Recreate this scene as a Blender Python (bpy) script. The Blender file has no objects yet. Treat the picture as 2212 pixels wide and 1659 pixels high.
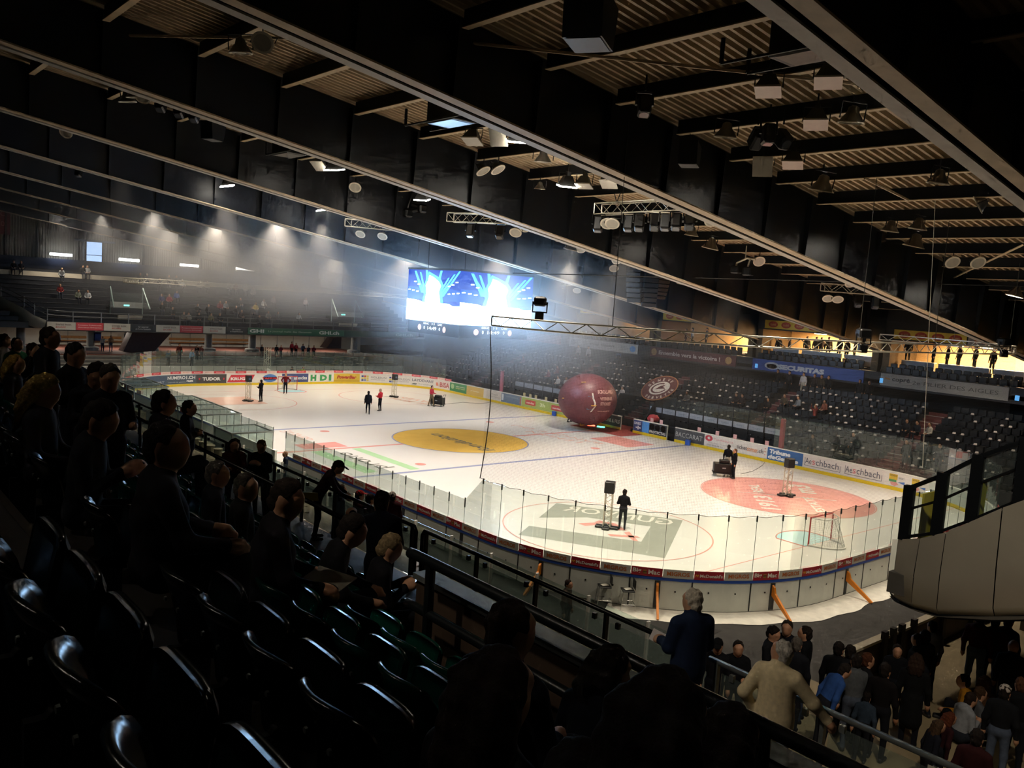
import bpy, math, random
import numpy as np
from mathutils import Matrix, Vector
random.seed(7)
SC = bpy.context.scene
COL = SC.collection
PI = math.pi
# ------------------------------------------------------------------ camera
W, H, FPX = 2212.0, 1659.0, 1835.42
CAM = np.array([44.4228, -33.7635, 9.6644])
RM = np.array([[0.64236931, 0.76342717, 0.06738415],
               [-0.12136708, 0.01451824, 0.99250151],
               [-0.75672432, 0.64573073, -0.101981]])      # right, up, forward
cd = bpy.data.cameras.new('camera'); cam = bpy.data.objects.new('camera', cd); COL.objects.link(cam)
cd.sensor_width = 36.0; cd.lens = 36.0 * FPX / W; cd.clip_start = .05; cd.clip_end = 400
_m = Matrix(((RM[0][0], RM[1][0], -RM[2][0], CAM[0]), (RM[0][1], RM[1][1], -RM[2][1], CAM[1]),
             (RM[0][2], RM[1][2], -RM[2][2], CAM[2]), (0, 0, 0, 1)))
cam.matrix_world = _m
SC.camera = cam
# ------------------------------------------------------------------ world, exposure, sampling
w = bpy.data.worlds.new('world'); SC.world = w; w.use_nodes = True
w.node_tree.nodes['Background'].inputs[0].default_value = (.35, .42, .55, 1)
w.node_tree.nodes['Background'].inputs[1].default_value = .0008
SC.view_settings.view_transform = 'Standard'; SC.view_settings.look = 'None'
SC.view_settings.exposure = 0.0; SC.view_settings.gamma = 1.0; SC.view_settings.use_curve_mapping = False
cy = SC.cycles
cy.use_denoising = True
try: cy.denoiser = 'OPENIMAGEDENOISE'
except Exception: pass
cy.use_adaptive_sampling = True; cy.adaptive_threshold = .09; cy.adaptive_min_samples = 10
cy.max_bounces = 6; cy.diffuse_bounces = 3; cy.glossy_bounces = 1; cy.transmission_bounces = 2
cy.transparent_max_bounces = 24; cy.volume_bounces = 0
cy.sample_clamp_indirect = 3.0; cy.sample_clamp_direct = 0.0
cy.caustics_reflective = False; cy.caustics_refractive = False
cy.use_light_tree = True

LAMP = (1.0, .85, .67)         # metal halide floods over the ice
HZ_STEP = 2.0
SPOT_P = 4100.0       # floods added unseen behind the girders
VIS_P = 3200.0         # floods in view

# ------------------------------------------------------------------ geometry helpers
def at(px, py, x=None, y=None, z=None, d=None):
    v = np.array([(px - W/2)/FPX, -(py - H/2)/FPX, 1.0]) @ RM
    if x is not None: t = (x - CAM[0])/v[0]
    elif y is not None: t = (y - CAM[1])/v[1]
    elif z is not None: t = (z - CAM[2])/v[2]
    else: t = d
    return CAM + t*v
def proj(p):
    d = (np.asarray(p, float) - CAM) @ RM.T
    return W/2 + FPX*d[0]/d[2], H/2 - FPX*d[1]/d[2], d[2]
def inview(p, m=120):
    x, y, d = proj(p)
    return d > .3 and -m < x < W+m and -m < y < H+m
# roof: girder undersides and purlin undersides slope down towards the far side
def zb(y): return 16.71 - .153*(y + 33.76)
def zp(y): return 18.11 - .134*(y + 33.76)
def roofpt(px, py, drop=0.0):
    v = np.array([(px - W/2)/FPX, -(py - H/2)/FPX, 1.0]) @ RM
    # cz+t*vz = 18.11-drop-.134*(t*vy)
    t = (18.11 - drop - CAM[2])/(v[2] + .134*v[1])
    return CAM + t*v
BEAMX = [36.04 - 10.5*k for k in range(9)]

# rink board path
R0 = 8.5; QA = R0*PI/2; LP = 165.407
def bp(s, off=0.0):
    """point and outward normal at arc length s round the boards"""
    s = s % LP
    if s > 143.905: s -= LP
    r = R0 + off
    if s <= 21.5: return s, -15-off, 0., -1.
    s -= 21.5
    if s <= QA:
        a = -PI/2 + s/R0; return 21.5+r*math.cos(a), -6.5+r*math.sin(a), math.cos(a), math.sin(a)
    s -= QA
    if s <= 13: return 30+off, -6.5+s, 1., 0.
    s -= 13
    if s <= QA:
        a = s/R0; return 21.5+r*math.cos(a), 6.5+r*math.sin(a), math.cos(a), math.sin(a)
    s -= QA
    if s <= 43: return 21.5-s, 15+off, 0., 1.
    s -= 43
    if s <= QA:
        a = PI/2 + s/R0; return -21.5+r*math.cos(a), 6.5+r*math.sin(a), math.cos(a), math.sin(a)
    s -= QA
    if s <= 13: return -30-off, 6.5-s, -1., 0.
    s -= 13
    a = PI + s/R0
    return -21.5+r*math.cos(a), -6.5+r*math.sin(a), math.cos(a), math.sin(a)

# ------------------------------------------------------------------ materials
MATS = {}
def lin(c):
    if isinstance(c, str):
        c = tuple(int(c[i:i+2], 16)/255 for i in (0, 2, 4))
    return tuple((v/12.92 if v <= .04045 else ((v+.055)/1.055)**2.4) for v in c)
def mat(name, col, rough=.6, metal=0., var=.12, scale=6., spec=.5, emis=None, estr=0., bump=0.):
    if name in MATS: return MATS[name]
    m = bpy.data.materials.new(name); m.use_nodes = True
    nt = m.node_tree; b = nt.nodes['Principled BSDF']
    c = lin(col)
    b.inputs['Roughness'].default_value = rough
    b.inputs['Metallic'].default_value = metal
    b.inputs['Specular IOR Level'].default_value = spec
    if var > 0:
        tc = nt.nodes.new('ShaderNodeTexCoord'); n = nt.nodes.new('ShaderNodeTexNoise')
        n.inputs['Scale'].default_value = scale; n.inputs['Detail'].default_value = 3
        nt.links.new(tc.outputs['Object'], n.inputs['Vector'])
        r = nt.nodes.new('ShaderNodeValToRGB')
        r.color_ramp.elements[0].position = .3; r.color_ramp.elements[1].position = .7
        r.color_ramp.elements[0].color = (*[v*(1-var) for v in c], 1)
        r.color_ramp.elements[1].color = (*[min(1, v*(1+var)) for v in c], 1)
        nt.links.new(n.outputs['Fac'], r.inputs['Fac']); nt.links.new(r.outputs['Color'], b.inputs['Base Color'])
        if bump > 0:
            bm = nt.nodes.new('ShaderNodeBump'); bm.inputs['Strength'].default_value = bump; bm.inputs['Distance'].default_value = .01
            nt.links.new(n.outputs['Fac'], bm.inputs['Height']); nt.links.new(bm.outputs['Normal'], b.inputs['Normal'])
    else:
        b.inputs['Base Color'].default_value = (*c, 1)
    if emis is not None:
        b.inputs['Emission Color'].default_value = (*(lin(emis) if isinstance(emis, str) else emis), 1)
        b.inputs['Emission Strength'].default_value = estr
    MATS[name] = m
    return m
def paint(hexc, rough=.55):
    """plain printed or painted colour"""
    return mat('paint_%s_%d' % (hexc, int(rough*100)), hexc, rough, var=.05, scale=3)
def cloth(hexc):
    return mat('cloth_'+hexc, hexc, .9, var=.12, scale=20, spec=.15, bump=.08)
def glass_mat(name, tint, gloss=.06, rough=.03, haze=0.):
    if name in MATS: return MATS[name]
    m = bpy.data.materials.new(name); m.use_nodes = True
    nt = m.node_tree; nt.nodes.clear()
    o = nt.nodes.new('ShaderNodeOutputMaterial'); t = nt.nodes.new('ShaderNodeBsdfTransparent')
    g = nt.nodes.new('ShaderNodeBsdfGlossy'); mx = nt.nodes.new('ShaderNodeMixShader')
    t.inputs[0].default_value = (*tint, 1); g.inputs[0].default_value = (1, 1, 1, 1); g.inputs['Roughness'].default_value = rough
    lw = nt.nodes.new('ShaderNodeLayerWeight'); lw.inputs[0].default_value = .25
    mp = nt.nodes.new('ShaderNodeMath'); mp.operation = 'MULTIPLY_ADD'; mp.inputs[1].default_value = .35; mp.inputs[2].default_value = gloss*.5
    nt.links.new(lw.outputs['Fresnel'], mp.inputs[0]); nt.links.new(mp.outputs[0], mx.inputs[0])
    nt.links.new(t.outputs[0], mx.inputs[1]); nt.links.new(g.outputs[0], mx.inputs[2])
    out = mx
    if haze > 0:
        d = nt.nodes.new('ShaderNodeBsdfDiffuse'); d.inputs[0].default_value = (.62, .74, .7, 1)
        m2 = nt.nodes.new('ShaderNodeMixShader'); m2.inputs[0].default_value = haze
        nt.links.new(mx.outputs[0], m2.inputs[1]); nt.links.new(d.outputs[0], m2.inputs[2]); out = m2
    nt.links.new(out.outputs[0], o.inputs[0])
    MATS[name] = m
    return m
def emit_mat(name, col, strength):
    if name in MATS: return MATS[name]
    m = bpy.data.materials.new(name); m.use_nodes = True
    nt = m.node_tree; nt.nodes.clear()
    o = nt.nodes.new('ShaderNodeOutputMaterial'); e = nt.nodes.new('ShaderNodeEmission')
    e.inputs[0].default_value = (*col, 1); e.inputs[1].default_value = strength
    nt.links.new(e.outputs[0], o.inputs[0]); MATS[name] = m
    if not name.startswith('screen_'): m.cycles.emission_sampling = 'NONE'      # their light comes from the lamps proper
    return m

# ------------------------------------------------------------------ mesh builder
class MB:
    def __init__(s): s.v = []; s.f = []; s.m = []; s.cur = 0
    def add(s, vs, fs):
        o = len(s.v); s.v += [tuple(map(float, p)) for p in vs]
        for f in fs: s.f.append(tuple(i+o for i in f)); s.m.append(s.cur)
        return s
    def bx(s, x0, x1, y0, y1, z0, z1):
        return s.add([(x0,y0,z0),(x1,y0,z0),(x1,y1,z0),(x0,y1,z0),(x0,y0,z1),(x1,y0,z1),(x1,y1,z1),(x0,y1,z1)],
              [(3,2,1,0),(4,5,6,7),(0,1,5,4),(1,2,6,5),(2,3,7,6),(3,0,4,7)])
    def bev(s, x0, x1, y0, y1, z0, z1, b=.01):
        """box with chamfered edges"""
        vs = []; idx = {}
        X, Y, Z = (x0, x1), (y0, y1), (z0, z1)
        for i in (0,1):
            for j in (0,1):
                for k in (0,1):
                    sx, sy, sz = (1-2*i)*b, (1-2*j)*b, (1-2*k)*b
                    for a in range(3):
                        p = [X[i]+sx, Y[j]+sy, Z[k]+sz]; p[a] = (X[i], Y[j], Z[k])[a]
                        idx[(i,j,k,a)] = len(vs); vs.append(p)
        fs = []
        for a in range(3):
            for t in (0,1):
                o = [q for q in range(3) if q != a]
                def key(u, w_): kk=[0,0,0]; kk[a]=t; kk[o[0]]=u; kk[o[1]]=w_; return idx[(kk[0],kk[1],kk[2],a)]
                f = [key(0,0), key(1,0), key(1,1), key(0,1)]
                if (t == 0) ^ (a == 1): f = f[::-1]
                fs.append(f)
        for a in range(3):       # edges along axis a
            o = [q for q in range(3) if q != a]
            for u in (0,1):
                for w_ in (0,1):
                    def key(t, ax): kk=[0,0,0]; kk[a]=t; kk[o[0]]=u; kk[o[1]]=w_; return idx[(kk[0],kk[1],kk[2],ax)]
                    fs.append([key(0,o[0]), key(1,o[0]), key(1,o[1]), key(0,o[1])])
        for i in (0,1):
            for j in (0,1):
                for k in (0,1): fs.append([idx[(i,j,k,a)] for a in range(3)])
        return s.add(vs, fs)
    def tube(s, p, q, r, n=8, r2=None, cap=True):
        p = np.array(p, float); q = np.array(q, float); d = q-p; L = np.linalg.norm(d)
        if L < 1e-6: return s
        d /= L; a = np.array([0,0,1.]) if abs(d[2]) < .9 else np.array([1.,0,0])
        u = np.cross(d, a); u /= np.linalg.norm(u); w_ = np.cross(d, u); r2 = r if r2 is None else r2
        vs = []; fs = []
        for i in range(n):
            t = 2*PI*i/n; e = math.cos(t)*u + math.sin(t)*w_
            vs += [p+e*r, q+e*r2]
        for i in range(n): j = (i+1) % n; fs.append((2*i, 2*j, 2*j+1, 2*i+1))
        if cap: fs += [tuple(2*i for i in range(n))[::-1], tuple(2*i+1 for i in range(n))]
        return s.add(vs, fs)
    def path(s, pts, r, n=6, closed=False):
        P = [np.array(p, float) for p in pts]; N = len(P); rings = []
        up = None
        for i in range(N):
            a = P[(i-1) % N] if (closed or i > 0) else P[i]; b = P[(i+1) % N] if (closed or i < N-1) else P[i]
            d = b-a; d /= max(1e-9, np.linalg.norm(d))
            if up is None:
                up = np.array([0,0,1.]) if abs(d[2]) < .9 else np.array([1.,0,0])
            u = up - d*np.dot(up, d); u /= np.linalg.norm(u); up = u; w_ = np.cross(d, u)
            rings.append([P[i] + r*(math.cos(2*PI*k/n)*u + math.sin(2*PI*k/n)*w_) for k in range(n)])
        vs = [v for rg in rings for v in rg]; fs = []
        for i in range(N if closed else N-1):
            j = (i+1) % N
            for k in range(n): l = (k+1) % n; fs.append((i*n+k, i*n+l, j*n+l, j*n+k))
        if not closed: fs += [tuple(range(n))[::-1], tuple((N-1)*n+k for k in range(n))]
        return s.add(vs, fs)
    def lathe(s, prof, n=16, c=(0,0,0), axis=(0,0,1)):
        """profile (r, h) turned about an axis"""
        ax = np.array(axis, float); ax /= np.linalg.norm(ax); a = np.array([0,0,1.]) if abs(ax[2]) < .9 else np.array([1.,0,0])
        u = np.cross(a, ax); u /= np.linalg.norm(u); w_ = np.cross(ax, u); c = np.array(c, float)
        vs = [c + ax*h + r*(math.cos(2*PI*k/n)*u + math.sin(2*PI*k/n)*w_) for r, h in prof for k in range(n)]; fs = []
        for i in range(len(prof)-1):
            for k in range(n): l = (k+1) % n; fs.append((i*n+k, i*n+l, (i+1)*n+l, (i+1)*n+k))
        return s.add(vs, fs)
    def prism(s, poly, h0, h1, plane='xy'):
        """2d outline extruded; plane names the outline's axes, the third axis is extruded"""
        n = len(poly)
        def P(a, b, h): return {'xy': (a,b,h), 'xz': (a,h,b), 'yz': (h,a,b)}[plane]
        vs = [P(a,b,h0) for a,b in poly] + [P(a,b,h1) for a,b in poly]
        fs = [tuple(range(n))[::-1], tuple(range(n, 2*n))] + [(i, (i+1) % n, n+(i+1) % n, n+i) for i in range(n)]
        return s.add(vs, fs)
    def quad(s, a, b, c, d): return s.add([a,b,c,d], [(0,1,2,3)])
    def mesh(s, name, mats=None, smooth=False, angle=None):
        me = bpy.data.meshes.new(name); me.from_pydata(s.v, [], s.f)
        for m in (mats or []): me.materials.append(m)
        if any(s.m): me.polygons.foreach_set('material_index', s.m)
        if smooth: me.polygons.foreach_set('use_smooth', [True]*len(me.polygons))
        me.update()
        return me
    def obj(s, name, m, parent=None, smooth=False):
        ms = m if isinstance(m, (list, tuple)) else [m]
        return link(name, s.mesh(name, ms, smooth), parent)
def link(name, data, parent=None, loc=None, rz=None):
    o = bpy.data.objects.new(name, data); COL.objects.link(o)
    if parent is not None: o.parent = parent
    if loc is not None: o.location = loc
    if rz is not None: o.rotation_euler = (0, 0, rz)
    return o
def tag(o, label=None, cat=None, group=None, kind=None):
    if label: o['label'] = label
    if cat: o['category'] = cat
    if group: o['group'] = group
    if kind: o['kind'] = kind
    return o
def struct(o): o['kind'] = 'structure'; return o
def thing(name, label, cat, loc=(0,0,0), rz=0., group=None):
    o = bpy.data.objects.new(name, None); COL.objects.link(o); o.empty_display_size = .1
    o.location = loc; o.rotation_euler = (0, 0, rz)
    return tag(o, label, cat, group)
KIDS = {}
def dup(root, loc, rz=0., label=None, group=None, rot=None, scale=None):
    r = root.copy(); COL.objects.link(r); r.location = loc; r.rotation_euler = rot or (0, 0, rz)
    if scale: r.scale = (scale,)*3
    if label: r['label'] = label
    if group: r['group'] = group
    if root.name not in KIDS:
        KIDS[root.name] = [(c, list(c.children)) for c in root.children]
    for ch, gs in KIDS[root.name]:
        c = ch.copy(); COL.objects.link(c); c.parent = r
        for g in gs:
            d = g.copy(); COL.objects.link(d); d.parent = c
    return r
# ------------------------------------------------------------------ lettering
_TX = {}
def text_geo(txt, bold=0., shear=0., spacing=1.):
    k = (txt, bold, shear, spacing)
    if k in _TX: return _TX[k]
    c = bpy.data.curves.new('lettering', 'FONT'); c.body = txt; c.size = 1; c.offset = bold; c.shear = shear
    c.space_character = spacing; c.resolution_u = 2; c.fill_mode = 'FRONT'
    o = bpy.data.objects.new('lettering_tmp', c); COL.objects.link(o)
    dg = bpy.context.evaluated_depsgraph_get(); me = bpy.data.meshes.new_from_object(o.evaluated_get(dg))
    n = len(me.vertices); co = np.zeros(n*3); me.vertices.foreach_get('co', co); co = co.reshape(-1, 3)[:, :2]
    fs = [tuple(p.vertices) for p in me.polygons]
    bpy.data.objects.remove(o); bpy.data.meshes.remove(me); bpy.data.curves.remove(c)
    if n:
        mn, mx = co.min(0), co.max(0); co = co - mn; sz = mx-mn
    else: sz = np.array([1., 1.])
    _TX[k] = (co, fs, sz)
    return _TX[k]
def text_uv(txt, u0, v0, w_=None, h=None, bold=.0, shear=0., spacing=1.):
    """lettering fitted into a box: returns uv points and faces; (u0, v0) is its lower left"""
    co, fs, sz = text_geo(txt, bold, shear, spacing)
    if w_ is None: k = h/sz[1]; kx = ky = k
    elif h is None: kx = ky = w_/sz[0]
    else: kx, ky = w_/sz[0], h/sz[1]
    return np.stack([u0 + co[:,0]*kx, v0 + co[:,1]*ky], 1), fs
def flat_text(name, txt, fn, m, parent, u0, v0, w_=None, h=None, bold=0., shear=0., spacing=1., mirror=False):
    uv, fs = text_uv(txt, u0, v0, w_, h, bold, shear, spacing)
    b = MB(); b.add([fn(a, c) for a, c in uv], fs)
    return b.obj(name, m, parent)
def ell(cx, cz, rx, rz, n=24): return [(cx+rx*math.cos(2*PI*k/n), cz+rz*math.sin(2*PI*k/n)) for k in range(n)]
def flat_poly(name, poly, fn, m, parent):
    b = MB(); b.add([fn(a, c) for a, c in poly], [tuple(range(len(poly)))]); return b.obj(name, m, parent)
def flat_ring(name, cx, cz, ro, ri, fn, m, parent, n=48, a0=0., a1=2*PI, sz=1.):
    b = MB(); vs = []; fs = []
    for k in range(n+1):
        a = a0+(a1-a0)*k/n
        for r in (ro, ri): vs.append(fn(cx+r*math.cos(a), cz+sz*r*math.sin(a)))
    for k in range(n): fs.append((2*k, 2*k+2, 2*k+3, 2*k+1))
    return b.add(vs, fs).obj(name, m, parent)
# ================================================================== structure: floor, ice, walls, roof
m_white = paint('e4e2da'); m_board = mat('board_white', 'd4d8cf', .45, var=.06, scale=2)
m_yellow = paint('e3c21c', .35); m_blue = paint('2a4fa8', .4); m_dark = mat('dark_steel', '15181c', .45, var=.1)
m_navy = mat('girder_paint', '14181f', .42, var=.15, scale=1.5)
m_tan = mat('flange_paint', 'c4b091', .6, var=.12, scale=2); m_greyfl = mat('flange_grey', 'bab4a8', .55, var=.1, scale=2)
m_deck = mat('roof_deck', 'b8a384', .65, var=.12, scale=1.2)
m_conc = mat('concrete', '55524c', .85, var=.2, scale=3, bump=.2); m_brown = mat('brown_plywood', '3a2c20', .7, var=.25, scale=3)
m_rubber = mat('rubber_floor', '2d2c2a', .8, var=.25, scale=2.5); m_black = mat('black_plastic', '0b0c0e', .45, var=.1)
m_alu = mat('aluminium', 'b9b9b4', .35, .85, var=.08); m_steel = mat('galvanised', '8f9694', .4, .7, var=.15, scale=8)
m_rail = mat('black_rail', '15191b', .3, .3, var=.1)
m_step = mat('dark_tread', '241f1b', .8, var=.25, scale=4)
m_red = paint('c02a2e'); m_redwash = paint('d98f8a')

fl = MB().bx(-60, 56, -50, 45, -.4, -.03).obj('floor', m_rubber); struct(fl); tag(fl, 'dark rubber hall floor around the rink')
# ---- ice
def ice_material():
    m = bpy.data.materials.new('ice'); m.use_nodes = True; nt = m.node_tree; b = nt.nodes['Principled BSDF']
    tc = nt.nodes.new('ShaderNodeTexCoord'); n = nt.nodes.new('ShaderNodeTexNoise'); n.inputs['Scale'].default_value = .22; n.inputs['Detail'].default_value = 5
    r = nt.nodes.new('ShaderNodeValToRGB'); r.color_ramp.elements[0].color = (.60, .585, .56, 1); r.color_ramp.elements[1].color = (.68, .665, .635, 1)
    nt.links.new(tc.outputs['Object'], n.inputs['Vector']); nt.links.new(n.outputs['Fac'], r.inputs['Fac']); nt.links.new(r.outputs['Color'], b.inputs['Base Color'])
    n2 = nt.nodes.new('ShaderNodeTexNoise'); n2.inputs['Scale'].default_value = 3.; nt.links.new(tc.outputs['Object'], n2.inputs['Vector'])
    mr = nt.nodes.new('ShaderNodeMapRange'); mr.inputs['To Min'].default_value = .22; mr.inputs['To Max'].default_value = .34
    b.inputs['Roughness'].default_value = .26
    b.inputs['Specular IOR Level'].default_value = .35
    return m
m_ice = ice_material()
outline = [bp(s, .05)[:2] for s in np.arange(0, LP, .6)]
ice = MB().prism(outline, -.03, 0.).obj('ice', m_ice); struct(ice); tag(ice, 'white ice of the hockey rink with painted lines and adverts')
ZI = .004
def icefn(u, v): return (u, v, ZI)
def icefn2(u, v): return (u, v, ZI*2)
def ice_line(x0, x1, y0, y1, m): return MB().bx(x0, x1, y0, y1, .0004, .002).obj('painted_line', m, ice)
def icep(name, col):                                 # paint under the ice: washed-out colours
    return mat('icepaint_'+name, col, .22, var=.06, scale=1, spec=.35)
ic_blue = icep('blue', '9096b4'); ic_red = icep('red', 'd6978d'); ic_yel = icep('yellow', 'd9b65e'); ic_grey = icep('grey', '9a9c93')
ic_pink = icep('pink', 'd99890'); ic_green = icep('green', 'a9cda0'); ic_cyan = icep('cyan', 'a5d3dc'); ic_white = icep('white', 'd8d4ca'); ic_txt = icep('text', '77786f')
ic_dkred = icep('faint', 'dbb7a8')
for sx in (-1, 1): ice_line(sx*7.14-.15, sx*7.14+.15, -15, 15, ic_blue)
ice_line(-.15, .15, -15, 15, ic_red)
for sx in (-1, 1): ice_line(sx*26-.025, sx*26+.025, -13.6, 13.6, ic_red)
flat_poly('centre_advert', ell(0, 0, 4.5, 4.5, 64), icefn, ic_yel, ice)
flat_ring('centre_circle', 0, 0, 4.55, 4.45, icefn2, ic_blue, ice, 64)
for sx in (-1, 1):
    for sy in (-1, 1):
        flat_ring('faceoff_circle', sx*20, sy*7, 4.53, 4.47, icefn2, ic_red, ice, 64)
        flat_poly('faceoff_spot', ell(sx*5.64, sy*7, .32, .32, 20), icefn2, ic_red, ice)
    b = MB(); pts = [(sx*26, -1.2)] + [(sx*(26-1.8*math.cos(a)), 1.8*math.sin(a)) for a in np.linspace(-.73, .73, 18)] + [(sx*26, 1.2)]
    flat_poly('goal_crease', pts, icefn2, ic_cyan, ice)
    b.path([(p[0], p[1], .006) for p in pts], .03, 4); b.obj('crease_line', ic_red, ice)
# rotated drawing frames on the ice: origin, u direction
def icefr(ox, oy, ang, z=ZI*2):
    c, s_ = math.cos(ang), math.sin(ang)
    return lambda u, v: (ox + u*c - v*s_, oy + u*s_ + v*c, z)
def irect(name, f, u0, u1, v0, v1, m): return flat_poly(name, [(u0,v0),(u1,v0),(u1,v1),(u0,v1)], f, m, ice)
# yellow centre advert lettering
pa, pc = at(1064, 975, z=0), at(930, 936, z=0); f = icefr(pa[0], pa[1], math.atan2(pc[1]-pa[1], pc[0]-pa[0]), ZI*2); flat_text('lettering', 'fondation', f, ic_txt, ice, 0.2, -.45, float(np.linalg.norm(pc-pa))-.4, 1.0, .02, .2)
# grey square advert in the near right circle, a pale step cut out of it, lettering upside down to the stand
q = [np.array(at(*p, z=0)[:2]) for p in ((1202,1087),(1475,1124),(1436,1206),(1120,1155))]
def bil(u, v, z=ZI): p = q[0]*(1-u)*(1-v)+q[1]*u*(1-v)+q[2]*u*v+q[3]*(1-u)*v; return (p[0], p[1], z)
def bil2(u, v): return bil(u, v, ZI*2)
def bil3(u, v): return bil(u, v, ZI*3)
flat_poly('advert_block', [(0,0),(1,0),(1,1),(0,1),(0,.75),(.80,.72),(.80,.30),(.32,.30),(0,.5)], bil, ic_grey, ice)
uv, fs = text_uv('GUNVOR', 0, 0, .84, .17, .012)
MB().add([bil3(.94-a, .2-c) for a, c in uv], fs).obj('lettering', ic_white, ice)
for pts in ([(.42,.34),(.55,.36),(.66,.5),(.60,.52),(.52,.42),(.40,.40)], [(.30,.50),(.42,.40),(.46,.44),(.36,.54)], [(.55,.66),(.75,.60),(.78,.63),(.58,.70)], [(.68,.52),(.78,.72),(.74,.72),(.65,.56)]):
    flat_poly('emblem_stroke', pts, bil2, ic_pink, ice)
# red disc advert in the far right circle
flat_poly('disc_advert', ell(20, 7, 4.45, 4.45, 64), icefn, ic_pink, ice)
fr = icefr(20, 7, PI/2 + .75, ZI*3)
for t, u0, v0, ww, hh in (('1913', -3.6, .9, 3.0, 1.0), ('REAL', .2, 1.1, 2.1, .6), ('ESTATE', -3.2, -1.4, 3.3, .55), ('m3', 1.2, -1.9, 2.2, 1.2)):
    flat_text('lettering', t, fr, ic_white, ice, u0, v0, ww, hh, .03)
irect('disc_stroke', fr, -.15, -.05, -2.6, 2.6, ic_white)
# green striped advert by the near boards
irect('green_stripe', icefn, .3, 6.5, -11.05, -10.25, ic_green); irect('green_stripe', icefn, .3, 6.7, -8.35, -7.75, ic_green)
f = icefr(6.0, -8.75, PI, ZI*2); flat_text('lettering', 'prono', f, ic_txt, ice, .2, 0, 4.6, 1.05, .0)
irect('red_block', icefn, -2.0, -.4, -11.0, -8.2, ic_pink)
f = icefr(-3.0, -9.0, PI, ZI*2); flat_text('lettering', 'GENEVE', f, ic_dkred, ice, 0, 0, 3.6, .8)
f = icefr(4.5, 9.2, PI + .1, ZI*2); flat_text('lettering', 'BANQUE DU', f, ic_dkred, ice, 0, 0, 8.5, .8); flat_text('lettering', 'LEMAN', f, ic_dkred, ice, 1, 1.1, 5, .8)
irect('pink_block', icefn, 2.5, 6.2, 9.6, 12.4, ic_pink)
f = icefr(-15.5, 9.5, PI + .25, ZI*2); flat_text('lettering', 'CAVES', f, ic_dkred, ice, 0, 0, 4.5, 1.0, .02); flat_text('lettering', 'du Mont', f, ic_dkred, ice, 0, 1.4, 4.5, .9, .02)
f = icefr(-17.0, -4.0, PI, ZI*2); irect('faint_block', icefn2, -22.6, -18.4, -9.0, -5.2, ic_dkred)
for k in range(14):
    s0 = random.uniform(-25, 22)
# white frosted strip round the near end, outside the boards
b = MB(); ss = np.arange(26.6, 50, .4); vs = []
for i, s in enumerate(ss):
    o = 1.05 + .07*math.sin(i*1.3) + .05*math.sin(i*.47)
    x0, y0, nx, ny = bp(s, .12); x1, y1, _, _ = bp(s, .12+o); vs += [(x0,y0,-.012), (x1,y1,-.012)]
b.add(vs, [(2*i, 2*i+1, 2*i+3, 2*i+2) for i in range(len(ss)-1)])
o = b.obj('frost_strip', mat('frost', 'd9d6cb', .7, var=.12, scale=3)); tag(o, 'white frosted floor strip outside the curved near end boards', 'floor strip'); struct(o)

# ================================================================== rink boards
boards = thing('rink_boards', 'white rink boards with adverts, yellow kick plate and clear glass round the ice', 'rink boards', (0,0,0))
def strip(name, s0, s1, o0, o1, z0, z1, m, parent, step=.35):
    n = max(1, int(math.ceil((s1-s0)/step))); b = MB(); vs = []
    for i in range(n+1):
        s = s0+(s1-s0)*i/n
        for o, z in ((o0,z0),(o1,z0),(o1,z1),(o0,z1)):
            x, y, _, _ = bp(s, o); vs.append((x, y, z))
    fs = []
    for i in range(n):
        for k in range(4): l = (k+1) % 4; fs.append((4*i+k, 4*i+l, 4*i+4+l, 4*i+4+k))
    fs += [(0,1,2,3), (4*n+3, 4*n+2, 4*n+1, 4*n)]
    return b.add(vs, fs).obj(name, m, parent)
# s for a pixel column on the far boards (measuring aid only; the result is a place along the boards)
_ss = np.arange(50, 145, .02); _pp = []
for s in _ss:
    x, y, _, _ = bp(s); _pp.append(proj((x, y, .65))[0])
_pp = np.array(_pp)
def sp(px): return float(_ss[np.argmin(abs(_pp-px))])
DOOR = [(sp(1441), sp(1458)), (sp(1341), sp(1368)), (4.4, 5.6)]           # openings
DOOR = [(min(a), max(a)) for a in DOOR]
JO = [23.28 + 1.972*k for k in range(-64, 20)]
def covered(a, b): return any(a < d1 and b > d0 for d0, d1 in DOOR)
cuts = sorted(set([s % LP for s in JO if 0 <= s % LP] + [d for dd in DOOR for d in dd] + [0, LP]))
for a, c in zip(cuts[:-1], cuts[1:]):
    if c-a < .05: continue
    mid = (a+c)/2
    if any(d0 <= mid <= d1 for d0, d1 in DOOR): continue
    strip('board_panel', a+.012, c-.012, 0, .11, 0, 1.03, m_board, boards)
for a, c in ((0, DOOR[2][0]), (DOOR[2][1], DOOR[0][0]), (DOOR[0][1], DOOR[1][0]), (DOOR[1][1], LP)):
    strip('kick_plate', a, c, -.014, -.002, 0, .2, m_yellow, boards, .5)
    strip('top_cap', a, c, -.02, .12, 1.03, 1.085, m_white, boards, .5)
strip('dasher_strip', 5.6, 50, .112, .13, .95, 1.05, m_blue, boards, .4)
strip('dasher_strip', 143, LP, .112, .13, .95, 1.05, m_blue, boards, .5)
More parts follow.
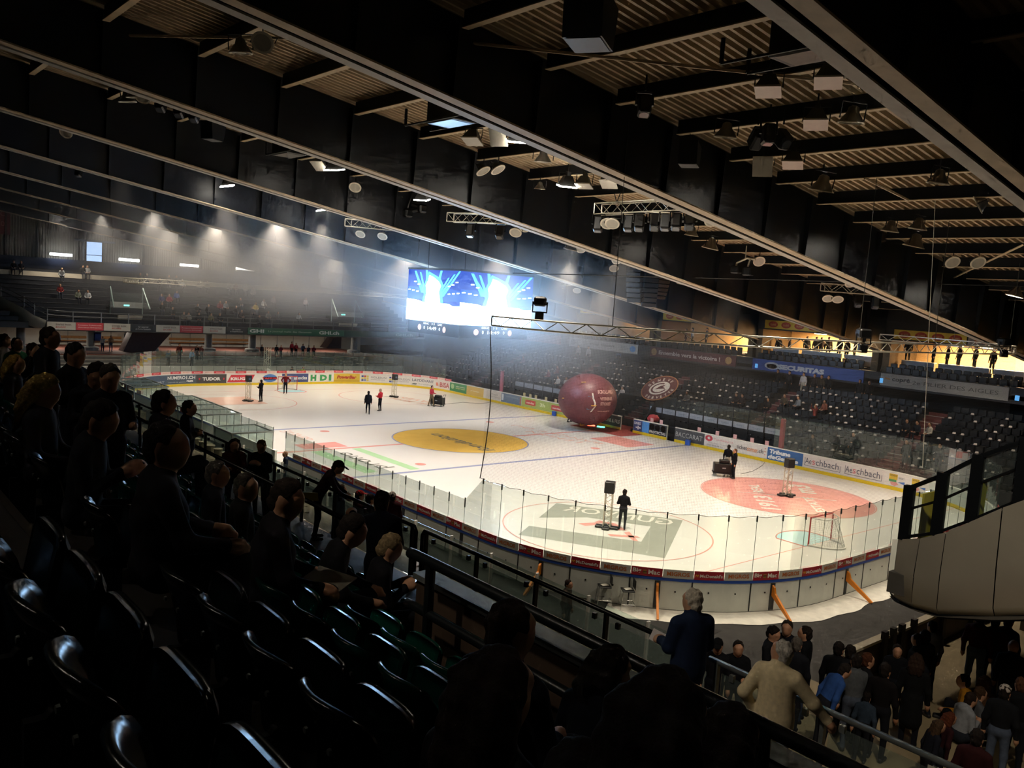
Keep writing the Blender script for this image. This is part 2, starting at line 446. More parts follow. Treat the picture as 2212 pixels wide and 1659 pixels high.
# ---- far side adverts, seen from the ice
def advert(px0, px1, bg, items=(), z0=.215, z1=1.02, shapes=()):
    a, c = sp(px0), sp(px1); L = a-c
    def fn(o): return lambda u, v: (*bp(a-u, -o)[:2], z0+v*(z1-z0))
    p = strip('advert', c, a, -.012, -.002, z0, z1, paint(bg), boards, .4)
    for kind, pts, col in shapes:
        flat_poly('emblem', [(u*L, v) for u, v in pts], fn(.018), paint(col), p)
    for t, u0, v0, ww, hh, col, bold, shear in items:
        uv, fs = text_uv(t, u0*L, v0, ww*L, hh, bold, shear)
        MB().add([fn(.022)(x, y) for x, y in uv], fs).obj('lettering', paint(col), p)
    return p
def R_(u0, u1, v0, v1): return [(u0,v0),(u1,v0),(u1,v1),(u0,v1)]
advert(270, 360, '4b5c70', [('GENEVE AEROPORT', .3, .12, .66, .26, 'b9bfc4', .01, 0)], shapes=[('e', ell(.32, .62, .13, .22), '55789a')])
advert(360, 424, '54606b', [('NUMERO1.CH', .03, .5, .93, .36, 'e9e9e6', .03, 0), ('Logiciels de gestion', .05, .12, .6, .14, 'cfd2d2', 0, 0), ('sage', .68, .12, .22, .26, 'e9e9e6', .06, 0)])
advert(424, 489, '4e4a47', [('TUDOR', .2, .3, .6, .38, 'efece6', .05, 0)], shapes=[('s', [(.07,.6),(.13,.6),(.12,.4),(.10,.34),(.08,.4)], 'c8343a'), ('s', [(.88,.6),(.94,.6),(.93,.4),(.91,.34),(.89,.4)], 'c8343a')])
advert(489, 552, 'e9e4da', [('KRUGER', .14, .3, .72, .34, 'f2eee8', .05, 0)], shapes=[('p', [(.02,.08),(.84,.08),(.97,.92),(.15,.92)], 'd23a45')])
advert(552, 609, 'e9e4da', [('TAMOIL', .24, .38, .6, .22, 'c8343a', .05, 0)], shapes=[('e', ell(.54, .5, .27, .46), '4f7cbc'), ('r', R_(.22,.86,.34,.64), 'ece8e0')])
advert(609, 666, '45507f', [('associes', .45, .3, .5, .4, 'e4e4e4', .03, 0), ('oy &', .1, .3, .26, .38, 'e4e4e4', .03, 0)])
advert(666, 721, 'e9e4da', [('H', .09, .12, .22, .74, '3f9a5c', .07, 0), ('D', .45, .12, .28, .74, '3f9a5c', .07, 0), ('I', .8, .12, .1, .74, '3f9a5c', .09, 0)], shapes=[('r', R_(.155,.245,.38,.62), 'd8404a')])
advert(721, 777, 'd9b840', [('PowerBar', .12, .35, .76, .42, 'b03a2c', .05, .25)], shapes=[('r', R_(0,1,0,.2), 'c9a52e')])
for p0, p1 in ((777, 838), (838, 888)):
    sh = [('r', R_(.06+.09*i, .06+.09*i+.075, .14+.24*j, .14+.24*j+.2), ['3b4c94','b8443c','d0c060','7486b8'][(i*3+j*2+i*j) % 4]) for i in range(3) for j in range(3)]
    advert(p0, p1, 'e4dfd6', [('MOLESON', .4, .5, .54, .24, '7e7c80', .0, 0), ('IMPRESSIONS', .4, .28, .5, .12, '9a989a', 0, 0)], shapes=sh)
advert(888, 941, 'e6e1d8', [('LAYDEVANT', .04, .52, .88, .32, '4a5060', .01, 0), ('bureautique', .3, .14, .6, .2, '9aa09a', 0, 0)], shapes=[('p', [(.02,.12),(.1,.28),(.24,.26),(.2,.12)], '6a7468')])
advert(941, 972, 'e6dcd4', [('BISA', .28, .2, .68, .6, 'bb5a58', .03, 0)], shapes=[('p', [(.04,.3),(.2,.3),(.14,.7),(.02,.7)], 'd8806a')])
advert(972, 1008, '3d8f55', [('vignoble', .35, .54, .55, .2, 'e5ead8', .02, .1), ('express', .35, .3, .55, .2, 'd8d890', .02, .1)], shapes=[('e', ell(.16, .56, .1, .3), 'a8c890')])
advert(1008, 1045, 'd6b45a', [('prestige', .25, .4, .5, .2, 'efe6c8', .02, 0)])
advert(1045, 1083, 'd9d0c4', [('Hotel', .4, .55, .4, .2, '9a948c', 0, 0), ('Beau Rivage', .35, .25, .6, .16, '9a948c', 0, 0)])
advert(1083, 1126, '6d8096', [('DIFFERENCE', .25, .62, .6, .16, '93a3b4', .02, 0)], shapes=[('r', R_(.03,.12,.2,.9), 'dfe4e8'), ('r', R_(.94,.98,.1,.9), 'd87050')])
advert(1127, 1222, 'a9b862', [('3h', .43, .34, .12, .4, 'dfe4b8', .04, 0), ('nendaz', .12, .4, .18, .22, 'f0d8d0', .03, 0), ('nendaz', .72, .4, .18, .22, 'f0d8d0', .03, 0)], shapes=[('r', R_(.09,.33,.26,.8), 'cb4a44'), ('r', R_(.69,.93,.26,.8), 'cb4a44')])
advert(1222, 1300, 'ded8cc', [('energie', .2, .3, .5, .3, '9a948c', 0, 0)])
advert(1300, 1341, '23252a', [('BRUNI & FILS', .05, .3, .9, .36, 'd9d6cc', .03, 0)])
advert(1369, 1440, '39467c', [('UNIES', .02, .6, .2, .26, 'e4e4e8', .03, 0), ('PROTECTAS', .5, .1, .48, .24, 'e4e0dc', .03, 0)],
       shapes=[('r', R_(.27,.48,0,1), '4f93d6'), ('r', R_(.48,1,0,1), '2c2c34'), ('r', R_(.13,.17,.16,.5), 'e8e4e4'), ('r', R_(.07,.23,.28,.38), 'e8e4e4')] +
              [('e', ell(.565+.165*k, .66, .075, .28, 16), 'cf3f44') for k in range(3)])
advert(1458, 1522, '4c4e50', [('BACCARAT', .04, .3, .9, .42, 'bfbeb8', .0, 0)])
advert(1522, 1590, 'e2dcd6', [('Tech Building S.A.', .32, .6, .6, .2, 'd9808a', .0, 0), ('Chauffage Ventilation', .12, .3, .75, .12, 'a8a0a0', 0, 0), ('022 884 84 14', .1, .1, .5, .13, 'a8a0a0', .02, 0), ('tb', .1, .62, .09, .24, 'f0e8e4', .06, 0)], shapes=[('e', ell(.145, .72, .12, .26, 24), 'c93c4a')])
advert(1590, 1658, 'e2dcd6', [('ticket', .02, .35, .34, .34, '6a6466', .02, 0), ('corner', .36, .32, .34, .28, 'e0986a', .02, 0), ('.ch', .7, .35, .18, .34, '6a6466', .02, 0)], shapes=[('e', ell(.93, .3+.25*k, .02, .05, 8), 'd8806a') for k in range(3)])
advert(1658, 1734, '3c6aa6', [('Tribune', .06, .52, .6, .36, 'eceef0', .06, .12), ('deGeneve', .03, .08, .86, .36, 'eceef0', .06, .12)])
for p0, p1 in ((1735, 1822), (1822, 1912)):
    advert(p0, p1, 'e0d8d2', [('Ae', .06, .32, .16, .46, '565664', 0, 0), ('s', .235, .32, .075, .34, 'd86a70', 0, 0), ('chbach', .33, .32, .56, .48, '565664', 0, 0)],
           shapes=[('r', R_(.05,.93,.16,.19), '565664'), ('r', R_(.045,.055,.16,.8), '565664'), ('r', R_(.925,.935,.16,.62), '565664')])
for p0, p1 in ((1912, 1962), (1962, 2006)):
    advert(p0, p1, 'e2dcd6', [('GENEVE', .2, .72, .32, .14, '6a5a20', .02, 0), ('SPORT', .58, .6, .26, .14, '6a7484', 0, 0)],
           shapes=[('r', R_(.18,.54,.5,.9), 'd8b43c'), ('r', R_(.18,.5,.34,.5), '5a9a62'), ('p', [(.24,.3),(.5,.34),(.6,.2),(.44,.04),(.28,.1)], 'dc9a94'), ('p', [(.56,.36),(.86,.46),(.86,.26)], '5076c0')])
# ---- banners round the glass foot: outside on the near side and near end, red and white seen from the ice at the far end
POST0 = 21.3
def posts(s0, s1): return [POST0+.99*k for k in range(-60, 140) if s0 <= POST0+.99*k <= s1]
near_posts = posts(5.0, 52)
kinds = ['BIG', 'MIG', 'MCD', 'MIG']
i0 = [i for i, s in enumerate(near_posts) if abs(s-27.24) < .3][0]      # a Big Mac panel starts here
for i, (a, c) in enumerate(zip(near_posts[:-1], near_posts[1:])):
    if a < 6.1: continue
    k = kinds[(i-i0) % 4]
    bg = {'BIG': 'a3222f', 'MIG': 'b9b6ac', 'MCD': 'a3222f'}[k]
    p = strip('banner', a+.01, c-.01, .125, .14, 1.05, 1.33, paint(bg), boards, .25)
    fn = lambda u, v, a=a: (*bp(a+u, .146)[:2], 1.05+v)
    if k == 'MIG': flat_text('lettering', 'MIGROS', fn, paint('b5652e'), p, .13, .075, .72, .14, .03)
    elif k == 'BIG':
        flat_text('lettering', 'Big', fn, paint('e6dfd6'), p, .05, .06, .27, .18, .03); flat_text('lettering', 'Mac', fn, paint('e6dfd6'), p, .54, .07, .36, .15, .03)
        for j, (v0, v1, cc) in enumerate(((.07,.1,'9a6a30'),(.11,.13,'6f8a3c'),(.135,.155,'4a2a1c'),(.16,.205,'a8742f'))):
            flat_poly('burger_mark', [(.37,v0),(.49,v0),(.49,v1),(.37,v1)], fn, paint(cc), p)
    else:
        flat_text('lettering', "McDonald's", fn, paint('e6dfd6'), p, .19, .08, .74, .11, .03)
        for du in (0., .06): flat_ring('arch_mark', .07+du, .085, .035, .02, fn, paint('d8a030'), p, 8, 0, PI, 2.6)
    if i % 2 == 0:
        pass
far_posts = posts(104.2, 143.5)
for i, (a, c) in enumerate(zip(far_posts[:-1], far_posts[1:])):
    strip('banner', a+.01, c-.01, -.012, .0, 1.09, 1.30, paint(('d2454c', 'e6c8bf')[i % 2]), boards, .5)
    fn = lambda u, v, c=c: (*bp(c-u, -.016)[:2], 1.09+v)
    flat_text('lettering', ('McDonalds', 'MIGROS')[i % 2], fn, paint(('eed0c8', 'd99a80')[i % 2]), boards, .2, .07, .6, .08, .02)
for i, (a, c) in enumerate(zip(posts(143.9, LP-2)[:-1], posts(143.9, LP-2)[1:])):
    if i % 3 == 0: strip('banner', a+.01, c-.01, .125, .14, 1.05, 1.33, paint('a3222f'), boards, .5)
# ---- glass
m_glass = glass_mat('rink_glass', (.90, .945, .925), .05, .02, .03)
m_post = mat('glass_post', '4c5452', .4, .6, var=.05)
def pane(s0, s1, z0, z1, z1b=None):
    z1b = z1 if z1b is None else z1b
    n = 2 if (21 < s0 < 62 or 104 < s0 < 144) else 1; b = MB(); vs = []
    for i in range(n+1):
        s = s0+.012+(s1-s0-.024)*i/n; x, y, nx, ny = bp(s, .045); zz = z1+(z1b-z1)*i/n
        for o in (0, .014): vs += [(x+nx*o, y+ny*o, z0), (x+nx*o, y+ny*o, zz)]
    fs = []
    for i in range(n):
        a = 4*i; fs += [(a, a+4, a+5, a+1), (a+2, a+3, a+7, a+6), (a+1, a+5, a+7, a+3)]
    fs += [(0,1,3,2), (4*n, 4*n+2, 4*n+3, 4*n+1)]
    b.add(vs, fs).obj('glass_pane', m_glass, boards)
_gp = {}
def gpost(s, z0, z1, r=.012):
    x, y, nx, ny = bp(s, .055); k = (z0, z1, r)
    if k not in _gp: _gp[k] = MB().bx(-r, r, -r, r, z0, z1).mesh('glass_post', [m_post])
    link('glass_post', _gp[k], boards, (x, y, 0), math.atan2(ny, nx))
for a, c in zip(posts(5.4, 20.5)[:-1], posts(5.4, 20.5)[1:]): pane(a, c, 1.085, 2.2)
for s in posts(5.4, 20.5): gpost(s, 1.9, 2.26, .018); gpost(s, 1.085, 1.9, .006)
pane(20.31, 21.3, 1.085, 2.2, 3.15)
ep = posts(21.2, 69)
for a, c in zip(ep[:-1], ep[1:]): pane(a, c, 1.085, 3.12)
for s in ep: gpost(s, 1.085, 3.12, .006)
for s in ep: gpost(s, 2.98, 3.18, .02)
lp = posts(104.5, 143.9)
for a, c in zip(lp[:-1], lp[1:]): pane(a, c, 1.085, 3.12)
for s in lp: gpost(s, 1.085, 3.15, .01)
np_ = [143.9+1.02*k for k in range(0, 26)]
for a, c in zip(np_[:-1], np_[1:]):
    pane(a % LP if a % LP < 140 else a, c if c < LP else c, 1.085, 2.2)
for s in np_: gpost(s % LP, 1.085, 2.24, .012)
# ---- outside of the near boards: joints, slots, bolts, orange braces
for k, s in enumerate(JO):
    if 6 < s < 42: strip('joint_strip', s-.02, s+.02, .112, .125, .02, .95, m_dark, boards, .5)
m_slot = mat('slot_dark', '2a2c2c', .6, var=.2); m_orange = mat('orange_paint', 'd9801f', .45, var=.08)
for s in (16.4, 20.3, 24.2, 28.1, 32.0, 35.9, 39.8):
    strip('frame_slot', s-.09, s+.09, .112, .13, .02, .92, m_slot, boards, .5)
    if s < 23: continue
    x, y, nx, ny = bp(s, .13); br = MB(); br.prism([(0,.86),(.1,.80),(.16,.62),(1.02,.03),(.95,-.02),(.0,.5)], -.035, .035, 'xz')
    o = br.obj('brace', m_orange, boards); o.location = (x, y, 0); o.rotation_euler = (0, 0, math.atan2(ny, nx))
bolt = MB().lathe([(0,.0),(.03,.0),(.03,.012),(.0,.012)], 8, axis=(1,0,0)).mesh('bolt', [m_dark])
for j in range(18):
    for ds, zz in ((.55, .62), (1.45, .6)):
        s = 7.5+1.972*j+ds; x, y, nx, ny = bp(s, .11); o = link('bolt', bolt, boards, (x, y, zz), math.atan2(ny, nx))

# ================================================================== walls
def wallbox(name, lab, *a, m=None):
    o = MB().bx(*a).obj(name, m or m_dark); struct(o); tag(o, lab); return o
m_wallp = mat('wall_sheet', '8f8a80', .6, var=.08, scale=1)
m_wallcol = mat('wall_column', '3a3732', .6, var=.1)
wf = wallbox('wall_far_end', 'pale ribbed sheet metal end wall behind the upper stand', -54.2, -54, -46, 30, 2, 21, m=m_wallp)
pn = MB()
for k in range(5): pn.prism([(k*.24+.02,0),(k*.24+.06,.035),(k*.24+.16,.035),(k*.24+.20,0)], 0, 10.5, 'xy')
pnm = pn.mesh('wall_sheet', [m_wallp])
for k in range(36):
    y = -30 + k*1.24
    if -12.6 < y+.6 < -11.2: pass
    o = link('wall_sheet', pnm, wf, (-53.97, y+1.2, 9.4)); o.rotation_euler = (0, 0, -PI/2)
for y in (-24, -17.4, -14.6, -10.7, -4.2, 2.2, 8.6, 15): MB().bx(-53.95, -53.7, y-.09, y+.09, 9.3, 19).obj('wall_column', m_wallcol, wf)
wallbox('wall_far_side', 'dark wall behind the far side lounges', -54, 50, 33.5, 33.8, -.1, 11)
wallbox('wall_near_side', 'dark wall behind the near stand', -54, 56, -46.4, -46, -.1, 22)
wallbox('wall_near_end', 'dark wall behind the near end', 55.6, 56, -46, 34, -.1, 22)
# ================================================================== roof
roof = MB(); pitch = .30; x = -54.0; prof = []
while x < 55.5:
    prof += [(x, 0), (x+.09, 0), (x+.13, .13), (x+.25, .13)]; x += pitch
Y0, Y1 = -46., 27.5; n = len(prof)
vs = [(a, Y0, zp(Y0)+.45+h) for a, h in prof] + [(a, Y1, zp(Y1)+.45+h) for a, h in prof]
roof.add(vs, [(i, i+1, n+i+1, n+i) for i in range(n-1)])
roof.add([(-54.5, Y0, zp(Y0)+.7), (56, Y0, zp(Y0)+.7), (56, Y1+7, zp(Y1+7)+.7), (-54.5, Y1+7, zp(Y1+7)+.7)], [(0,1,2,3)])
ceil = roof.obj('ceiling', m_deck); struct(ceil); tag(ceil, 'ribbed steel deck roof on deep dark girders')
PY = [-20.6 + 2.89*k for k in range(-8, 16)]
pw = MB().bx(.0, 9.5, -.05, .05, .02, .45).mesh('purlin', [m_navy]); pf = MB().bx(.0, 9.5, -.11, .11, -.01, .02).mesh('purlin_flange', [m_tan])
m_sl = .134
bz = [0]+BEAMX
for k, xb in enumerate([46.54] + BEAMX):
    bm = MB(); ends = [(-46, zb(-46)), (26.4, zb(26.4)), (26.4, zp(26.4)+.44), (-46, zp(-46)+.44)]
    bm.prism(ends, xb+.15, xb+.22, 'yz'); bm.prism(ends, xb-.40, xb-.33, 'yz')
    B = bm.obj('roof_girder', m_navy, ceil)
    for (a, c, mm, nm) in ((xb, xb+.40, m_tan, 'lower_flange'), (xb-.56, xb-.20, m_greyfl, 'lower_flange')):
        MB().prism([(-46, zb(-46)-.05), (26.4, zb(26.4)-.05), (26.4, zb(26.4)), (-46, zb(-46))], a, c, 'yz').obj(nm, mm, B)
    for y in PY:
        if y > 26: continue
        st = MB().prism([(0, zb(y)), (.14, zb(y)), (.26, zp(y)+.3), (0, zp(y)+.3)], y-.02, y+.02, 'xz').obj('stiffener', m_navy, B)
        st.location = (xb+.22, 0, 0)
    if xb < -50: continue
    x0 = xb - 10.1
    if xb == 46.54: x0 = 36.3
    for y in PY:
        if y > 27: continue
        o = link('purlin', pw, ceil, (x0+.28 if xb != 46.54 else x0, y, zp(y))); link('flange', pf, o)
# slender wind braces under the purlins
def brace(name, p, q, r, lab, drop=.03):
    a, c = roofpt(*p, drop), roofpt(*q, drop)
    b = MB().tube(a, c, r, 6); return b.obj(name, m_tan, ceil)
for p, q in (((992,90),(1935,190)), ((235,76),(700,84)), ((1868,385),(1962,432)), ((2060,600),(2212,528))): brace('wind_brace', p, q, .045, '')
# ================================================================== lamps and rigging under the roof
m_lens = mat('lamp_lens', 'b4aea0', .25, var=.04); m_housing = mat('lamp_housing', '1c1c1d', .5, var=.1)
m_bowl = mat('lamp_bowl', '6d6a62', .3, .6, var=.08); m_rim = mat('lamp_rim', 'e2dac8', .35, var=.03)
m_lit = emit_mat('lamp_lit', (1.0, .93, .80), 60.0)
def rot_tilt(pts, t):       # tilt about local y so that the face turns towards local +x
    c, s_ = math.cos(t), math.sin(t)
    return [(x*c - z*s_, y, x*s_ + z*c) for x, y, z in pts]
_lm = {}
def lamp_meshes(kind, tilt, lit):
    k = (kind, tilt, lit)
    if k in _lm: return _lm[k]
    out = []; t = math.radians(tilt)
    lens = m_lit if lit else m_lens
    if kind == 'flood':
        h = MB(); h.add([(-.12,-.12,.26),(.12,-.12,.26),(.12,.12,.26),(-.12,.12,.26),(-.27,-.25,-.06),(.27,-.25,-.06),(.27,.25,-.06),(-.27,.25,-.06)],
                        [(0,1,2,3),(0,4,5,1),(1,5,6,2),(2,6,7,3),(3,7,4,0)])
        l = MB().bx(-.30, .30, -.27, .27, -.10, -.06)
        g = MB().bx(-.12, .12, -.06, .06, .26, .38)
        y = MB().path([(0,-.29,.0),(0,-.29,.34),(0,.29,.34),(0,.29,.0)], .016, 5)
        parts = [('housing', h, m_housing), ('lens', l, lens), ('gear_box', g, m_housing), ('yoke', y, m_dark)]
    elif kind == 'disc':
        h = MB().lathe([(.02,.3),(.12,.28),(.2,.12),(.3,.0)], 18); r = MB().lathe([(.25,-.012),(.315,-.012),(.315,.02),(.25,.02),(.25,-.012)], 24)
        l = MB().lathe([(0,-.005),(.25,-.005)], 24); y = MB().path([(0,-.34,.0),(0,-.34,.34),(0,.34,.34),(0,.34,.0)], .016, 5)
        parts = [('housing', h, m_bowl), ('rim', r, m_rim), ('lens', l, lens), ('yoke', y, m_dark)]
    elif kind == 'bowl':
        h = MB().lathe([(.05,.34),(.13,.3),(.16,.16),(.24,.06),(.33,-.08)], 20); r = MB().lathe([(.29,-.1),(.34,-.1),(.34,-.07),(.29,-.07),(.29,-.1)], 24)
        l = MB().lathe([(0,-.07),(.29,-.07)], 24); y = MB().path([(0,-.38,.0),(0,-.38,.42),(0,.38,.42),(0,.38,.0)], .018, 5)
        parts = [('housing', h, m_bowl), ('rim', r, m_rim), ('lens', l, lens), ('yoke', y, m_dark)]
    elif kind == 'head':
        h = MB().bev(-.16, .16, -.13, .13, -.22, .2, .04); l = MB().lathe([(0,-.225),(.10,-.225),(.11,-.21)], 12); y = MB().path([(0,-.17,.0),(0,-.17,.3),(0,.17,.3),(0,.17,.0)], .03, 5)
        parts = [('housing', h, m_black), ('lens', l, mat('head_lens', '5c6068', .1, var=.02)), ('yoke', y, m_black)]
    elif kind == 'speaker':
        h = MB().prism([(-.45,.28),(.42,.38),(.36,-.32),(-.3,-.34)], -.28, .28, 'xz'); l = MB().prism([(-.28,-.345),(.34,-.33),(.34,-.335),(-.28,-.35)], -.25, .25, 'xz')
        y = MB().tube((-.25,0,.3), (-.25,0,.6), .01).tube((.25,0,.34), (.25,0,.6), .01)
        parts = [('cabinet', h, m_black), ('grille', l, m_dark), ('hanger', y, m_dark)]
    for nm, b, mm in parts:
        b.v = rot_tilt(b.v, t); out.append((nm, b.mesh(nm, [mm], kind in ('disc', 'bowl') and nm == 'housing')))
    _lm[k] = out
    return out
hang = MB().tube((0,0,.3), (0,0,.62), .02, 6).mesh('hanger', [m_dark])
LIT = []
def fixture(kind, px, py, label, cat='lamp', tilt=10, yaw=None, lit=False, drop=.55, sc=1.0, group=None):
    p = roofpt(px, py, drop)
    # hang from the nearest purlin when one is close
    yaw = math.atan2(0-p[1], 0-p[0]) if yaw is None else math.radians(yaw)
    r = thing({'flood':'flood_lamp','disc':'round_lamp','bowl':'bowl_lamp','head':'moving_light','speaker':'loudspeaker'}[kind], label, cat, p, yaw, group)
    r.scale = (sc, sc, sc)
    for nm, me in lamp_meshes(kind, tilt, lit): link(nm, me, r)
    if kind != 'speaker': link('hanger', hang, r)
    if lit: LIT.append((r, p))
    return r
GL = 'lit floodlights under the roof'
for px, py, lab in ((1117,300,'lit square floodlight glaring on the girder above the big screen'), (722,362,'lit floodlight on the second girder left of the mirror ball'),
                    (490,398,'lit floodlight hanging in the smoke at upper left'), (332,430,'lit floodlight in the smoke between two dimmer ones at left'),
                    (220,443,'lit floodlight second from the left edge above the pale end wall'), (138,457,'lit floodlight nearest the left edge above the pale end wall'),
                    (697,450,'lit warm floodlight lower left of the mirror ball in thick smoke'), (912,427,'lit floodlight behind the right hand spot of the mirror ball frame'),
                    (1225,397,'lit floodlight at the left end of a row of four lamps'), (1350,385,'lit floodlight at the right end of a row of four lamps'),
                    (1775,405,'lit round lamp alone on the ribbed roof at upper right'), (1975,527,'lit lamp below two bowl lamps at right'),
                    (1535,532,'lit lamp below the truss near the right hand girder'), (1233,535,'small lit lamp beside a round lamp right of the screen'),
                    (2193,635,'lit lamp at the right edge above the lounges')):
    fixture('flood' if px not in (1775,1975,1535,2193,1233) else 'bowl', px, py, lab, tilt=12, lit=True, drop=.6, sc=1.25, group=GL)
for px, py, tl, lab in ((1021,300,15,'unlit square floodlight left of the glaring one'), (1078,293,60,'unlit floodlight turned sideways beside the glaring one'),
                    (1660,190,10,'unlit square floodlight with pale glass below the diagonal brace'), (1790,170,10,'unlit square floodlight with pinkish glass under the right girder'),
                    (1858,148,0,'dark unlit floodlight tucked against the right girder'), (1763,262,12,'small unlit floodlight beside a bowl lamp at upper right'),
                    (1648,357,55,'unlit floodlight facing outward left of its twin'), (1713,350,12,'unlit floodlight pointing down right of its twin'),
                    (1262,397,10,'unlit floodlight second from the left in the row of four'), (1315,393,20,'unlit floodlight third from the left in the row of four'), (690,355,30,'unlit floodlight beside the lit one on the second girder')):
    fixture('flood', px, py, lab, tilt=tl, yaw=-60, sc=1.15)
for px, py, tl, yw, lab in ((567,92,50,-40,'white faced round lamp at top left beside a dark bowl lamp'), (308,208,50,-40,'white faced round lamp next to a cluster of bowl lamps at left'),
                    (142,286,55,-40,'white faced round lamp alone near the left edge'), (1044,370,35,20,'left of two tilted round lamps under a purlin'), (1076,367,35,20,'right of two tilted round lamps under a purlin'),
                    (767,405,45,-40,'white faced round lamp left of the mirror ball'), (430,445,45,-40,'small round lamp in the smoke at left'), (2112,443,60,200,'round lamp seen edge on near the right girder'),
                    (2058,567,50,-40,'left of two round lamps near the right edge'), (2113,568,50,-40,'right of two round lamps near the right edge'), (1537,477,50,-40,'round lamp beside the second girder with a bright rim'),
                    (1326,580,45,-40,'round lamp low beside the hanging speakers'), (1332,562,50,-40,'round lamp just above another beside the speakers'), (1640,565,50,-40,'round lamp on the white bracket'),
                    (1134,492,45,-40,'round lamp right of the smoky truss'), (1255,538,45,-40,'round lamp right of the small lit lamp'), (1838,612,45,-40,'round lamp above the lit far truss')):
    fixture('disc', px, py, lab, tilt=tl, yaw=yw)
for px, py, lab in ((520,108,'dark bowl lamp at top left under the diagonal brace'), (275,215,'left bowl lamp of the cluster at upper left'), (292,205,'middle bowl lamp of the cluster at upper left'), (1173,345,'bowl lamp hanging by its yoke right of the tilted pair'),
                    (1568,290,'bowl lamp left of the three moving lights'), (1840,258,'bowl lamp right of the small floodlight'), (2027,390,'large bowl lamp at right under a purlin'),
                    (1923,495,'left of two bowl lamps above the lit lamp'), (1983,490,'right of two bowl lamps above the lit lamp'), (1494,505,'bowl lamp under the lighting truss'), (1166,405,'small dark lamp with a green light under a purlin')):
    fixture('bowl', px, py, lab, tilt=8, sc=1.0 if px != 1166 else .7)
for px, py, sc, lab in ((1275,45,1.5,'big black loudspeaker hanging at the top of the picture'), (460,285,1.0,'black loudspeaker in the second bay at left'), (714,418,1.0,'black loudspeaker left of the mirror ball'), (1490,335,1.0,'black loudspeaker against the middle girder')):
    fixture('speaker', px, py, lab, 'loudspeaker', tilt=0, yaw=-60, drop=.9, sc=sc)
for px, py, yw, tl, lab in ((1635,300,150,50,'left of three black moving lights on one bracket'), (1660,290,-40,10,'middle of three black moving lights on one bracket'), (1690,300,-20,50,'right of three black moving lights on one bracket'),
                    (348,225,-40,30,'black spotlight on the girder edge, left of three'), (388,238,-40,30,'black spotlight on the girder edge, middle of three'), (420,248,-40,30,'black spotlight on the girder edge, right of three'), (1392,228,-40,20,'small black yoke light under a purlin in the middle bay'), (170,372,-40,20,'black lamp dim in the smoke at far left')):
    fixture('head', px, py, lab, 'stage light', tilt=tl, yaw=yw, drop=.75, sc=1.3)
# ceiling heaters: black boxes on rails
def heater(px, py, yaw, L, lab):
    p = roofpt(px, py, .5); r = thing('unit_heater', lab, 'heater', p, yaw)
    MB().bev(-.75, .75, -.45, .45, -.35, .45, .03).obj('casing', m_black, r)
    MB().add([(-.6,-.4,-.36),(.6,-.4,-.36),(.6,.4,-.36),(-.6,.4,-.36)], [(0,1,2,3)]).obj('outlet', m_bowl, r)
    for s_ in (-1, 1):
        MB().tube((-L, s_*.5, -.3), (L, s_*.5, -.3), .035).tube((-L, s_*.5, -.3), (-L, s_*.5, .25), .05).obj('support_rail', m_dark, r)
    return r
heater(975, 243, 0, 1.9, 'black ceiling heater box on rails in the middle bay'); heater(1755, 85, 0, 1.9, 'black ceiling heater with a pale underside at top right')
heater(625, 318, 0, 1.2, 'dark ceiling heater outline in the bay at left')
# ---- lighting trusses
def truss_seg(b, pts, w_, r=.025, rd=.012, pitch=.5):
    """flat ladder truss along a polyline: two chords one above the other and zigzag diagonals"""
    P = [np.array(p, float) for p in pts]
    up = np.array([0, 0, w_])
    b.path(P, r, 6); b.path([p+up for p in P], r, 6)
    # walk
    d = [0]
    for a, c in zip(P[:-1], P[1:]): d.append(d[-1]+np.linalg.norm(c-a))
    def pt(s):
        for i in range(len(d)-1):
            if s <= d[i+1] or i == len(d)-2:
                t = (s-d[i])/max(1e-9, d[i+1]-d[i]); return P[i]+(P[i+1]-P[i])*t
    n = int(d[-1]/pitch)
    for i in range(n):
        s0, s1 = d[-1]*i/n, d[-1]*(i+1)/n; a, c = pt(s0), pt(s1)
        if i % 2: b.tube(a, c+up, rd, 4, cap=False)
        else: b.tube(a+up, c, rd, 4, cap=False)
    for q in (P[0], P[-1]): b.tube(q, q+up, r, 6)
m_truss = mat('truss_metal', 'c4bfae', .35, .45, var=.06); m_cable = mat('steel_cable', '6a6a66', .4, .6, var=.05)
def utruss(name, s0, s1, z, lab, off=0., tri=True):
    T = thing(name, lab, 'truss', (*bp(s0)[:2], z)); base = np.array([*bp(s0)[:2], z])
    n = int((s1-s0)/.8)
    pts = [np.array([*bp(s0+(s1-s0)*i/n, off)[:2], z])-base for i in range(n+1)]
    b1 = MB(); b1.path(pts, .03, 6); b1.obj('lower_chord', m_truss, T)
    b2 = MB(); b2.path([p+np.array([0,0,.32]) for p in pts], .03, 6); b2.obj('upper_chord', m_truss, T)
    n2 = int((s1-s0)/.5); b3 = MB()
    for i in range(n2):
        a = np.array([*bp(s0+(s1-s0)*i/n2, off)[:2], z])-base; c = np.array([*bp(s0+(s1-s0)*(i+1)/n2, off)[:2], z])-base
        if i % 2: b3.tube(a, c+np.array([0,0,.32]), .016, 5, cap=False)
        else: b3.tube(a+np.array([0,0,.32]), c, .016, 5, cap=False)
    for e in (pts[0], pts[-1]): b3.tube(e, e+np.array([0,0,.32]), .03, 6)
    b3.obj('lattice', m_truss, T)
    return T
TZ = 8.62
utruss('net_truss', 21.1, 62.5, TZ, 'curved white lattice truss carrying the net above the near end')
utruss('net_truss', 103.8, 147.5, 8.78, 'curved white lattice truss above the far end with smoke behind')
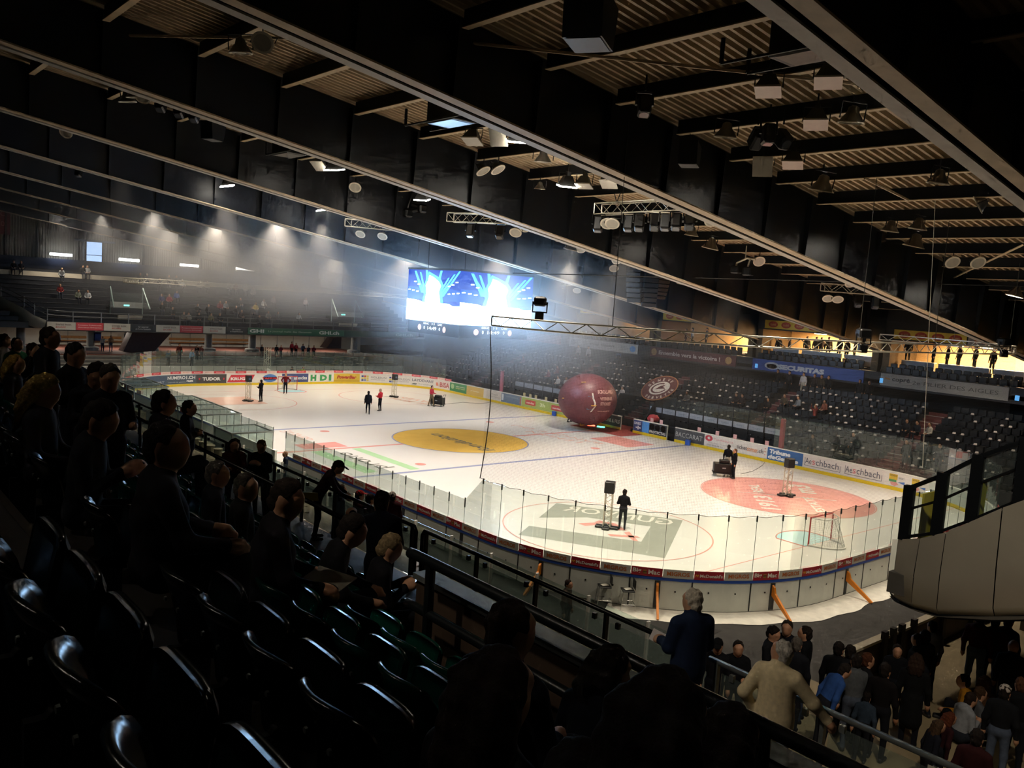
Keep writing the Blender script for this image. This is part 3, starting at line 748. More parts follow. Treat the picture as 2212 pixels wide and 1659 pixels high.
# cables from the near truss up to the roof
for s in (26, 35.2, 41, 48.5, 58):
    x, y, _, _ = bp(s); o = MB().tube((x, y, TZ+.3), (x, y, zp(y)), .012, 5).obj('suspension_cable', m_cable); tag(o, 'thin steel cable from the roof to the near truss, %s' % {26:'leftmost of five', 35.2:'at the lounge with yellow banner', 41:'by the right lounge', 48.5:'near the right edge', 58:'at the far corner'}[s], 'cable')
x, y = 30.3, -1.8
# rope down to the rink end
rp = MB(); a = at(2027, 300, y=-3.2); c = at(1993, 1010, y=2.6); rp.path([a, (a+c)/2+np.array([0,0,-.1]), c], .012, 5); o = rp.obj('hanging_rope', m_truss); tag(o, 'pale rope hanging from the roof down behind the near end glass', 'rope')
# truss-mounted stage lights
def truss_light(px, py, y, lab, up=True):
    p = at(px, py, y=y); r = thing('stage_light', lab, 'stage light', p, -.8)
    MB().bev(-.3, .25, -.2, .2, .1, .42, .05).obj('housing', m_black, r); MB().lathe([(.14,0),(.16,.3),(.12,.34)], 12, (-.2,0,.26), (-1,0,.1)).obj('barrel', m_black, r, True)
    MB().path([(0,-.24,.25),(0,-.24,-.1),(0,.24,-.1),(0,.24,.25)], .03, 5).obj('yoke', m_black, r); MB().bev(-.14, .14, -.14, .14, -.4, -.1, .03).obj('base', m_black, r)
truss_light(1166, 668, -14.5, 'black stage light standing on the left part of the near truss')
truss_light(1865, 737, -5.8, 'black stage light on the near truss below a cable'); truss_light(2170, 752, 6.6, 'black stage light at the right end of the near truss')
p = at(1667, 668, y=14.0)
def hung_truss(pts_px, drop, lab, lights, w_=.45):
    P = [roofpt(px, py, drop) for px, py in pts_px]; T = thing('lighting_truss', lab, 'truss', P[0]); b = MB()
    Q = [p-P[0] for p in P]; truss_seg(b, Q, w_, .03, .015, .5); b.obj('front_ladder', m_truss, T)
    off = np.array([0, .45, 0]); b = MB(); truss_seg(b, [q+off for q in Q], w_, .03, .015, .5); b.obj('rear_ladder', m_truss, T)
    for q in (Q[0]*.8+Q[-1]*.2, Q[0]*.2+Q[-1]*.8):
        zz = zp((q+P[0])[1])-(q+P[0])[2]; MB().tube(q+np.array([0,.2,w_]), q+np.array([.3,.2,zz]), .02, 5).tube(q+np.array([0,.2,w_]), q+np.array([-.3,.2,zz]), .02, 5).obj('hanger', m_dark, T)
    for k, (t, kind, lb) in enumerate(lights):
        q = P[0]*(1-t)+P[-1]*t; r = thing('moving_light' if kind == 'head' else 'round_lamp', lb, 'stage light', q+np.array([0,.2,-.42]), -.9)
        for nm, me in lamp_meshes(kind, 40 if kind == 'disc' else 15+10*(k % 3), False): link(nm, me, r)
        r.scale = (1.5,)*3 if kind == 'head' else (1,)*3
hung_truss([(1283,462),(1505,452)], 1.15, 'lighting truss loaded with black moving lights above the far blue line',
    [(.02,'head','black moving light at the left end of the loaded truss'), (.12,'disc','pale ringed lamp at left of the loaded truss'), (.17,'disc','second pale ringed lamp on the loaded truss'), (.34,'head','moving light left of centre on the loaded truss'), (.45,'head','moving light near the middle of the loaded truss'),
     (.60,'head','moving light right of the middle on the loaded truss'), (.70,'head','tall moving light on the right half of the loaded truss'), (.80,'head','dark moving light third from right on the loaded truss'), (.92,'head','moving light next to the girder on the loaded truss')])
hung_truss([(1772,628),(1920,640)], .8, 'lighting truss above the right hand lounges with one lit lamp',
    [(.1,'disc','left lamp of the truss above the right lounges'), (.25,'disc','second lamp of the truss above the right lounges'), (.55,'head','black light in the middle of the truss above the right lounges'), (.8,'head','black light at the right of the truss above the right lounges')])
hung_truss([(965,478),(1125,484)], 1.2, 'smoke veiled lighting truss above the big screen',
    [(.3,'head','left black light of the smoke veiled truss'), (.7,'head','right black light of the smoke veiled truss'), (.9,'disc','round lamp of the smoke veiled truss')])
hung_truss([(745,488),(840,497)], 1.2, 'pale lighting truss in the thick smoke left of the screen', [(.3,'disc','left lamp of the truss in thick smoke'), (.8,'disc','right lamp of the truss in thick smoke')])
hung_truss([(1462,612),(1500,618)], .9, 'short truss piece right of the hanging speakers', [])
hung_truss([(1207,615),(1243,616)], .9, 'short bar with two round lamps right of the screen', [(.0,'disc','left lamp of the short bar right of the screen'), (1.,'disc','right lamp of the short bar right of the screen')], .15)
# white bracket with angled lamps at (1610, 570)
p = roofpt(1610, 560, .6); r = thing('lamp_bracket', 'white angular bracket with two black lamps hanging from a pole', 'bracket', p)
b = MB(); b.tube((0,0,0), (0,0,.7), .03); b.tube((-.5,0,-.2), (.1,0,.05), .05).tube((.1,0,.05), (.55,.1,.0), .05).tube((-.5,0,-.2), (-.6,0,-.7), .05).tube((.3,0,.0), (.1,0,-.75), .05); b.obj('frame', m_truss, r)
MB().bev(-.75, -.25, -.2, .2, -.75, -.35, .05).obj('lamp_head', m_black, r); MB().bev(.0, .5, -.2, .2, -.85, -.4, .05).obj('lamp_head', m_black, r)
# ---- mirror ball frame under the second girder
def depth_pt(px, py, ref): d = (np.asarray(ref)-CAM) @ RM[2]; return at(px, py, d=d)
ref = at(862, 388, x=BEAMX[3]); ref[2] = zb(ref[1])
fr_ = thing('spot_frame', 'black pipe frame with spotlights hanging below the girder', 'lighting frame', ref)
A, B_, C_, D_ = [depth_pt(*p, ref)-ref for p in ((828,390),(911,397),(827,434),(911,440))]; E_ = depth_pt(853, 448, ref)-ref+np.array([.5,.5,0])
b = MB(); b.tube(A, B_, .05).tube(A, C_, .05).tube(B_, D_, .05).tube((A+B_)/2+np.array([.5,.5,0]), E_, .05).tube((A+B_)/2, (0,0,.1), .08); b.obj('pipe_frame', m_black, fr_)
for q, s_ in ((C_, 1), (D_, -1), (E_, 1)):
    b = MB(); b.bev(q[0]-.26, q[0]+.26, q[1]-.24, q[1]+.24, q[2]-.5, q[2]-.05, .08); b.tube(q+np.array([0,0,-.2]), q+np.array([.35*s_,.4*s_,-.05]), .12, 8); b.obj('spotlight', m_black, fr_)
pb = depth_pt(861, 427, ref); mb = thing('mirror_ball', 'round mirror ball with a warm glint hanging in the pipe frame', 'mirror ball', pb)
m_mirror = mat('mirror_tile', '8a8672', .12, 1., var=.25, scale=30)
b = MB(); n1, n2 = 10, 20
for i in range(n1):
    for j in range(n2):
        t0, t1 = PI*i/n1-PI/2, PI*(i+1)/n1-PI/2; f0, f1 = 2*PI*j/n2, 2*PI*(j+1)/n2; R__ = .36
        b.add([(R__*math.cos(t)*math.cos(f), R__*math.cos(t)*math.sin(f), R__*math.sin(t)) for t, f in ((t0,f0),(t0,f1),(t1,f1),(t1,f0))], [(0,1,2,3)])
b.obj('ball', m_mirror, mb); MB().tube((0,0,.34), (0,0,1.0), .01).obj('wire', m_dark, mb)
# ---- line array speakers
for k, (px, w_, py0, py1, lab) in enumerate(((1373, 24, 578, 652, 'left hanging column of line array speakers'), (1408, 26, 590, 662, 'middle hanging column of line array speakers'), (1432, 16, 588, 645, 'right hanging column of speakers with a tan side'))):
    p0 = at(px, py0, y=8.0+2*k); p1 = at(px, py1, y=8.0+2*k); h = p0[2]-p1[2]; r = thing('line_array', lab, 'loudspeaker', (p0[0], p0[1], p0[2]), -.75 + .5*(k-1))
    nbox = 7
    for i in range(nbox):
        a = i/nbox; bend = .5*a*a
        b = MB().bev(-.3, .3, -.5, .5, -h/nbox+.02, 0, .03); o = b.obj('speaker_box', m_black if k < 2 else mat('tan_box', '4a3a28', .6), r); o.location = (-bend, 0, -h*i/nbox); o.rotation_euler = (0, .12*i/nbox*3, 0)
    MB().tube((0,0,0), (0,0,zp(p0[1])-p0[2]), .02).obj('chain', m_dark, r)
# long cable pipe across the hall
pa, pc = at(1108, 590, x=6.0), at(2212, 618, x=29.0)
o = MB().tube(pa, pc, .03, 6).obj('cable_pipe', m_dark); tag(o, 'thin dark pipe running across the hall above the truss', 'pipe')
o = MB().tube(at(1245, 655, y=23.5), at(2212, 712, y=23.5), .025, 6).obj('cable_pipe', m_dark); tag(o, 'thin dark pipe in front of the lounge wall', 'pipe')
# ================================================================== the big screen
scr = thing('video_cube', 'four sided video screen cube glowing blue and white over centre ice', 'screen', (0,0,7.0)); w5 = 2.9
MB().bx(-w5+.05, w5-.05, -w5+.05, w5-.05, .75, 4.0).obj('cube_core', m_black, scr)
MB().bx(-w5-.03, w5+.03, -w5-.03, w5+.03, 4.0, 4.12).obj('top_frame', m_black, scr)
MB().bx(-w5+.12, w5-.12, -w5+.12, w5-.12, -.05, .75).obj('score_skirt', mat('score_panel', '10131c', .3, var=.05), scr)
for sx in (-1, 1):
    for sy in (-1, 1): MB().tube((sx*2, sy*2, 4.1), (sx*2, sy*2, zp(sy*2)-7.0), .03, 6).obj('suspension', m_dark, scr)
e_blue = emit_mat('screen_blue', (.03, .085, .55), 1.3); e_white = emit_mat('screen_white', (.40, .66, 1.0), 32.0); e_cyan = emit_mat('screen_cyan', (.08, .55, .95), 3.0)
e_mid = emit_mat('screen_mid', (.05, .17, .75), 1.3); e_num = emit_mat('score_digits', (.85, .9, 1.0), 1.6); e_pink = emit_mat('score_logo', (1., .72, .68), 1.3)
faces = [('px', lambda o: (lambda u, v: (w5+o, -w5+u*2*w5, .75+v*3.25))), ('my', lambda o: (lambda u, v: (-w5+u*2*w5, -w5-o, .75+v*3.25))),
         ('mx', lambda o: (lambda u, v: (-w5-o, w5-u*2*w5, .75+v*3.25))), ('py', lambda o: (lambda u, v: (w5-u*2*w5, w5+o, .75+v*3.25)))]
rs = random.Random(3)
for nm, F in faces:
    flat_poly('screen_panel', R_(0,1,0,1), F(.0), e_blue, scr)
    flat_poly('picture', [(0,.42),(.3,.42),(.5,.36),(.85,.42),(1,.42),(1,.62),(.8,.66),(.7,.55),(.3,.55),(.2,.66),(0,.66)], F(.004), e_mid, scr)
    for u0, v0, u1, v1, w_ in ((.30,.55,.14,.97,.030),(.34,.6,.24,.95,.022),(.40,.6,.36,.99,.03),(.56,.6,.64,.99,.03),(.62,.55,.78,.86,.02),(.66,.55,.88,.93,.022),(.68,.5,.97,.99,.024),(.36,.5,.22,.80,.02)):
        flat_poly('light_beam', [(u0-w_,v0),(u0+w_,v0),(u1+w_*.6,v1),(u1-w_*.6,v1)], F(.008), e_cyan, scr)
    flat_poly('stage_glow', [(.30,.38),(.70,.38),(.66,.62),(.70,.70),(.64,.82),(.60,.86),(.48,.93),(.40,.97),(.38,.86),(.34,.76),(.32,.66),(.34,.56)], F(.010), e_cyan, scr)
    flat_poly('stage_flare', [(.35,.36),(.65,.36),(.61,.58),(.64,.70),(.60,.78),(.50,.86),(.42,.90),(.40,.80),(.36,.70),(.38,.58)], F(.012), e_white, scr)
    flat_poly('ice_glare', [(0,0),(1,0),(1,.34),(.88,.33),(.80,.37),(.66,.37),(.30,.37),(.22,.40),(.10,.41),(0,.42)], F(.014), e_white, scr)
    for k, (u, v) in enumerate(((.04,.60),(.12,.585),(.2,.57),(.8,.555),(.88,.565),(.96,.58),(.15,.76),(.22,.71),(.80,.70),(.86,.73),(.93,.78))):
        flat_poly('stand_light', [(u-.022,v-.008),(u+.022,v-.004),(u+.022,v+.012),(u-.022,v+.008)], F(.016), e_white, scr)
    G = (lambda F: (lambda o: (lambda u, v: F(o-.12)(u, v))))(F)
    for t, u0, ww, v0, hh in (('0', .33, .025, -.165, .07), ('14:49', .405, .17, -.165, .07), ('0', .62, .025, -.165, .07), ('GSHC', .32, .11, -.065, .04), ('3 3', .48, .06, -.065, .04), ('LHC', .60, .08, -.065, .04)):
        flat_text('score_text', t, G(.015), e_num, scr, u0, v0, ww, hh, .03)
    flat_poly('team_badge', ell(.25, -.13, .035, .06, 16), G(.015), e_pink, scr); flat_poly('team_badge', ell(.72, -.13, .03, .06, 16), G(.015), e_pink, scr)
# ---- light of the floods: every lit lamp carries its own spot; unseen rows are added behind the girders to light the ice evenly
def flood_spot(p, t, P, size, blend=.9, soft=.25, col=LAMP):
    L = bpy.data.lights.new('flood_light', 'SPOT'); L.energy = P; L.color = col; L.spot_size = math.radians(size); L.spot_blend = blend; L.shadow_soft_size = soft
    o = bpy.data.objects.new('flood_light', L); COL.objects.link(o)
    d = Vector(t) - Vector(p); o.location = Vector(p) + d.normalized()*.35
    o.rotation_euler = d.to_track_quat('-Z', 'Y').to_euler()
for r, p in LIT: flood_spot((p[0], p[1], p[2]-.5), (p[0]-1.0, p[1]+.5, 0), VIS_P, 88, 1.0)
RN = ['first', 'second', 'third', 'fourth', 'fifth', 'sixth']
for gi, gx in enumerate(BEAMX[1:7]):
    for yi, y in enumerate((-10., 0., 10.)):
        p = (gx-1.5, y, zp(y)-.6); r = thing('flood_lamp', 'added floodlight behind the %s girder above the %s' % (RN[gi], ('near boards', 'middle of the ice', 'far boards')[yi]), 'lamp', p, 0, 'floods added behind the girders')
        for nm, me in lamp_meshes('flood', 10, True): link(nm, me, r)
        link('hanger', hang, r)
        tx = max(-26, min(26, gx-4.0)); flood_spot((p[0], p[1], p[2]-.3), (tx, y*.85, 0), SPOT_P*(.72 if (y == 0 and gi in (1, 2, 3)) else .85 if gi in (1, 2) else 1.0), 96, .85)
def hidden(gi, y, t, P, size, lab):  # unseen floods added to brighten the boards, the terrace and the far stands
    p = (BEAMX[gi]-1.5, y, zp(y)-.6); r = thing('flood_lamp', lab, 'lamp', p, 0, 'floods added behind the girders')
    for nm, me in lamp_meshes('flood', 10, True): link(nm, me, r)
    link('hanger', hang, r); flood_spot((p[0], p[1], p[2]-.3), t, P, size, .9)
for y in (-13., -5., 3.): hidden(0, y, (31.2, y+.5, 0), 1500, 92, 'added floodlight behind the nearest girder above the near end, %s' % {-13.: 'near side', -5.: 'middle', 3.: 'far side'}[y])
for gi in (1, 2, 3, 4): hidden(gi, -19.5, (BEAMX[gi]-2, -18.5, 0), 1500, 84, 'added floodlight behind the %s girder above the lower terrace' % RN[gi-1])
for gi in (1, 2, 3, 4): hidden(gi, 18.5, (BEAMX[gi]-3, 20.5, 2), 1100, 100, 'added floodlight behind the %s girder above the far side stand' % RN[gi-1])
for y in (-11., 0., 10.): hidden(7, y, (-43, y, 6), 1500, 104, 'added floodlight behind the last girder above the far upper stand, %s' % {-11.: 'left', 0.: 'middle', 10.: 'right'}[y])
# ================================================================== near stand: steps, seats, rails
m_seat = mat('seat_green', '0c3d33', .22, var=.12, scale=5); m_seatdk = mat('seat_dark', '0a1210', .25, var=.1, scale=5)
def row_y(k): return -33.18 + .9*k
def row_z(k): return 7.92 - .49*k              # floor of row k
stand = thing('near_stand', 'dark stepped terrace under the green seats in the foreground', 'grandstand', (40, -31, 0))
def sbox(name, m, x0, x1, y0, y1, z0, z1): return MB().bx(x0-40, x1-40, y0+31, y1+31, z0, z1).obj(name, m, stand)
for k in range(-3, 6):
    x1, x0 = 50., (6. if k < 6 else 6.)
    if k > 3: x1 = 38.5
    sbox('step', m_step, x0, x1, row_y(k)-.28, row_y(k)+.62, row_z(k)-.6, row_z(k))
    sbox('step_nosing', mat('nosing', '2e2820', .7, var=.2), x0, x1, row_y(k)+.56, row_y(k)+.622, row_z(k)-.05, row_z(k)+.004)
sbox('front_step', m_step, 6, 38.5, row_y(5)+.62, -27.75, 4.2, row_z(5)); sbox('front_step', m_step, 38.5, 50, row_y(3)+.62, -29.6, 5.8, row_z(3))
sbox('walkway', mat('walkway_floor', '3c3c42', .5, var=.15, scale=2), 6, 50, -30, -25.2, 4.2, 4.45)
sbox('support_wall', m_brown, 6, 38.5, -27.9, -27.75, 4.3, 5.5)
# parapet with cap in front of the right block
par = thing('parapet', 'brown parapet panel with grey top edge below the foreground handrail', 'parapet', (44, -29.62, 4.4))
MB().bx(-5.45, 6, -.06, .06, 0, 2.80).obj('panel', m_brown, par); MB().bx(-5.47, 6, -.09, .09, 2.80, 2.85).obj('cap', m_steel, par)
def handrail(name, lab, pts, r, posts_, zfloor, m, mid=None, base=(0,0,0)):
    T = thing(name, lab, 'handrail', pts[0]); B = np.array(pts[0]); P = [np.array(p)-B for p in pts]
    MB().path(P, r, 10).obj('top_rail', m, T, True)
    if mid is not None: MB().path([p-np.array([0,0,mid]) for p in P], r*.9, 8).obj('mid_rail', m, T, True)
    for x in posts_:
        MB().tube((x-B[0], 0, zfloor-B[2]), (x-B[0], 0, 0), r*.95, 8).obj('post', m, T)
    return T
handrail('handrail', 'black tube handrail with a lower rail on top of the brown parapet', [(38.82,-29.95,7.54), (38.9,-29.95,7.545), (50,-29.95,7.545)], .043, (39.12, 42.15, 45.2), 6.45, m_rail, .42)
handrail('handrail', 'dark handrail in front of the left block of seated spectators', [(34.25,-28,6.47), (6,-28,6.47)], .035, tuple(34.1-2.2*i for i in range(12)), 5.47, m_rail)
# rail with glass along the walkway; black on the left, galvanised on the right
RY, RZ = -25.3, 5.46
m_gpane = glass_mat('guard_glass', (.84, .90, .88), .05, .02, .05)
def glass_rail(lab, x0, x1, m, loops, glass=True, tags=()):
    T = thing('guard_rail', lab, 'handrail', (x0, RY, RZ)); L = x1-x0
    pts = [(0,0,0), (L,0,0)]
    if loops[0]: pts = [(0,0,-1.0), (0,0,-.08), (.06,0,0)] + pts[1:]
    if loops[1]: pts = pts[:-1] + [(L-.06,0,0), (L,0,-.08), (L,0,-1.0)]
    MB().path(pts, .036, 8).obj('top_rail', m, T, True)
    n = max(1, round(L/1.44))
    for i in range(n+1):
        MB().bx(-.025, .025, -.03, .03, -1.0, 0).obj('post', m, T).location = (.12+(L-.24)*i/n, 0, 0)
    if glass:
        for i in range(n):
            a, c = .12+(L-.24)*i/n+.07, .12+(L-.24)*(i+1)/n-.07
            MB().bx(a, c, -.006, .006, -.92, -.12).obj('glass_pane', m_gpane, T)
            for xx in (a+.15, c-.15): MB().bx(xx-.03, xx+.03, -.025, .025, -.16, -.08).obj('clamp', m, T)
    for xx in tags: MB().bx(xx-x0-.05, xx-x0+.05, -.05, -.045, -.17, -.06).obj('tag', paint('dcd8c8'), T)
    return T
glass_rail('black guard rail with glass behind the standing woman in a cap', 6, 32.15, m_rail, (0, 1))
glass_rail('black guard rail with hanging glass panes left of the man in navy', 32.35, 38.4, m_rail, (1, 0))
glass_rail('galvanised guard rail that the man in the cream jacket leans on', 38.55, 50, m_steel, (0, 0), True, (39.7, 41.25, 42.3))
# ---- tip-up seats
def seat_meshes(dark):
    m = m_seatdk if dark else m_seat
    b = MB(); nu, nv = 10, 6; vs = []
    for sgn in (0, 1):
        for j in range(nv+1):
            v = j/nv
            for i in range(nu+1):
                u = -1+2*i/nu
                wd = .235*(1-.10*max(0, v-.8)/.2*abs(u)**6); zt = .40+.40*v - .045*(abs(u)**3)*max(0, v-.7)/.3
                y = .085*u*u - .10*v + .02*math.sin(v*PI)*1. + (-.026 if sgn else 0)
                vs.append((u*wd, y, zt + (0 if sgn == 0 else -.004)))
    n = (nu+1)*(nv+1); fs = []
    for j in range(nv):
        for i in range(nu):
            a = j*(nu+1)+i; fs.append((a, a+nu+1, a+nu+2, a+1)); fs.append((n+a, n+a+1, n+a+nu+2, n+a+nu+1))
    for i in range(nu):
        a = nv*(nu+1)+i; fs.append((a, n+a, n+a+1, a+1)); fs.append((i, i+1, n+i+1, n+i))
    for j in range(nv):
        a = j*(nu+1); c = a+nu; fs.append((a, n+a, n+a+nu+1, a+nu+1)); fs.append((c, c+nu+1, n+c+nu+1, n+c))
    b.add(vs, fs); back = b.mesh('backrest', [m], True)
    b = MB(); vs = []; nu, nv = 8, 5
    for sgn in (0, 1):
        for j in range(nv+1):
            v = j/nv
            for i in range(nu+1):
                u = -1+2*i/nu
                y = .13 + .06*v + (.07 if sgn else 0)*math.sqrt(max(0., 1-.55*abs(u)**6))*(1-.5*abs(2*v-1)**5) ; zt = .40+.31*v - .03*(abs(u)**4)*(v > .9)
                vs.append((u*.205, y, zt))
    n = (nu+1)*(nv+1); fs = []
    for j in range(nv):
        for i in range(nu):
            a = j*(nu+1)+i; fs.append((a, a+1, a+nu+2, a+nu+1)[::-1]); fs.append((n+a, n+a+1, n+a+nu+2, n+a+nu+1))
    for i in range(nu):
        a = nv*(nu+1)+i; fs.append((a, a+1, n+a+1, n+a)); fs.append((i, n+i, n+i+1, i+1))
    for j in range(nv):
        a = j*(nu+1); c = a+nu; fs.append((a, a+nu+1, n+a+nu+1, n+a)); fs.append((c, n+c, n+c+nu+1, c+nu+1))
    b.add(vs, fs); pan = b.mesh('seat_pan', [m], True)
    br = MB().bx(-.02, .02, -.08, .12, .0, .40).bx(-.12, .12, .05, .09, .36, .41).mesh('bracket', [m_black])
    bo = MB().lathe([(0,.012),(.012,.010),(.014,0)], 8, (0,0,0), (0,-1,0)).mesh('bolt', [m_steel])
    return back, pan, br, bo
SM = {d: seat_meshes(d) for d in (False, True)}
ROWLAB = ['dark tip-up seat in the nearest row at lower left', 'dark green tip-up seat just below the brown gangway strip', 'dark green tip-up seat in the third row from the photographer', 'dark green tip-up seat in the fourth row from the photographer',
          'green tip-up seat two rows above the walkway rail', 'green tip-up seat in the row next to the walkway rail']
occupied = []          # filled by the people list: (row, x)
def add_seats():
    for k in range(0, 6):
        x = 41.46 + .255 + .51*14 + (.13*k % .51); nth = 0
        while x > 8:
            x -= .51
            if k > 3 and x > 38.1: continue
            if 38.1 < x < 38.75: continue
            z = row_z(k); y = row_y(k)
            if not inview((x, y, z+.75), 60): continue
            d = math.hypot(x-CAM[0], y-CAM[1])
            if k == 0 and x > 43.7: continue
            if any(kk == k and abs(xx-x) < .3 for kk, xx in occupied): continue
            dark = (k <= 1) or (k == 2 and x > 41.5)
            nth += 1
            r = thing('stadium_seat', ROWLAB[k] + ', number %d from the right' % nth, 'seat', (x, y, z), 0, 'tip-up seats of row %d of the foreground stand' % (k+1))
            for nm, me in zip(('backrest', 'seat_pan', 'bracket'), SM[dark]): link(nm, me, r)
            for sx in (-.09, .09): link('bolt', SM[dark][3], r, (sx, -.075, .62))
# ---- lower terrace between the walkway and the boards
low = thing('lower_stand', 'lower terrace with pale plank benches between the walkway and the near boards', 'grandstand', (25, -21, 0))
m_plank = mat('bench_plank', '8d7f66', .6, var=.2, scale=6); m_lowc = mat('terrace_grey', '5b5954', .8, var=.15, scale=2)
for k in range(7):
    y1 = -25.2 + 1.05*(k+1); z = 3.75 - .52*k
    MB().bx(-19, 11, y1-1.05+21, y1+21, z-.9, z).obj('tread', m_lowc, low)
    if k > 0:
        for j in range(7): MB().bx(-19+4.2*j, -19+4.2*j+4.05, y1-.8+21, y1-.45+21, z+.38, z+.43).obj('bench_plank', m_plank, low)
        for j in range(21): MB().bx(-18.8+1.4*j, -18.74+1.4*j, y1-.7+21, y1-.6+21, z, z+.38).obj('bench_leg', m_white, low)
for j in range(14):
    MB().bx(-19+2.1*j+.05, -19+2.1*j+2.05, 3.55, 3.565, .8, 1.75).obj('glass_pane', m_gpane, low); MB().bx(-19+2.1*j-.03, -19+2.1*j+.03, 3.5, 3.6, .0, 1.8).obj('guard_post', m_white, low)
MB().bx(-19, 10.4, 3.4, 3.6, -.1, .8).obj('front_wall', m_conc, low)
# ================================================================== standing terrace at lower right, under the curved upper stand
m_beige = mat('beige_floor', '8f8163', .75, var=.18, scale=1.2); m_brick = mat('brick_red_floor', '6a3a2e', .8, var=.2, scale=2)
ter = thing('standing_terrace', 'beige floored standing terrace crowded with people at lower right', 'terrace', (40, -14, 0))
MB().bx(-3.8, 12, -8.3, 14, 1.7, 2.0).obj('floor_slab', m_beige, ter); MB().bx(-5.4, -3.8, -9.2, -3.3, .0, 2.0).obj('floor_slab', m_beige, ter)
for k, (y0, z) in enumerate(((-25.2, 3.55), (-24.5, 3.0), (-23.8, 2.45))): MB().bx(-3.0, 10, y0+14, y0+.72+14, 1.5, z).obj('step', m_brick, ter)
MB().bx(-3.0, 10, -9.08, -7.2, 1.5, 2.02).obj('red_floor', m_brick, ter)
fw = thing('terrace_wall', 'brown timber wall with pale top edge along the standing terrace', 'wall', (36.15, -13, 0))
MB().bx(-.06, .06, -4.2, 12, -.03, 2.72).obj('timber_panel', m_brown, fw); MB().bx(-.09, .09, -4.2, 12, 2.72, 2.78).obj('cap', paint('b8b09a'), fw)
for y in (-2.6, -2.2, -1.8, -1.2, .4, 2.2, 4, 6): MB().bx(.06, .16, y-.08, y+.08, 1.95, 2.95).obj('timber_post', m_step, fw)
fw2 = thing('terrace_wall', 'dark brown timber partition beyond the standing terrace under the curved stand', 'wall', (38.2, -9.6, 2)); MB().bx(-1.2, 9, -.06, .06, 0, 1.25).obj('timber_panel', m_brown, fw2); MB().bx(-1.2, 9, -.09, .09, 1.25, 1.3).obj('cap', paint('b8b09a'), fw2)
# ---- the curved end of the near upper stand
pod = thing('upper_stand_end', 'pale curved metal panelled end of the near upper stand with dark framed glazing', 'grandstand', (38, -18, 4.2)); PO = np.array([38, -18, 4.2])
m_pod = mat('pod_panel', 'c6c1b0', .32, .35, var=.05, scale=1.2); m_frame = mat('pod_frame', '171b1f', .4, .2, var=.05)
pbx = [(1918,1290,-17.2),(1930,1303,-17.7),(1966,1320,-17.95),(2020,1336,-18.05),(2142,1343,-18.1)]
ptx = [(1928,1165),(1940,1165),(1987,1163),(2043,1150),(2165,1097)]
pts = [(at(a, c, y=y), at(*t, y=y)) for (a, c, y), t in zip(pbx, ptx)]
pts = [((np.array([37.05,-17.0,4.23]), np.array([37.05,-17.0,5.40])))] + pts
x = 39.16
for i in range(4): x += 1.25; pts.append((np.array([x,-18.1,4.68+.36*(x-39.16)]), np.array([x,-18.1,6.66+.70*(x-39.16)])))
def curve_panel(A, B, n=4, gap=.008):
    (b0, t0), (b1, t1) = A, B; b = MB(); vs = []
    prof = [(0, .28), (.04, .10), (.12, .0), (.5, -.03), (1., 0)]      # rounded lower edge: (height share, inset)
    for i in range(n+1):
        s = gap + (1-2*gap)*i/n
        lo = b0*(1-s)+b1*s; hi = t0*(1-s)+t1*s; d = (b1-b0); nn = np.array([d[1], -d[0], 0]); nn /= np.linalg.norm(nn)
        for h, ins in prof: vs.append(lo+(hi-lo)*h - nn*ins - PO)
    k = len(prof); fs = [(i*k+j, (i+1)*k+j, (i+1)*k+j+1, i*k+j+1) for i in range(n) for j in range(k-1)]
    return b.add(vs, fs).obj('cladding_panel', m_pod, pod, True)
for A, B in zip(pts[:-1], pts[1:]): curve_panel(A, B)
b = MB(); poly = [p[0]-PO+np.array([0,.05,.02]) for p in pts] ; back = [np.array([p[0][0], -6, p[0][2]+.02])-PO for p in pts[::-1]]
b.add(poly+back, [tuple(range(len(poly)*2))]); b.obj('soffit', mat('soffit', '4a463e', .7, var=.1), pod)
inner = MB()
for A, B in zip(pts[:-1], pts[1:]):
    o_ = np.array([.06, .10, 0]); inner.quad(A[0]+o_-PO, B[0]+o_-PO, B[1]+o_-PO, A[1]+o_-PO)
inner.obj('inner_lining', m_frame, pod)
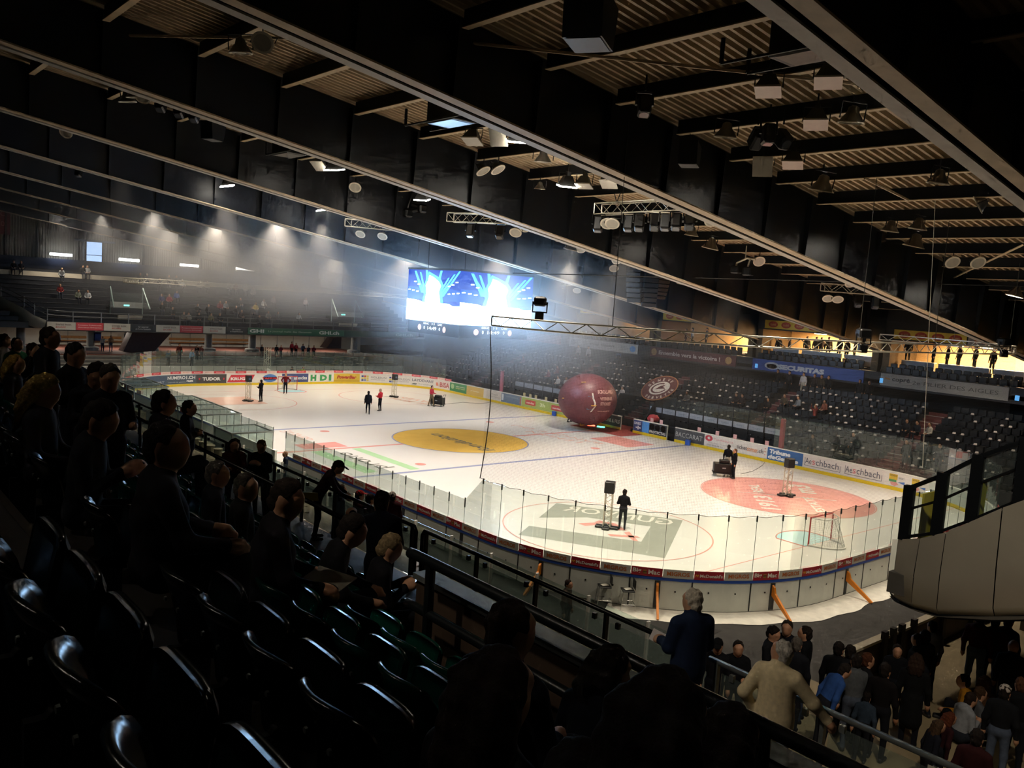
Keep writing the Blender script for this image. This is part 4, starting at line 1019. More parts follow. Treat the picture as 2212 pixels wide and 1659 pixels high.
# glazing on top
T0 = [p[1] for p in pts if p[0][0] > 36.9]
def topz(x): return np.interp(x, [t[0] for t in T0], [t[2] for t in T0])
def topy(x): return np.interp(x, [t[0] for t in T0], [t[1] for t in T0])
def railz(x): return np.interp(x, [36.9, 37.31, 38.02, 38.56, 39.29, 44], [6.35, 6.61, 7.04, 7.46, 7.89, 11.2])
xs_ = [36.98, 37.34, 38.02, 38.60, 39.32, 40.2, 41.2, 42.4]
for i, xx in enumerate(xs_):
    w_ = .09 if i else .05; MB().bx(xx-w_-38, xx+w_-38, topy(xx)+18, topy(xx)+18+.14, topz(xx)-4.2-.02, railz(xx)-4.2).obj('mullion', m_frame, pod)
for a, c in zip(xs_[:-1], xs_[1:]):
    ya, yc = topy(a)+18+.03, topy(c)+18+.03
    for nm, z0, z1, mm, th in (('top_bar', lambda x: railz(x)-.09, railz, m_frame, .10), ('sill', topz, lambda x: topz(x)+.06, m_frame, .10)):
        b = MB(); b.add([(a-38,ya,z0(a)-4.2),(c-38,yc,z0(c)-4.2),(c-38,yc,z1(c)-4.2),(a-38,ya,z1(a)-4.2),(a-38,ya+th,z0(a)-4.2),(c-38,yc+th,z0(c)-4.2),(c-38,yc+th,z1(c)-4.2),(a-38,ya+th,z1(a)-4.2)], [(0,1,2,3),(7,6,5,4),(0,4,5,1),(1,5,6,2),(2,6,7,3),(3,7,4,0)]); b.obj(nm, mm, pod)
    mz = lambda x: topz(x)*.45+railz(x)*.55
    b = MB(); b.add([(a-38,ya+.05,topz(a)-4.15),(c-38,yc+.05,topz(c)-4.15),(c-38,yc+.05,railz(c)-4.3),(a-38,ya+.05,railz(a)-4.3)], [(0,1,2,3)]); b.obj('glass_pane', m_gpane, pod)
    b = MB(); b.tube((a-38,ya+.04,mz(a)-4.2), (c-38,yc+.04,mz(c)-4.2), .025, 5); b.obj('mid_bar', m_frame, pod)
# raked steps of that stand, seen through the glazing
for k in range(7): MB().bx(37.2+.8*k-38, 38.0+.8*k-38, .15, 12, .35+.4*k, .75+.4*k).obj('step', m_lowc, pod)
# yellow banner and pale screens behind the glazing
o = MB().bx(37.3, 37.34, -17.0, -16.0, 5.5, 6.4).obj('yellow_banner', paint('d8cc50')); tag(o, 'yellow banner behind the glazing of the curved stand end', 'banner')
o = MB().bx(38.45, 38.5, -17.6, -17.2, 6.1, 6.9).obj('yellow_vest_cloth', paint('c8c83c')); tag(o, 'yellow cloth hanging behind the second pane of the curved stand end', 'cloth')
# ================================================================== far end: lower terrace, upper stand
m_pale = mat('pale_wall', 'b9b3a4', .7, var=.06, scale=1); m_col = mat('column_grey', '8d8d88', .7, var=.08); m_redfl = mat('red_floor', '6d3f33', .8, var=.15, scale=1)
m_bench = mat('orange_bench', '9a6a36', .6, var=.15); m_blueseat = mat('upper_step', '23262e', .7, var=.2, scale=2)
fe = thing('far_end_terrace', 'pale fronted standing terrace behind the far goal', 'terrace', (-36, 0, 0))
MB().bx(2.4, 2.6, -19, 17, -.03, 1.38).obj('front_wall', mat('front_white', 'c8c5b8', .6, var=.05), fe)
for k in range(4): MB().bx(1.0-1.0*k, 2.4-1.0*k, -19, 17, 0, 1.25+.22*k).obj('tread', m_lowc, fe)
MB().bx(-12, -1.9, -22, 17, 0, 2.0).obj('concourse', m_redfl, fe)
bw = MB().bx(-48.3, -48, -26, 20, 0, 9).obj('wall_far_concourse', m_pale); struct(bw); tag(bw, 'pale concourse wall behind the far columns')
for j in range(22): MB().bx(-47.98, -47.94, -25+2*j, -25+2*j+.06, 2, 4.4).obj('panel_joint', m_col, bw)
for j, (y0, y1) in enumerate(((-14.5,-8), (-3.2,5.5))):
    o = thing('wall_bench', ['orange wooden wall bench left of the dark stair block', 'orange wooden wall bench right of the windows'][j], 'bench', (-47.9, (y0+y1)/2, 2.4)); L = (y1-y0)/2
    MB().bx(0, .4, -L, L, .0, .08).obj('seat_plank', m_bench, o); MB().bx(0, .06, -L, L, .25, .5).obj('back_plank', m_bench, o)
for j, y in enumerate((-7.0, -5.0)):
    wn = thing('window_%d' % (j+1), 'dark window with pale frame behind a grey column, %s' % ('left' if j == 0 else 'right'), 'window', (-47.9, y, 2.3)); del wn['category']; struct(wn)
    MB().bx(0, .03, -.75, .75, 0, 1.9).obj('pane', mat('window_dark', '1c2126', .1, var=.02), wn)
    for a in ((-.8,-.75,0,1.95), (.75,.8,0,1.95), (-.75,.75,1.9,1.95), (-.75,.75,-.05,0), (-.75,.75,.95,1.0)): MB().bx(0, .06, *a).obj('window_frame', paint('b0aea4'), wn)
for j, (px, lab) in enumerate(((45, 'leftmost grey column under the far upper stand'), (196, 'grey column left of the dark stair block'), (326, 'grey column in front of the dark windows'), (450, 'grey column right of the windows'), (545, 'grey column below the green banner'), (765, 'hazy grey column under the far right of the upper stand'))):
    p = at(px, 740, x=-42); c = thing('column', lab, 'column', (-42, p[1], 2.0)); MB().lathe([(.38,0),(.36,2.4)], 16).obj('shaft', m_col, c, True); MB().lathe([(.75,0),(.75,.28),(.6,.36),(.38,.4)], 16).obj('base', m_col, c)
sb = thing('stair_block', 'dark maroon slanted stair underside below the far upper stand', 'stairs', (-41.5, -8.6, 2)); MB().prism([(-1.2,0),(1.6,0),(3.6,2.35),(-.2,2.35)], -.8, .8, 'yz').obj('slanted_panel', mat('maroon_dark', '4c322e', .7, var=.1), sb)
MB().prism([(0,0),(1.0,0),(.4,2.3),(-.6,2.3)], -.4, .4, 'yz').obj('cheek', m_conc, sb)
sb2 = thing('stair_block', 'dark slanted stair underside at the hazy right end of the far terrace', 'stairs', (-41.5, 11.5, 2)); MB().prism([(0,.6),(1.8,.6),(1.8,2.3),(1.3,2.3)], -.8, .8, 'yz').obj('slanted_panel', mat('maroon_dark', '33201e', .7), sb2)
o = thing('bin', 'blue bin on the wall by two people on the far concourse', 'bin', (-41.8, at(210,735,x=-41.8)[1], 2.9)); MB().bev(-.25, .25, -.3, .3, 0, .75, .05).obj('body', paint('27408c'), o); MB().bev(-.27, .27, -.32, .32, .75, .82, .03).obj('lid', paint('27408c'), o)
# ---- upper stand of the far end
us = thing('far_upper_stand', 'dark stepped upper stand of the far end above the advert banners', 'grandstand', (-37, 0, 4.2))
for k in range(13):
    MB().bx(-1.2-.95*(k+1), -1.2-.95*k, -24, 22, 0 if k < 2 else .38*(k-2), .55+.38*k).obj('tread', m_blueseat, us)
    MB().bx(-1.2-.95*k-.05, -1.2-.95*k, -24, 22, .50+.38*k, .56+.38*k).obj('step_nosing', mat('far_nosing', '3c3f46', .6, var=.1), us)
MB().bx(-1.3, 0, -17, 22, -.1, .12).obj('front_floor', m_conc, us); MB().bx(-16.5, -13.5, -24, 22, 4.9, 5.35).obj('back_walkway', mat('bluelit_walkway', '2c3650', .6, var=.1), us)  # blue daylight from the doorway is put into the walkway colour
MB().bx(-16.8, -16.5, -24, 22, 4.2, 6.2).obj('back_parapet', mat('bluelit_parapet', '333f5c', .6, var=.1), us)  # the same blue light is put into the parapet colour
# rounded pale end of that stand at the left edge
belly = [(at(0,640,x=-41), at(0,682,x=-41)), (at(50,665,x=-39), at(40,700,x=-39)), (np.array([-37.9,-17.95,5.35]), np.array([-37.9,-18.1,4.25])), (at(100,692,x=-37.2), at(95,711,x=-37.2))]
belly = [(np.array([-46,-22.5,9.6]), np.array([-46,-22.5,7.2])), (np.array([-43.4,-21.3,8.2]), np.array([-43.4,-21.3,6.0]))] + belly
b = MB(); n = len(belly); O5 = np.array([-37,0,4.2])
vs = []
for t, lo in belly: vs += [lo-O5+np.array([-.25,.3,0]), lo-O5+(t-lo)*.12, t-O5]
b.add(vs, [(3*i+j, 3*i+3+j, 3*i+4+j, 3*i+1+j) for i in range(n-1) for j in range(2)]); b.obj('curved_end', mat('pod_white', 'd8d4c4', .35, .1, var=.05), us, True)
def up_rail(z, r): return [p[0]-O5+np.array([-.1,.1,z]) for p in belly] + [np.array([-.2, y, .75-.1+z-.0]) for y in (-15,-8,0,8,15,21)]
for z in (.9, .5): MB().path(up_rail(z, 0), .035, 6).obj('rail', mat('grey_rail', '6a6c6e', .4, .5), us)
for p in [q[0]-O5+np.array([-.1,.1,0]) for q in belly[1:]] + [np.array([-.2, -15+2.3*k, .1]) for k in range(16)]: MB().bx(-.04, .04, -.04, .04, 0, 1.0 if p[2] > .2 else 1.5).obj('rail_post', mat('grey_rail', '6a6c6e', .4, .5), us).location = p
# fascia adverts
FX = -36.95
def fascia(px0, px1, bg, items, lab, z0=4.2, z1=4.86):
    y0, y1 = at(px0, 705, x=FX)[1], at(px1, 705, x=FX)[1]; T = MB().bx(FX-.03, FX, y0+.02, y1-.02, z0, z1).obj('fascia_banner', paint(bg)); tag(T, lab, 'banner', 'adverts on the front of the far upper stand')
    L = y1-y0; fn = lambda u, v: (FX+.012, y0+u*L, z0+v*(z1-z0))
    for t, u0, v0, ww, hh, c, bold in items: flat_text('lettering', t, fn, paint(c), T, u0, v0, ww, hh, bold)
W_ = [('SWISS RISK', .3, .56, .55, .22, '6a5a58', .02), ('&CARE', .3, .24, .35, .22, 'b05a52', .02)]
RR = [('Prevoyance Professionnelle', .08, .55, .84, .2, 'f0d0cc', .0), ('Assurances Entreprises', .08, .25, .84, .2, 'f0d0cc', .0)]
BK = [('1er courtier', .3, .55, .4, .2, 'c8c8c8', .0), ('en Suisse Romande', .2, .25, .6, .2, 'c8c8c8', .0)]
fascia(101, 164, 'b5b2a8', W_, 'white risk and care banner at the left end of the far stand front'); fascia(164, 224, 'b83a42', RR, 'red banner left of centre on the far stand front')
fascia(224, 282, 'b5b2a8', W_, 'white risk and care banner left of the left black banner'); fascia(282, 337, '23262a', BK, 'left black banner on the far stand front')
fascia(337, 389, 'b5b2a8', W_, 'white risk and care banner between a black and a red banner'); fascia(389, 439, 'b83a42', RR, 'red banner in the middle of the far stand front')
fascia(439, 488, 'b5b2a8', W_, 'white risk and care banner left of the right black banner'); fascia(488, 534, '23262a', BK, 'right black banner beside the green one')
fascia(535, 745, '1f5f44', [('GHI', .02, .22, .14, .56, 'd8e0d8', .04), ('Le journal malin des Genevois', .20, .3, .44, .36, 'b8ccb8', .0), ('GHI.ch', .72, .22, .22, .56, 'd0d8d0', .04)], 'long green newspaper banner on the far stand front')
fascia(745, 900, '1c4a3a', [('GHI.ch', .7, .25, .25, .5, '7a8a80', .03)], 'dim green banner at the hazy right end of the far stand front')
# stair openings with glass balustrades in the upper stand
for j, (px, lab) in enumerate(((275, 'stair opening with glass balustrade in the far upper stand, left'), (745, 'stair opening with glass balustrade in the smoke, right'))):
    p = at(px, 640, x=-40.5); v = thing('vomitory', lab, 'stairway', (-40.5, p[1], 5.2)); m_tq = mat('balustrade', '8fa6a4', .4, .2, var=.05)
    for s_ in (-1, 1):
        MB().path([(1.6,s_*1.6,1.0),(-.2,s_*1.45,2.9)], .06, 6).obj('sloped_rail', m_tq, v); MB().path([(-.2,s_*1.45,2.9),(-.2,s_*1.45,.3)], .05, 6).obj('post', m_tq, v)
        b = MB(); b.quad((1.6,s_*1.6,.1),(-.2,s_*1.45,.4),(-.2,s_*1.45,2.8),(1.6,s_*1.6,.9)); b.obj('glass_side', m_gpane, v)
    MB().bx(-.24, -.18, -1.45, 1.45, 1.45, 2.35).obj('glass_front', m_gpane, v); MB().bx(-.24, -.16, -1.45, 1.45, .95, 1.5).obj('front_panel', paint('aab0ac'), v); MB().bx(-.2, -.14, -.25, .25, 1.12, 1.26).obj('exit_sign', emit_mat('exit_sign', (.3,1,.9), 1.5), v)
    MB().bx(-1.5, -.25, -1.45, 1.45, -.4, .95).obj('opening', m_black, v); MB().prism([(-1.1,-.9),(.7,-.9),(1.1,.3),(-1.1,.3)], .9, 1.2, 'yz').obj('stair_front', m_pale, v)
# strip lights along the back wall
for k, px in enumerate((132, 279, 409, 528)):
    p = at(px, 550+12.4*k - (0, .8, 1.5, 6)[k], x=-53.2); L = thing('strip_light', ['leftmost', 'second', 'third', 'rightmost'][k] + ' lit fluorescent strip on the far end wall', 'lamp', p, 0, 'strip lights on the far wall')
    MB().bev(-.1, .1, -1.05, 1.05, -.14, .14, .05).obj('tube', emit_mat('strip_lit', (.92, .97, 1.0), 14.0), L); MB().bx(-.5, -.1, -1.0, 1.0, -.05, .08).obj('mount', m_col, L)
# doorway with daylight at the back
p = at(203, 560, x=-53.6); dr = thing('door_1', 'narrow daylit doorway in the far end wall', 'door', (-53.6, p[1], 9.4)); del dr['category']; struct(dr)
MB().bx(0, .04, -.75, .75, .5, 3.0).obj('glass', emit_mat('daylight', (.45, .65, 1.0), 1.6), dr); MB().bx(0, .1, -.9, -.75, 0, 3.1).bx(0, .1, .75, .9, 0, 3.1).obj('frame', m_wallcol, dr)
MB().bx(.0, .6, -1.9, 1.9, 3.0, 3.2).obj('canopy', mat('pale_frame', '6d7f95', .5), dr); MB().bx(.02, .1, -.75, .75, 1.6, 1.66).obj('bar', m_wallcol, dr)
o = MB().bx(-53.8, -53.75, at(0,500,x=-53.8)[1]-2, at(22,500,x=-53.8)[1], 12.4, 15.4).obj('hanging_banner', paint('7a2f30')); tag(o, 'maroon banner hanging on the end wall at the left edge', 'banner')
for t, v0 in (('GSHC', 14.2), ('2010', 13.2)): flat_text('lettering', t, lambda u, v: (-53.73, at(0,500,x=-53.8)[1]-1.2+u, v), paint('c0a0a0'), o, 0, v0, 1.6, .5)
for k in range(6):  # unseen ceiling lights, added as fill for the far concourse
    y = -15+5.6*k; r = thing('added_concourse_light', 'added flat ceiling light under the far upper stand, %s from the left' % 'first second third fourth fifth sixth'.split()[k], 'lamp', (-43.5, y, 4.1), 0, 'added concourse lights under the far stand')
    MB().bev(-.6, .6, -.15, .15, -.08, 0, .02).obj('diffuser', emit_mat('added_concourse_lit', (1., .9, .75), 6.0), r); MB().bx(-.65, .65, -.2, .2, 0, .06).obj('housing', m_col, r); MB().tube((0,0,.05), (0,0,1.3), .02).obj('drop_rod', m_col, r)
    Lg = bpy.data.lights.new('added_concourse_lamp', 'AREA'); Lg.energy = 90; Lg.color = (1., .9, .76); Lg.size = 1.2; Lg.size_y = .3; oo = bpy.data.objects.new('added_concourse_lamp', Lg); COL.objects.link(oo); oo.location = (-43.5, y, 3.98)
# camera tower behind the far goal and rails
tw = thing('camera_tower', 'white lattice tower standing behind the far boards', 'tower', (-31.2, at(577,790,x=-31.2)[1], 0)); b = MB()
for sx in (-.22, .22):
    for sy in (-.22, .22): b.tube((sx,sy,0), (sx,sy,3.4), .035, 6)
b.obj('legs', m_truss, tw); b = MB()
for k in range(8):
    for sx in (-.22, .22): b.tube((sx,-.22 if k % 2 else .22, .4*k+.1), (sx,.22 if k % 2 else -.22, .4*k+.5), .018, 4)
b.obj('lattice', m_truss, tw); MB().bx(-.26, .26, -.26, .26, 0, 1.35).obj('wrap', m_white, tw)
for j, (pa, pc) in enumerate((((512,796),(575,800)), ((640,796),(700,801)), ((715,797),(760,802)), ((790,799),(860,806)))):
    A, C_ = at(*pa, x=-31.6), at(*pc, x=-31.6); r = thing('crowd_barrier', 'low grey barrier behind the far boards, number %s from the left' % ('one two three four'.split()[j]), 'barrier', (A[0], A[1], 0)); L = C_[1]-A[1]
    MB().path([(0,0,0),(0,0,A[2]),(0,L,C_[2]),(0,L,0)], .025, 6).obj('frame', m_dark, r)
    for q in range(1, 6): MB().tube((0, L*q/6, 0), (0, L*q/6, A[2]), .01, 4).obj('bar', m_dark, r)
# ================================================================== far side: stand, benches, lounges
fs_ = thing('far_side_stand', 'dark stepped stand with red stairs on the far side of the rink', 'grandstand', (0, 20, 0))
m_fstep = mat('far_step', '2c292a', .8, var=.2, scale=2); m_fseat = mat('far_seat', '101114', .4, var=.1)
FR = [(17.6+.8*k, .75+.37*k) for k in range(9)]
for k, (y, z) in enumerate(FR): MB().bx(-30, 46, y-.3-20, y+.5-20 if k < 8 else 8, -.03, z).obj('tread', m_fstep, fs_)
STX = [-21.5, -11, -.6, 9.6, 20.2, 30.]
m_stair = mat('stair_red', '6b3b38', .7, var=.15)
for x in STX:
    for k, (y, z) in enumerate(FR):
        MB().bx(x-.6, x+.6, y-.32-20, y+.1-20, z-.18, z+.02).obj('stair_step', m_stair, fs_); MB().bx(x-.6, x+.6, y+.1-20, y+.5-20, z, z+.19).obj('stair_step', m_stair, fs_)
        MB().bx(x-.6, x+.6, y-.33-20, y-.30-20, z-.02, z+.025).obj('step_edge', paint('a89890'), fs_)
sm = MB().bx(-.21, .21, -.05, .0, .35, .8).bx(-.2, .2, .0, .38, .38, .44).bx(-.03, .03, .05, .1, 0, .38).mesh('far_seat', [m_fseat])
def far_ok(x): return all(abs(x-s) > .85 for s in STX)
spots = []
for k, (y, z) in enumerate(FR):
    x = -28.
    while x < 33:
        x += .52
        if far_ok(x) and inview((x, y, z+.5), 0): spots.append((x, y, z, k))
spots.sort(key=lambda q: proj(q[:3])[2])
near300, rest = spots[:300], spots[300:]
for i, (x, y, z, k) in enumerate(near300):
    o = link('spectator_seat', sm, None, (x, y, z), PI); tag(o, 'black seat in row %s from the boards of the far stand' % ('one two three four five six seven eight nine'.split()[k]), 'seat', 'black seats of the far side stand')
b = MB(); base = MB().bx(-.21, .21, .0, .05, .35, .8).bx(-.2, .2, -.38, .0, .38, .44)
for x, y, z, k in rest: b.add([(p[0]+x, p[1]+y, p[2]+z) for p in base.v], base.f)
o = b.obj('distant_seats', m_fseat); tag(o, 'rows of black seats further along the far side stand', 'seats', kind='stuff')
# white folded papers laid on the seats
pm = MB().add([(-.1,-.07,0),(.1,-.07,0),(.1,.07,0),(-.1,.07,0),(-.08,.0,.1),(.08,.0,.1)], [(3,2,1,0),(0,1,5,4),(2,3,4,5),(1,2,5),(3,0,4)]).mesh('paper', [paint('c9bdb4')])
rr = random.Random(11); cnt = 0; pb_ = MB(); pbase = [(-.1,-.07,0),(.1,-.07,0),(.1,.07,0),(-.1,.07,0),(-.08,.0,.1),(.08,.0,.1)]
for x, y, z, k in spots:
    if rr.random() < .45:
        cnt += 1
        if cnt <= 150:
            o = link('folded_paper', pm, None, (x+rr.uniform(-.05,.05), y-.18, z+.45), rr.uniform(-.4,.4)); tag(o, 'white folded paper lying on a black seat of the far stand, row %d' % (k+1), 'paper', 'papers on the far stand seats')
        else: pb_.add([(p[0]+x, p[1]+y-.18, p[2]+z+.45) for p in pbase], [(3,2,1,0),(0,1,5,4),(2,3,4,5),(1,2,5),(3,0,4)])
o = pb_.obj('scattered_papers', paint('c9bdb4')); tag(o, 'white papers on the more distant seats of the far stand', 'papers', kind='stuff')
# team benches
bn = thing('team_bench', 'black team bench box with a white advert strip behind the far boards', 'team bench', (7.3, 16.5, 0))
MB().bx(-6, 5.6, .85, .95, 0, 1.95).obj('rear_wall', m_black, bn); MB().bx(-6, 5.6, -1.2, .9, -.02, .25).obj('floor', m_black, bn); MB().bx(-5.8, 5.4, .2, .7, .25, .7).obj('bench', m_black, bn)
for j in range(9):
    p = MB().bx(-6+1.29*j+.03, -6+1.29*j+1.26, .82, .845, 1.52, 1.92).obj('advert_strip', paint('c6c8cc'), bn)
    flat_text('lettering', 'energie', (lambda j: (lambda u, v: (-6+1.29*j+u, .815, v)))(j), paint('8a98a8'), p, .3, 1.64, .65, .14)
    MB().bx(-6+1.29*j-.02, -6+1.29*j+.02, .75, .8, .3, 2.9).obj('glass_post', m_dark, bn); MB().bx(-6+1.29*j+.03, -6+1.29*j+1.26, .78, .79, 1.95, 2.9).obj('glass_pane', m_gpane, bn)
bn2 = thing('team_bench', 'black team bench box with a white advert strip left of the red balloon', 'team bench', (-9.5, 16.5, 0))
MB().bx(-5.5, 5, .85, .95, 0, 1.95).obj('rear_wall', m_black, bn2); MB().bx(-5.5, 5, -1.2, .9, -.02, .25).obj('floor', m_black, bn2); MB().bx(-5.3, 4.8, .2, .7, .25, .7).obj('bench', m_black, bn2)
for j in range(8):
    MB().bx(-5.5+1.29*j+.03, -5.5+1.29*j+1.26, .82, .845, 1.52, 1.92).obj('advert_strip', paint('b8bcc4'), bn2); MB().bx(-5.5+1.29*j-.02, -5.5+1.29*j+.02, .75, .8, .3, 2.9).obj('glass_post', m_dark, bn2)
for k, px in enumerate((1413, 1433, 1515, 1554, 1592, 1629, 1661, 1137, 1150, 1162, 1184, 1205)):
    p = at(px, (905, 910, 927, 936, 944, 951, 957, 852, 854, 857, 861, 866)[k], y=15.3); o = MB().bev(-.14, .14, -.02, .02, -.15, .15, .005).obj('bench_card', paint('d8a8a8' if k < 7 else 'b8a878')); o.location = (p[0], 15.07, 1.236)
    tag(o, '%s card standing on the bench ledge, %s from the left' % ('pink' if k < 7 else 'tan', 'first second third fourth fifth sixth seventh first second third fourth fifth'.split()[k]), 'card', 'cards on the team bench ledge')
rp_ = thing('padded_post', 'tall red padded post at the end of the team bench glass', 'post', (14.35, 15.2, 1.05)); MB().bev(-.14, .14, -.14, .14, 0, 1.95, .05).obj('padding', paint('c23a44'), rp_); MB().lathe([(.03,1.9),(.03,2.05),(0,2.06)], 8).obj('core', m_dark, rp_)
q = at(1083, 838, y=15.2); rp2 = thing('padded_post', 'pink padded post in front of the blue haze', 'post', (q[0], 15.2, 1.05)); MB().bev(-.14, .14, -.14, .14, 0, 1.9, .05).obj('padding', paint('b85a6c'), rp2); MB().lathe([(.03,1.85),(.03,2.0),(0,2.01)], 8).obj('core', m_dark, rp2)
# players' tunnel with oval club sign
tn = thing('players_tunnel', 'black players tunnel beside the red balloon', 'tunnel', (-.2, 16.0, 0)); MB().prism([(-.6,0),(6,0),(6,2.5),(1.4,2.5)], 2.0, 2.1, 'yz').obj('side_wall', m_black, tn); MB().prism([(-.6,0),(6,0),(6,2.5),(1.4,2.5)], -1.8, -1.7, 'yz').obj('side_wall', m_black, tn)
b = MB(); b.quad((-1.8,1.4,2.5),(2.1,1.4,2.5),(2.1,6,2.5),(-1.8,6,2.5)); b.obj('roof', m_black, tn)
cp = MB().bx(-2.6, 2.8, 12.6, 19, .002, .012).obj('red_carpet', mat('carpet_red', '8a3a34', .9, var=.2, scale=8)); tag(cp, 'red carpet on the ice in front of the players tunnel', 'carpet')
sg = thing('club_sign', 'oval maroon and white club sign tilted above the players tunnel', 'sign', (2.2, 17.2, 3.45)); sg.rotation_euler = (math.radians(48), math.radians(-18), .35)
sfn = lambda o: (lambda u, v: (u, v, o)); m_mar = paint('5a2620'); m_cr = paint('d6cdbd')
MB().prism(ell(0,0,1.55,1.15,48), -.05, .0, 'xy').obj('plate', paint('a8703c'), sg); flat_poly('field', ell(0,0,1.48,1.09,48), sfn(.005), m_mar, sg); flat_poly('inner_oval', ell(0,-.02,.88,.60,40), sfn(.009), m_cr, sg)
flat_ring('claw_mark', 0, -.03, .72, .56, sfn(.013), m_mar, sg, 40, .9, 5.6, .66); flat_poly('claw_mark', [(-.4,-.05),(.1,.18),(.55,.16),(.3,.02),(.5,-.2),(.05,-.12)], sfn(.013), m_mar, sg)
for t, a0, a1, rx, rz in (('GENEVE', 2.45, .45, 1.12, .78), ('SERVETTE', 3.75, 5.75, 1.26, .92)):
    for i, ch in enumerate(t):
        a = a0+(a1-a0)*i/(len(t)-1); uv, f_ = text_uv(ch, -.1, -.12, None, .24, .03); rot = a-PI/2 if a0 < 3 else a+PI/2; c_, s_ = math.cos(rot), math.sin(rot)
        MB().add([(rx*math.cos(a)+u*c_-v*s_, rz*math.sin(a)+u*s_+v*c_, .01) for u, v in uv], f_).obj('lettering', m_cr, sg)
# ---- fascia with the big sponsor banners, and lounges above
FY = 24.65
fa = MB().bx(-40, 46, FY+.05, FY+.35, 5.1, 6.15).obj('lounge_balcony', mat('balcony_dark', '26262a', .6, var=.1)); tag(fa, 'dark balcony front carrying the sponsor banners on the far side', 'balcony')
MB().bx(-40, 46, FY+.05, 33.4, 5.35, 5.6).obj('balcony_floor', m_conc, fa)
def sponsor(px0, py0, px1, py1, bg, items, lab, shapes=(), z0=5.24, z1=6.1):
    x0, x1 = at(px0, py0, y=FY)[0], at(px1, py1, y=FY)[0]; T = thing('sponsor_banner', lab, 'banner', ((x0+x1)/2, FY, z0)); L = x1-x0; hh = z1-z0
    MB().bx(-L/2, L/2, -.02, .03, 0, hh).obj('panel', paint(bg), T); fn = lambda u, v: (-L/2+u*L, -.026, v*hh)
    for pts, c in shapes: flat_poly('emblem', pts, fn, paint(c), T)
    fn2 = lambda u, v: (-L/2+u*L, -.032, v*hh)
    for t, u0, v0, ww, h_, c, bold in items: flat_text('lettering', t, fn2, paint(c), T, u0, v0, ww, h_, bold)
sponsor(1627, 773, 1868, 799, '2b4d9c', [('SECURITAS', .25, .26, .42, .46, 'c9d0da', .07)], 'blue security sponsor banner with a white eye emblem', [(ell(.19,.5,.07,.34,24), 'c9d0da'), (ell(.19,.46,.052,.22,24), '2b4d9c'), (ell(.19,.46,.025,.17,16), 'c9d0da')])
sponsor(1904, 803, 2181, 834, 'a3a29e', [('copré', .10, .34, .15, .44, '3a3a3a', .02), ('2e PILIER DES AIGLES', .27, .36, .66, .3, '5e5e5c', .0)], 'pale grey pension sponsor banner at the right', [([(.035,.7),(.085,.62),(.08,.5),(.04,.56)], 'b8864c')])
sponsor(1405.6, 748.5, 1591.4, 767.5, '5c2328', [('Ensemble vers la victoire !', .11, .3, .72, .42, 'cfc4c2', .03)], 'maroon sponsor banner with a white victory slogan', [(ell(.05,.5,.035,.36,20), 'b8925c'), (ell(.92,.5,.035,.36,20), 'b8925c')])
sponsor(1230.7, 731, 1379, 746, 'a9abad', [('amag  Genève', .32, .36, .36, .36, '55585c', .02)], 'white car dealer sponsor banner with small round logos', [(ell(.06,.5,.04,.36,20), '6a7078'), (ell(.17,.5,.03,.2,16), 'c6c8ca'), (ell(.21,.5,.03,.2,16), 'b6b8ba'), (ell(.93,.5,.04,.32,20), '4a8ac8'), (R_(.76,.84,.2,.8), '9aa0a4')])
sponsor(1120, 720, 1212, 729, '9a5a44', [('banque', .3, .3, .4, .4, 'b07a60', .0)], 'orange sponsor banner fading in the blue haze')
# small blue edge screens between the banners
for k, (px, py) in enumerate(((1633,790),(1903,822),(2196,860))):
    p = at(px, py, y=FY-.1); o = MB().bx(-.11, .11, -.02, .12, -.16, .16).obj('blue_signal_light', emit_mat('blue_signal', (.15,.5,1.), .8)); o.location = (p[0], FY-.05, p[2]); tag(o, 'small blue lit panel at the %s banner edge' % ('blue', 'pale grey', 'right')[k], 'light panel')
m_lwall = mat('lounge_wall', 'd6b078', .7, var=.08); m_counter = mat('lounge_counter', 'c3c9cf', .5, var=.03); m_glow = emit_mat('lounge_lamp', (1., .72, .38), 9.0)
sm2 = MB().bev(-.25, .25, .0, .1, .3, .95, .04).bev(-.24, .24, -.45, .0, .3, .45, .03).bx(-.05, .05, -.2, -.1, 0, .3).mesh('balcony_seat', [m_fseat])
BAY = [(15.7, 24.9), (5.2, 14.4), (-5.3, 3.9), (-15.8, -6.6), (26.2, 35)]
names = ['right', 'middle', 'left', 'hazy left', 'far right']
bw2 = MB().bx(-40, 46, 25.7, 26.0, 8.45, 10.6).obj('wall_lounge_front', mat('lounge_front_dark', '1d1d1e', .6, var=.1)); struct(bw2); tag(bw2, 'dark wall above the lounges on the far side')
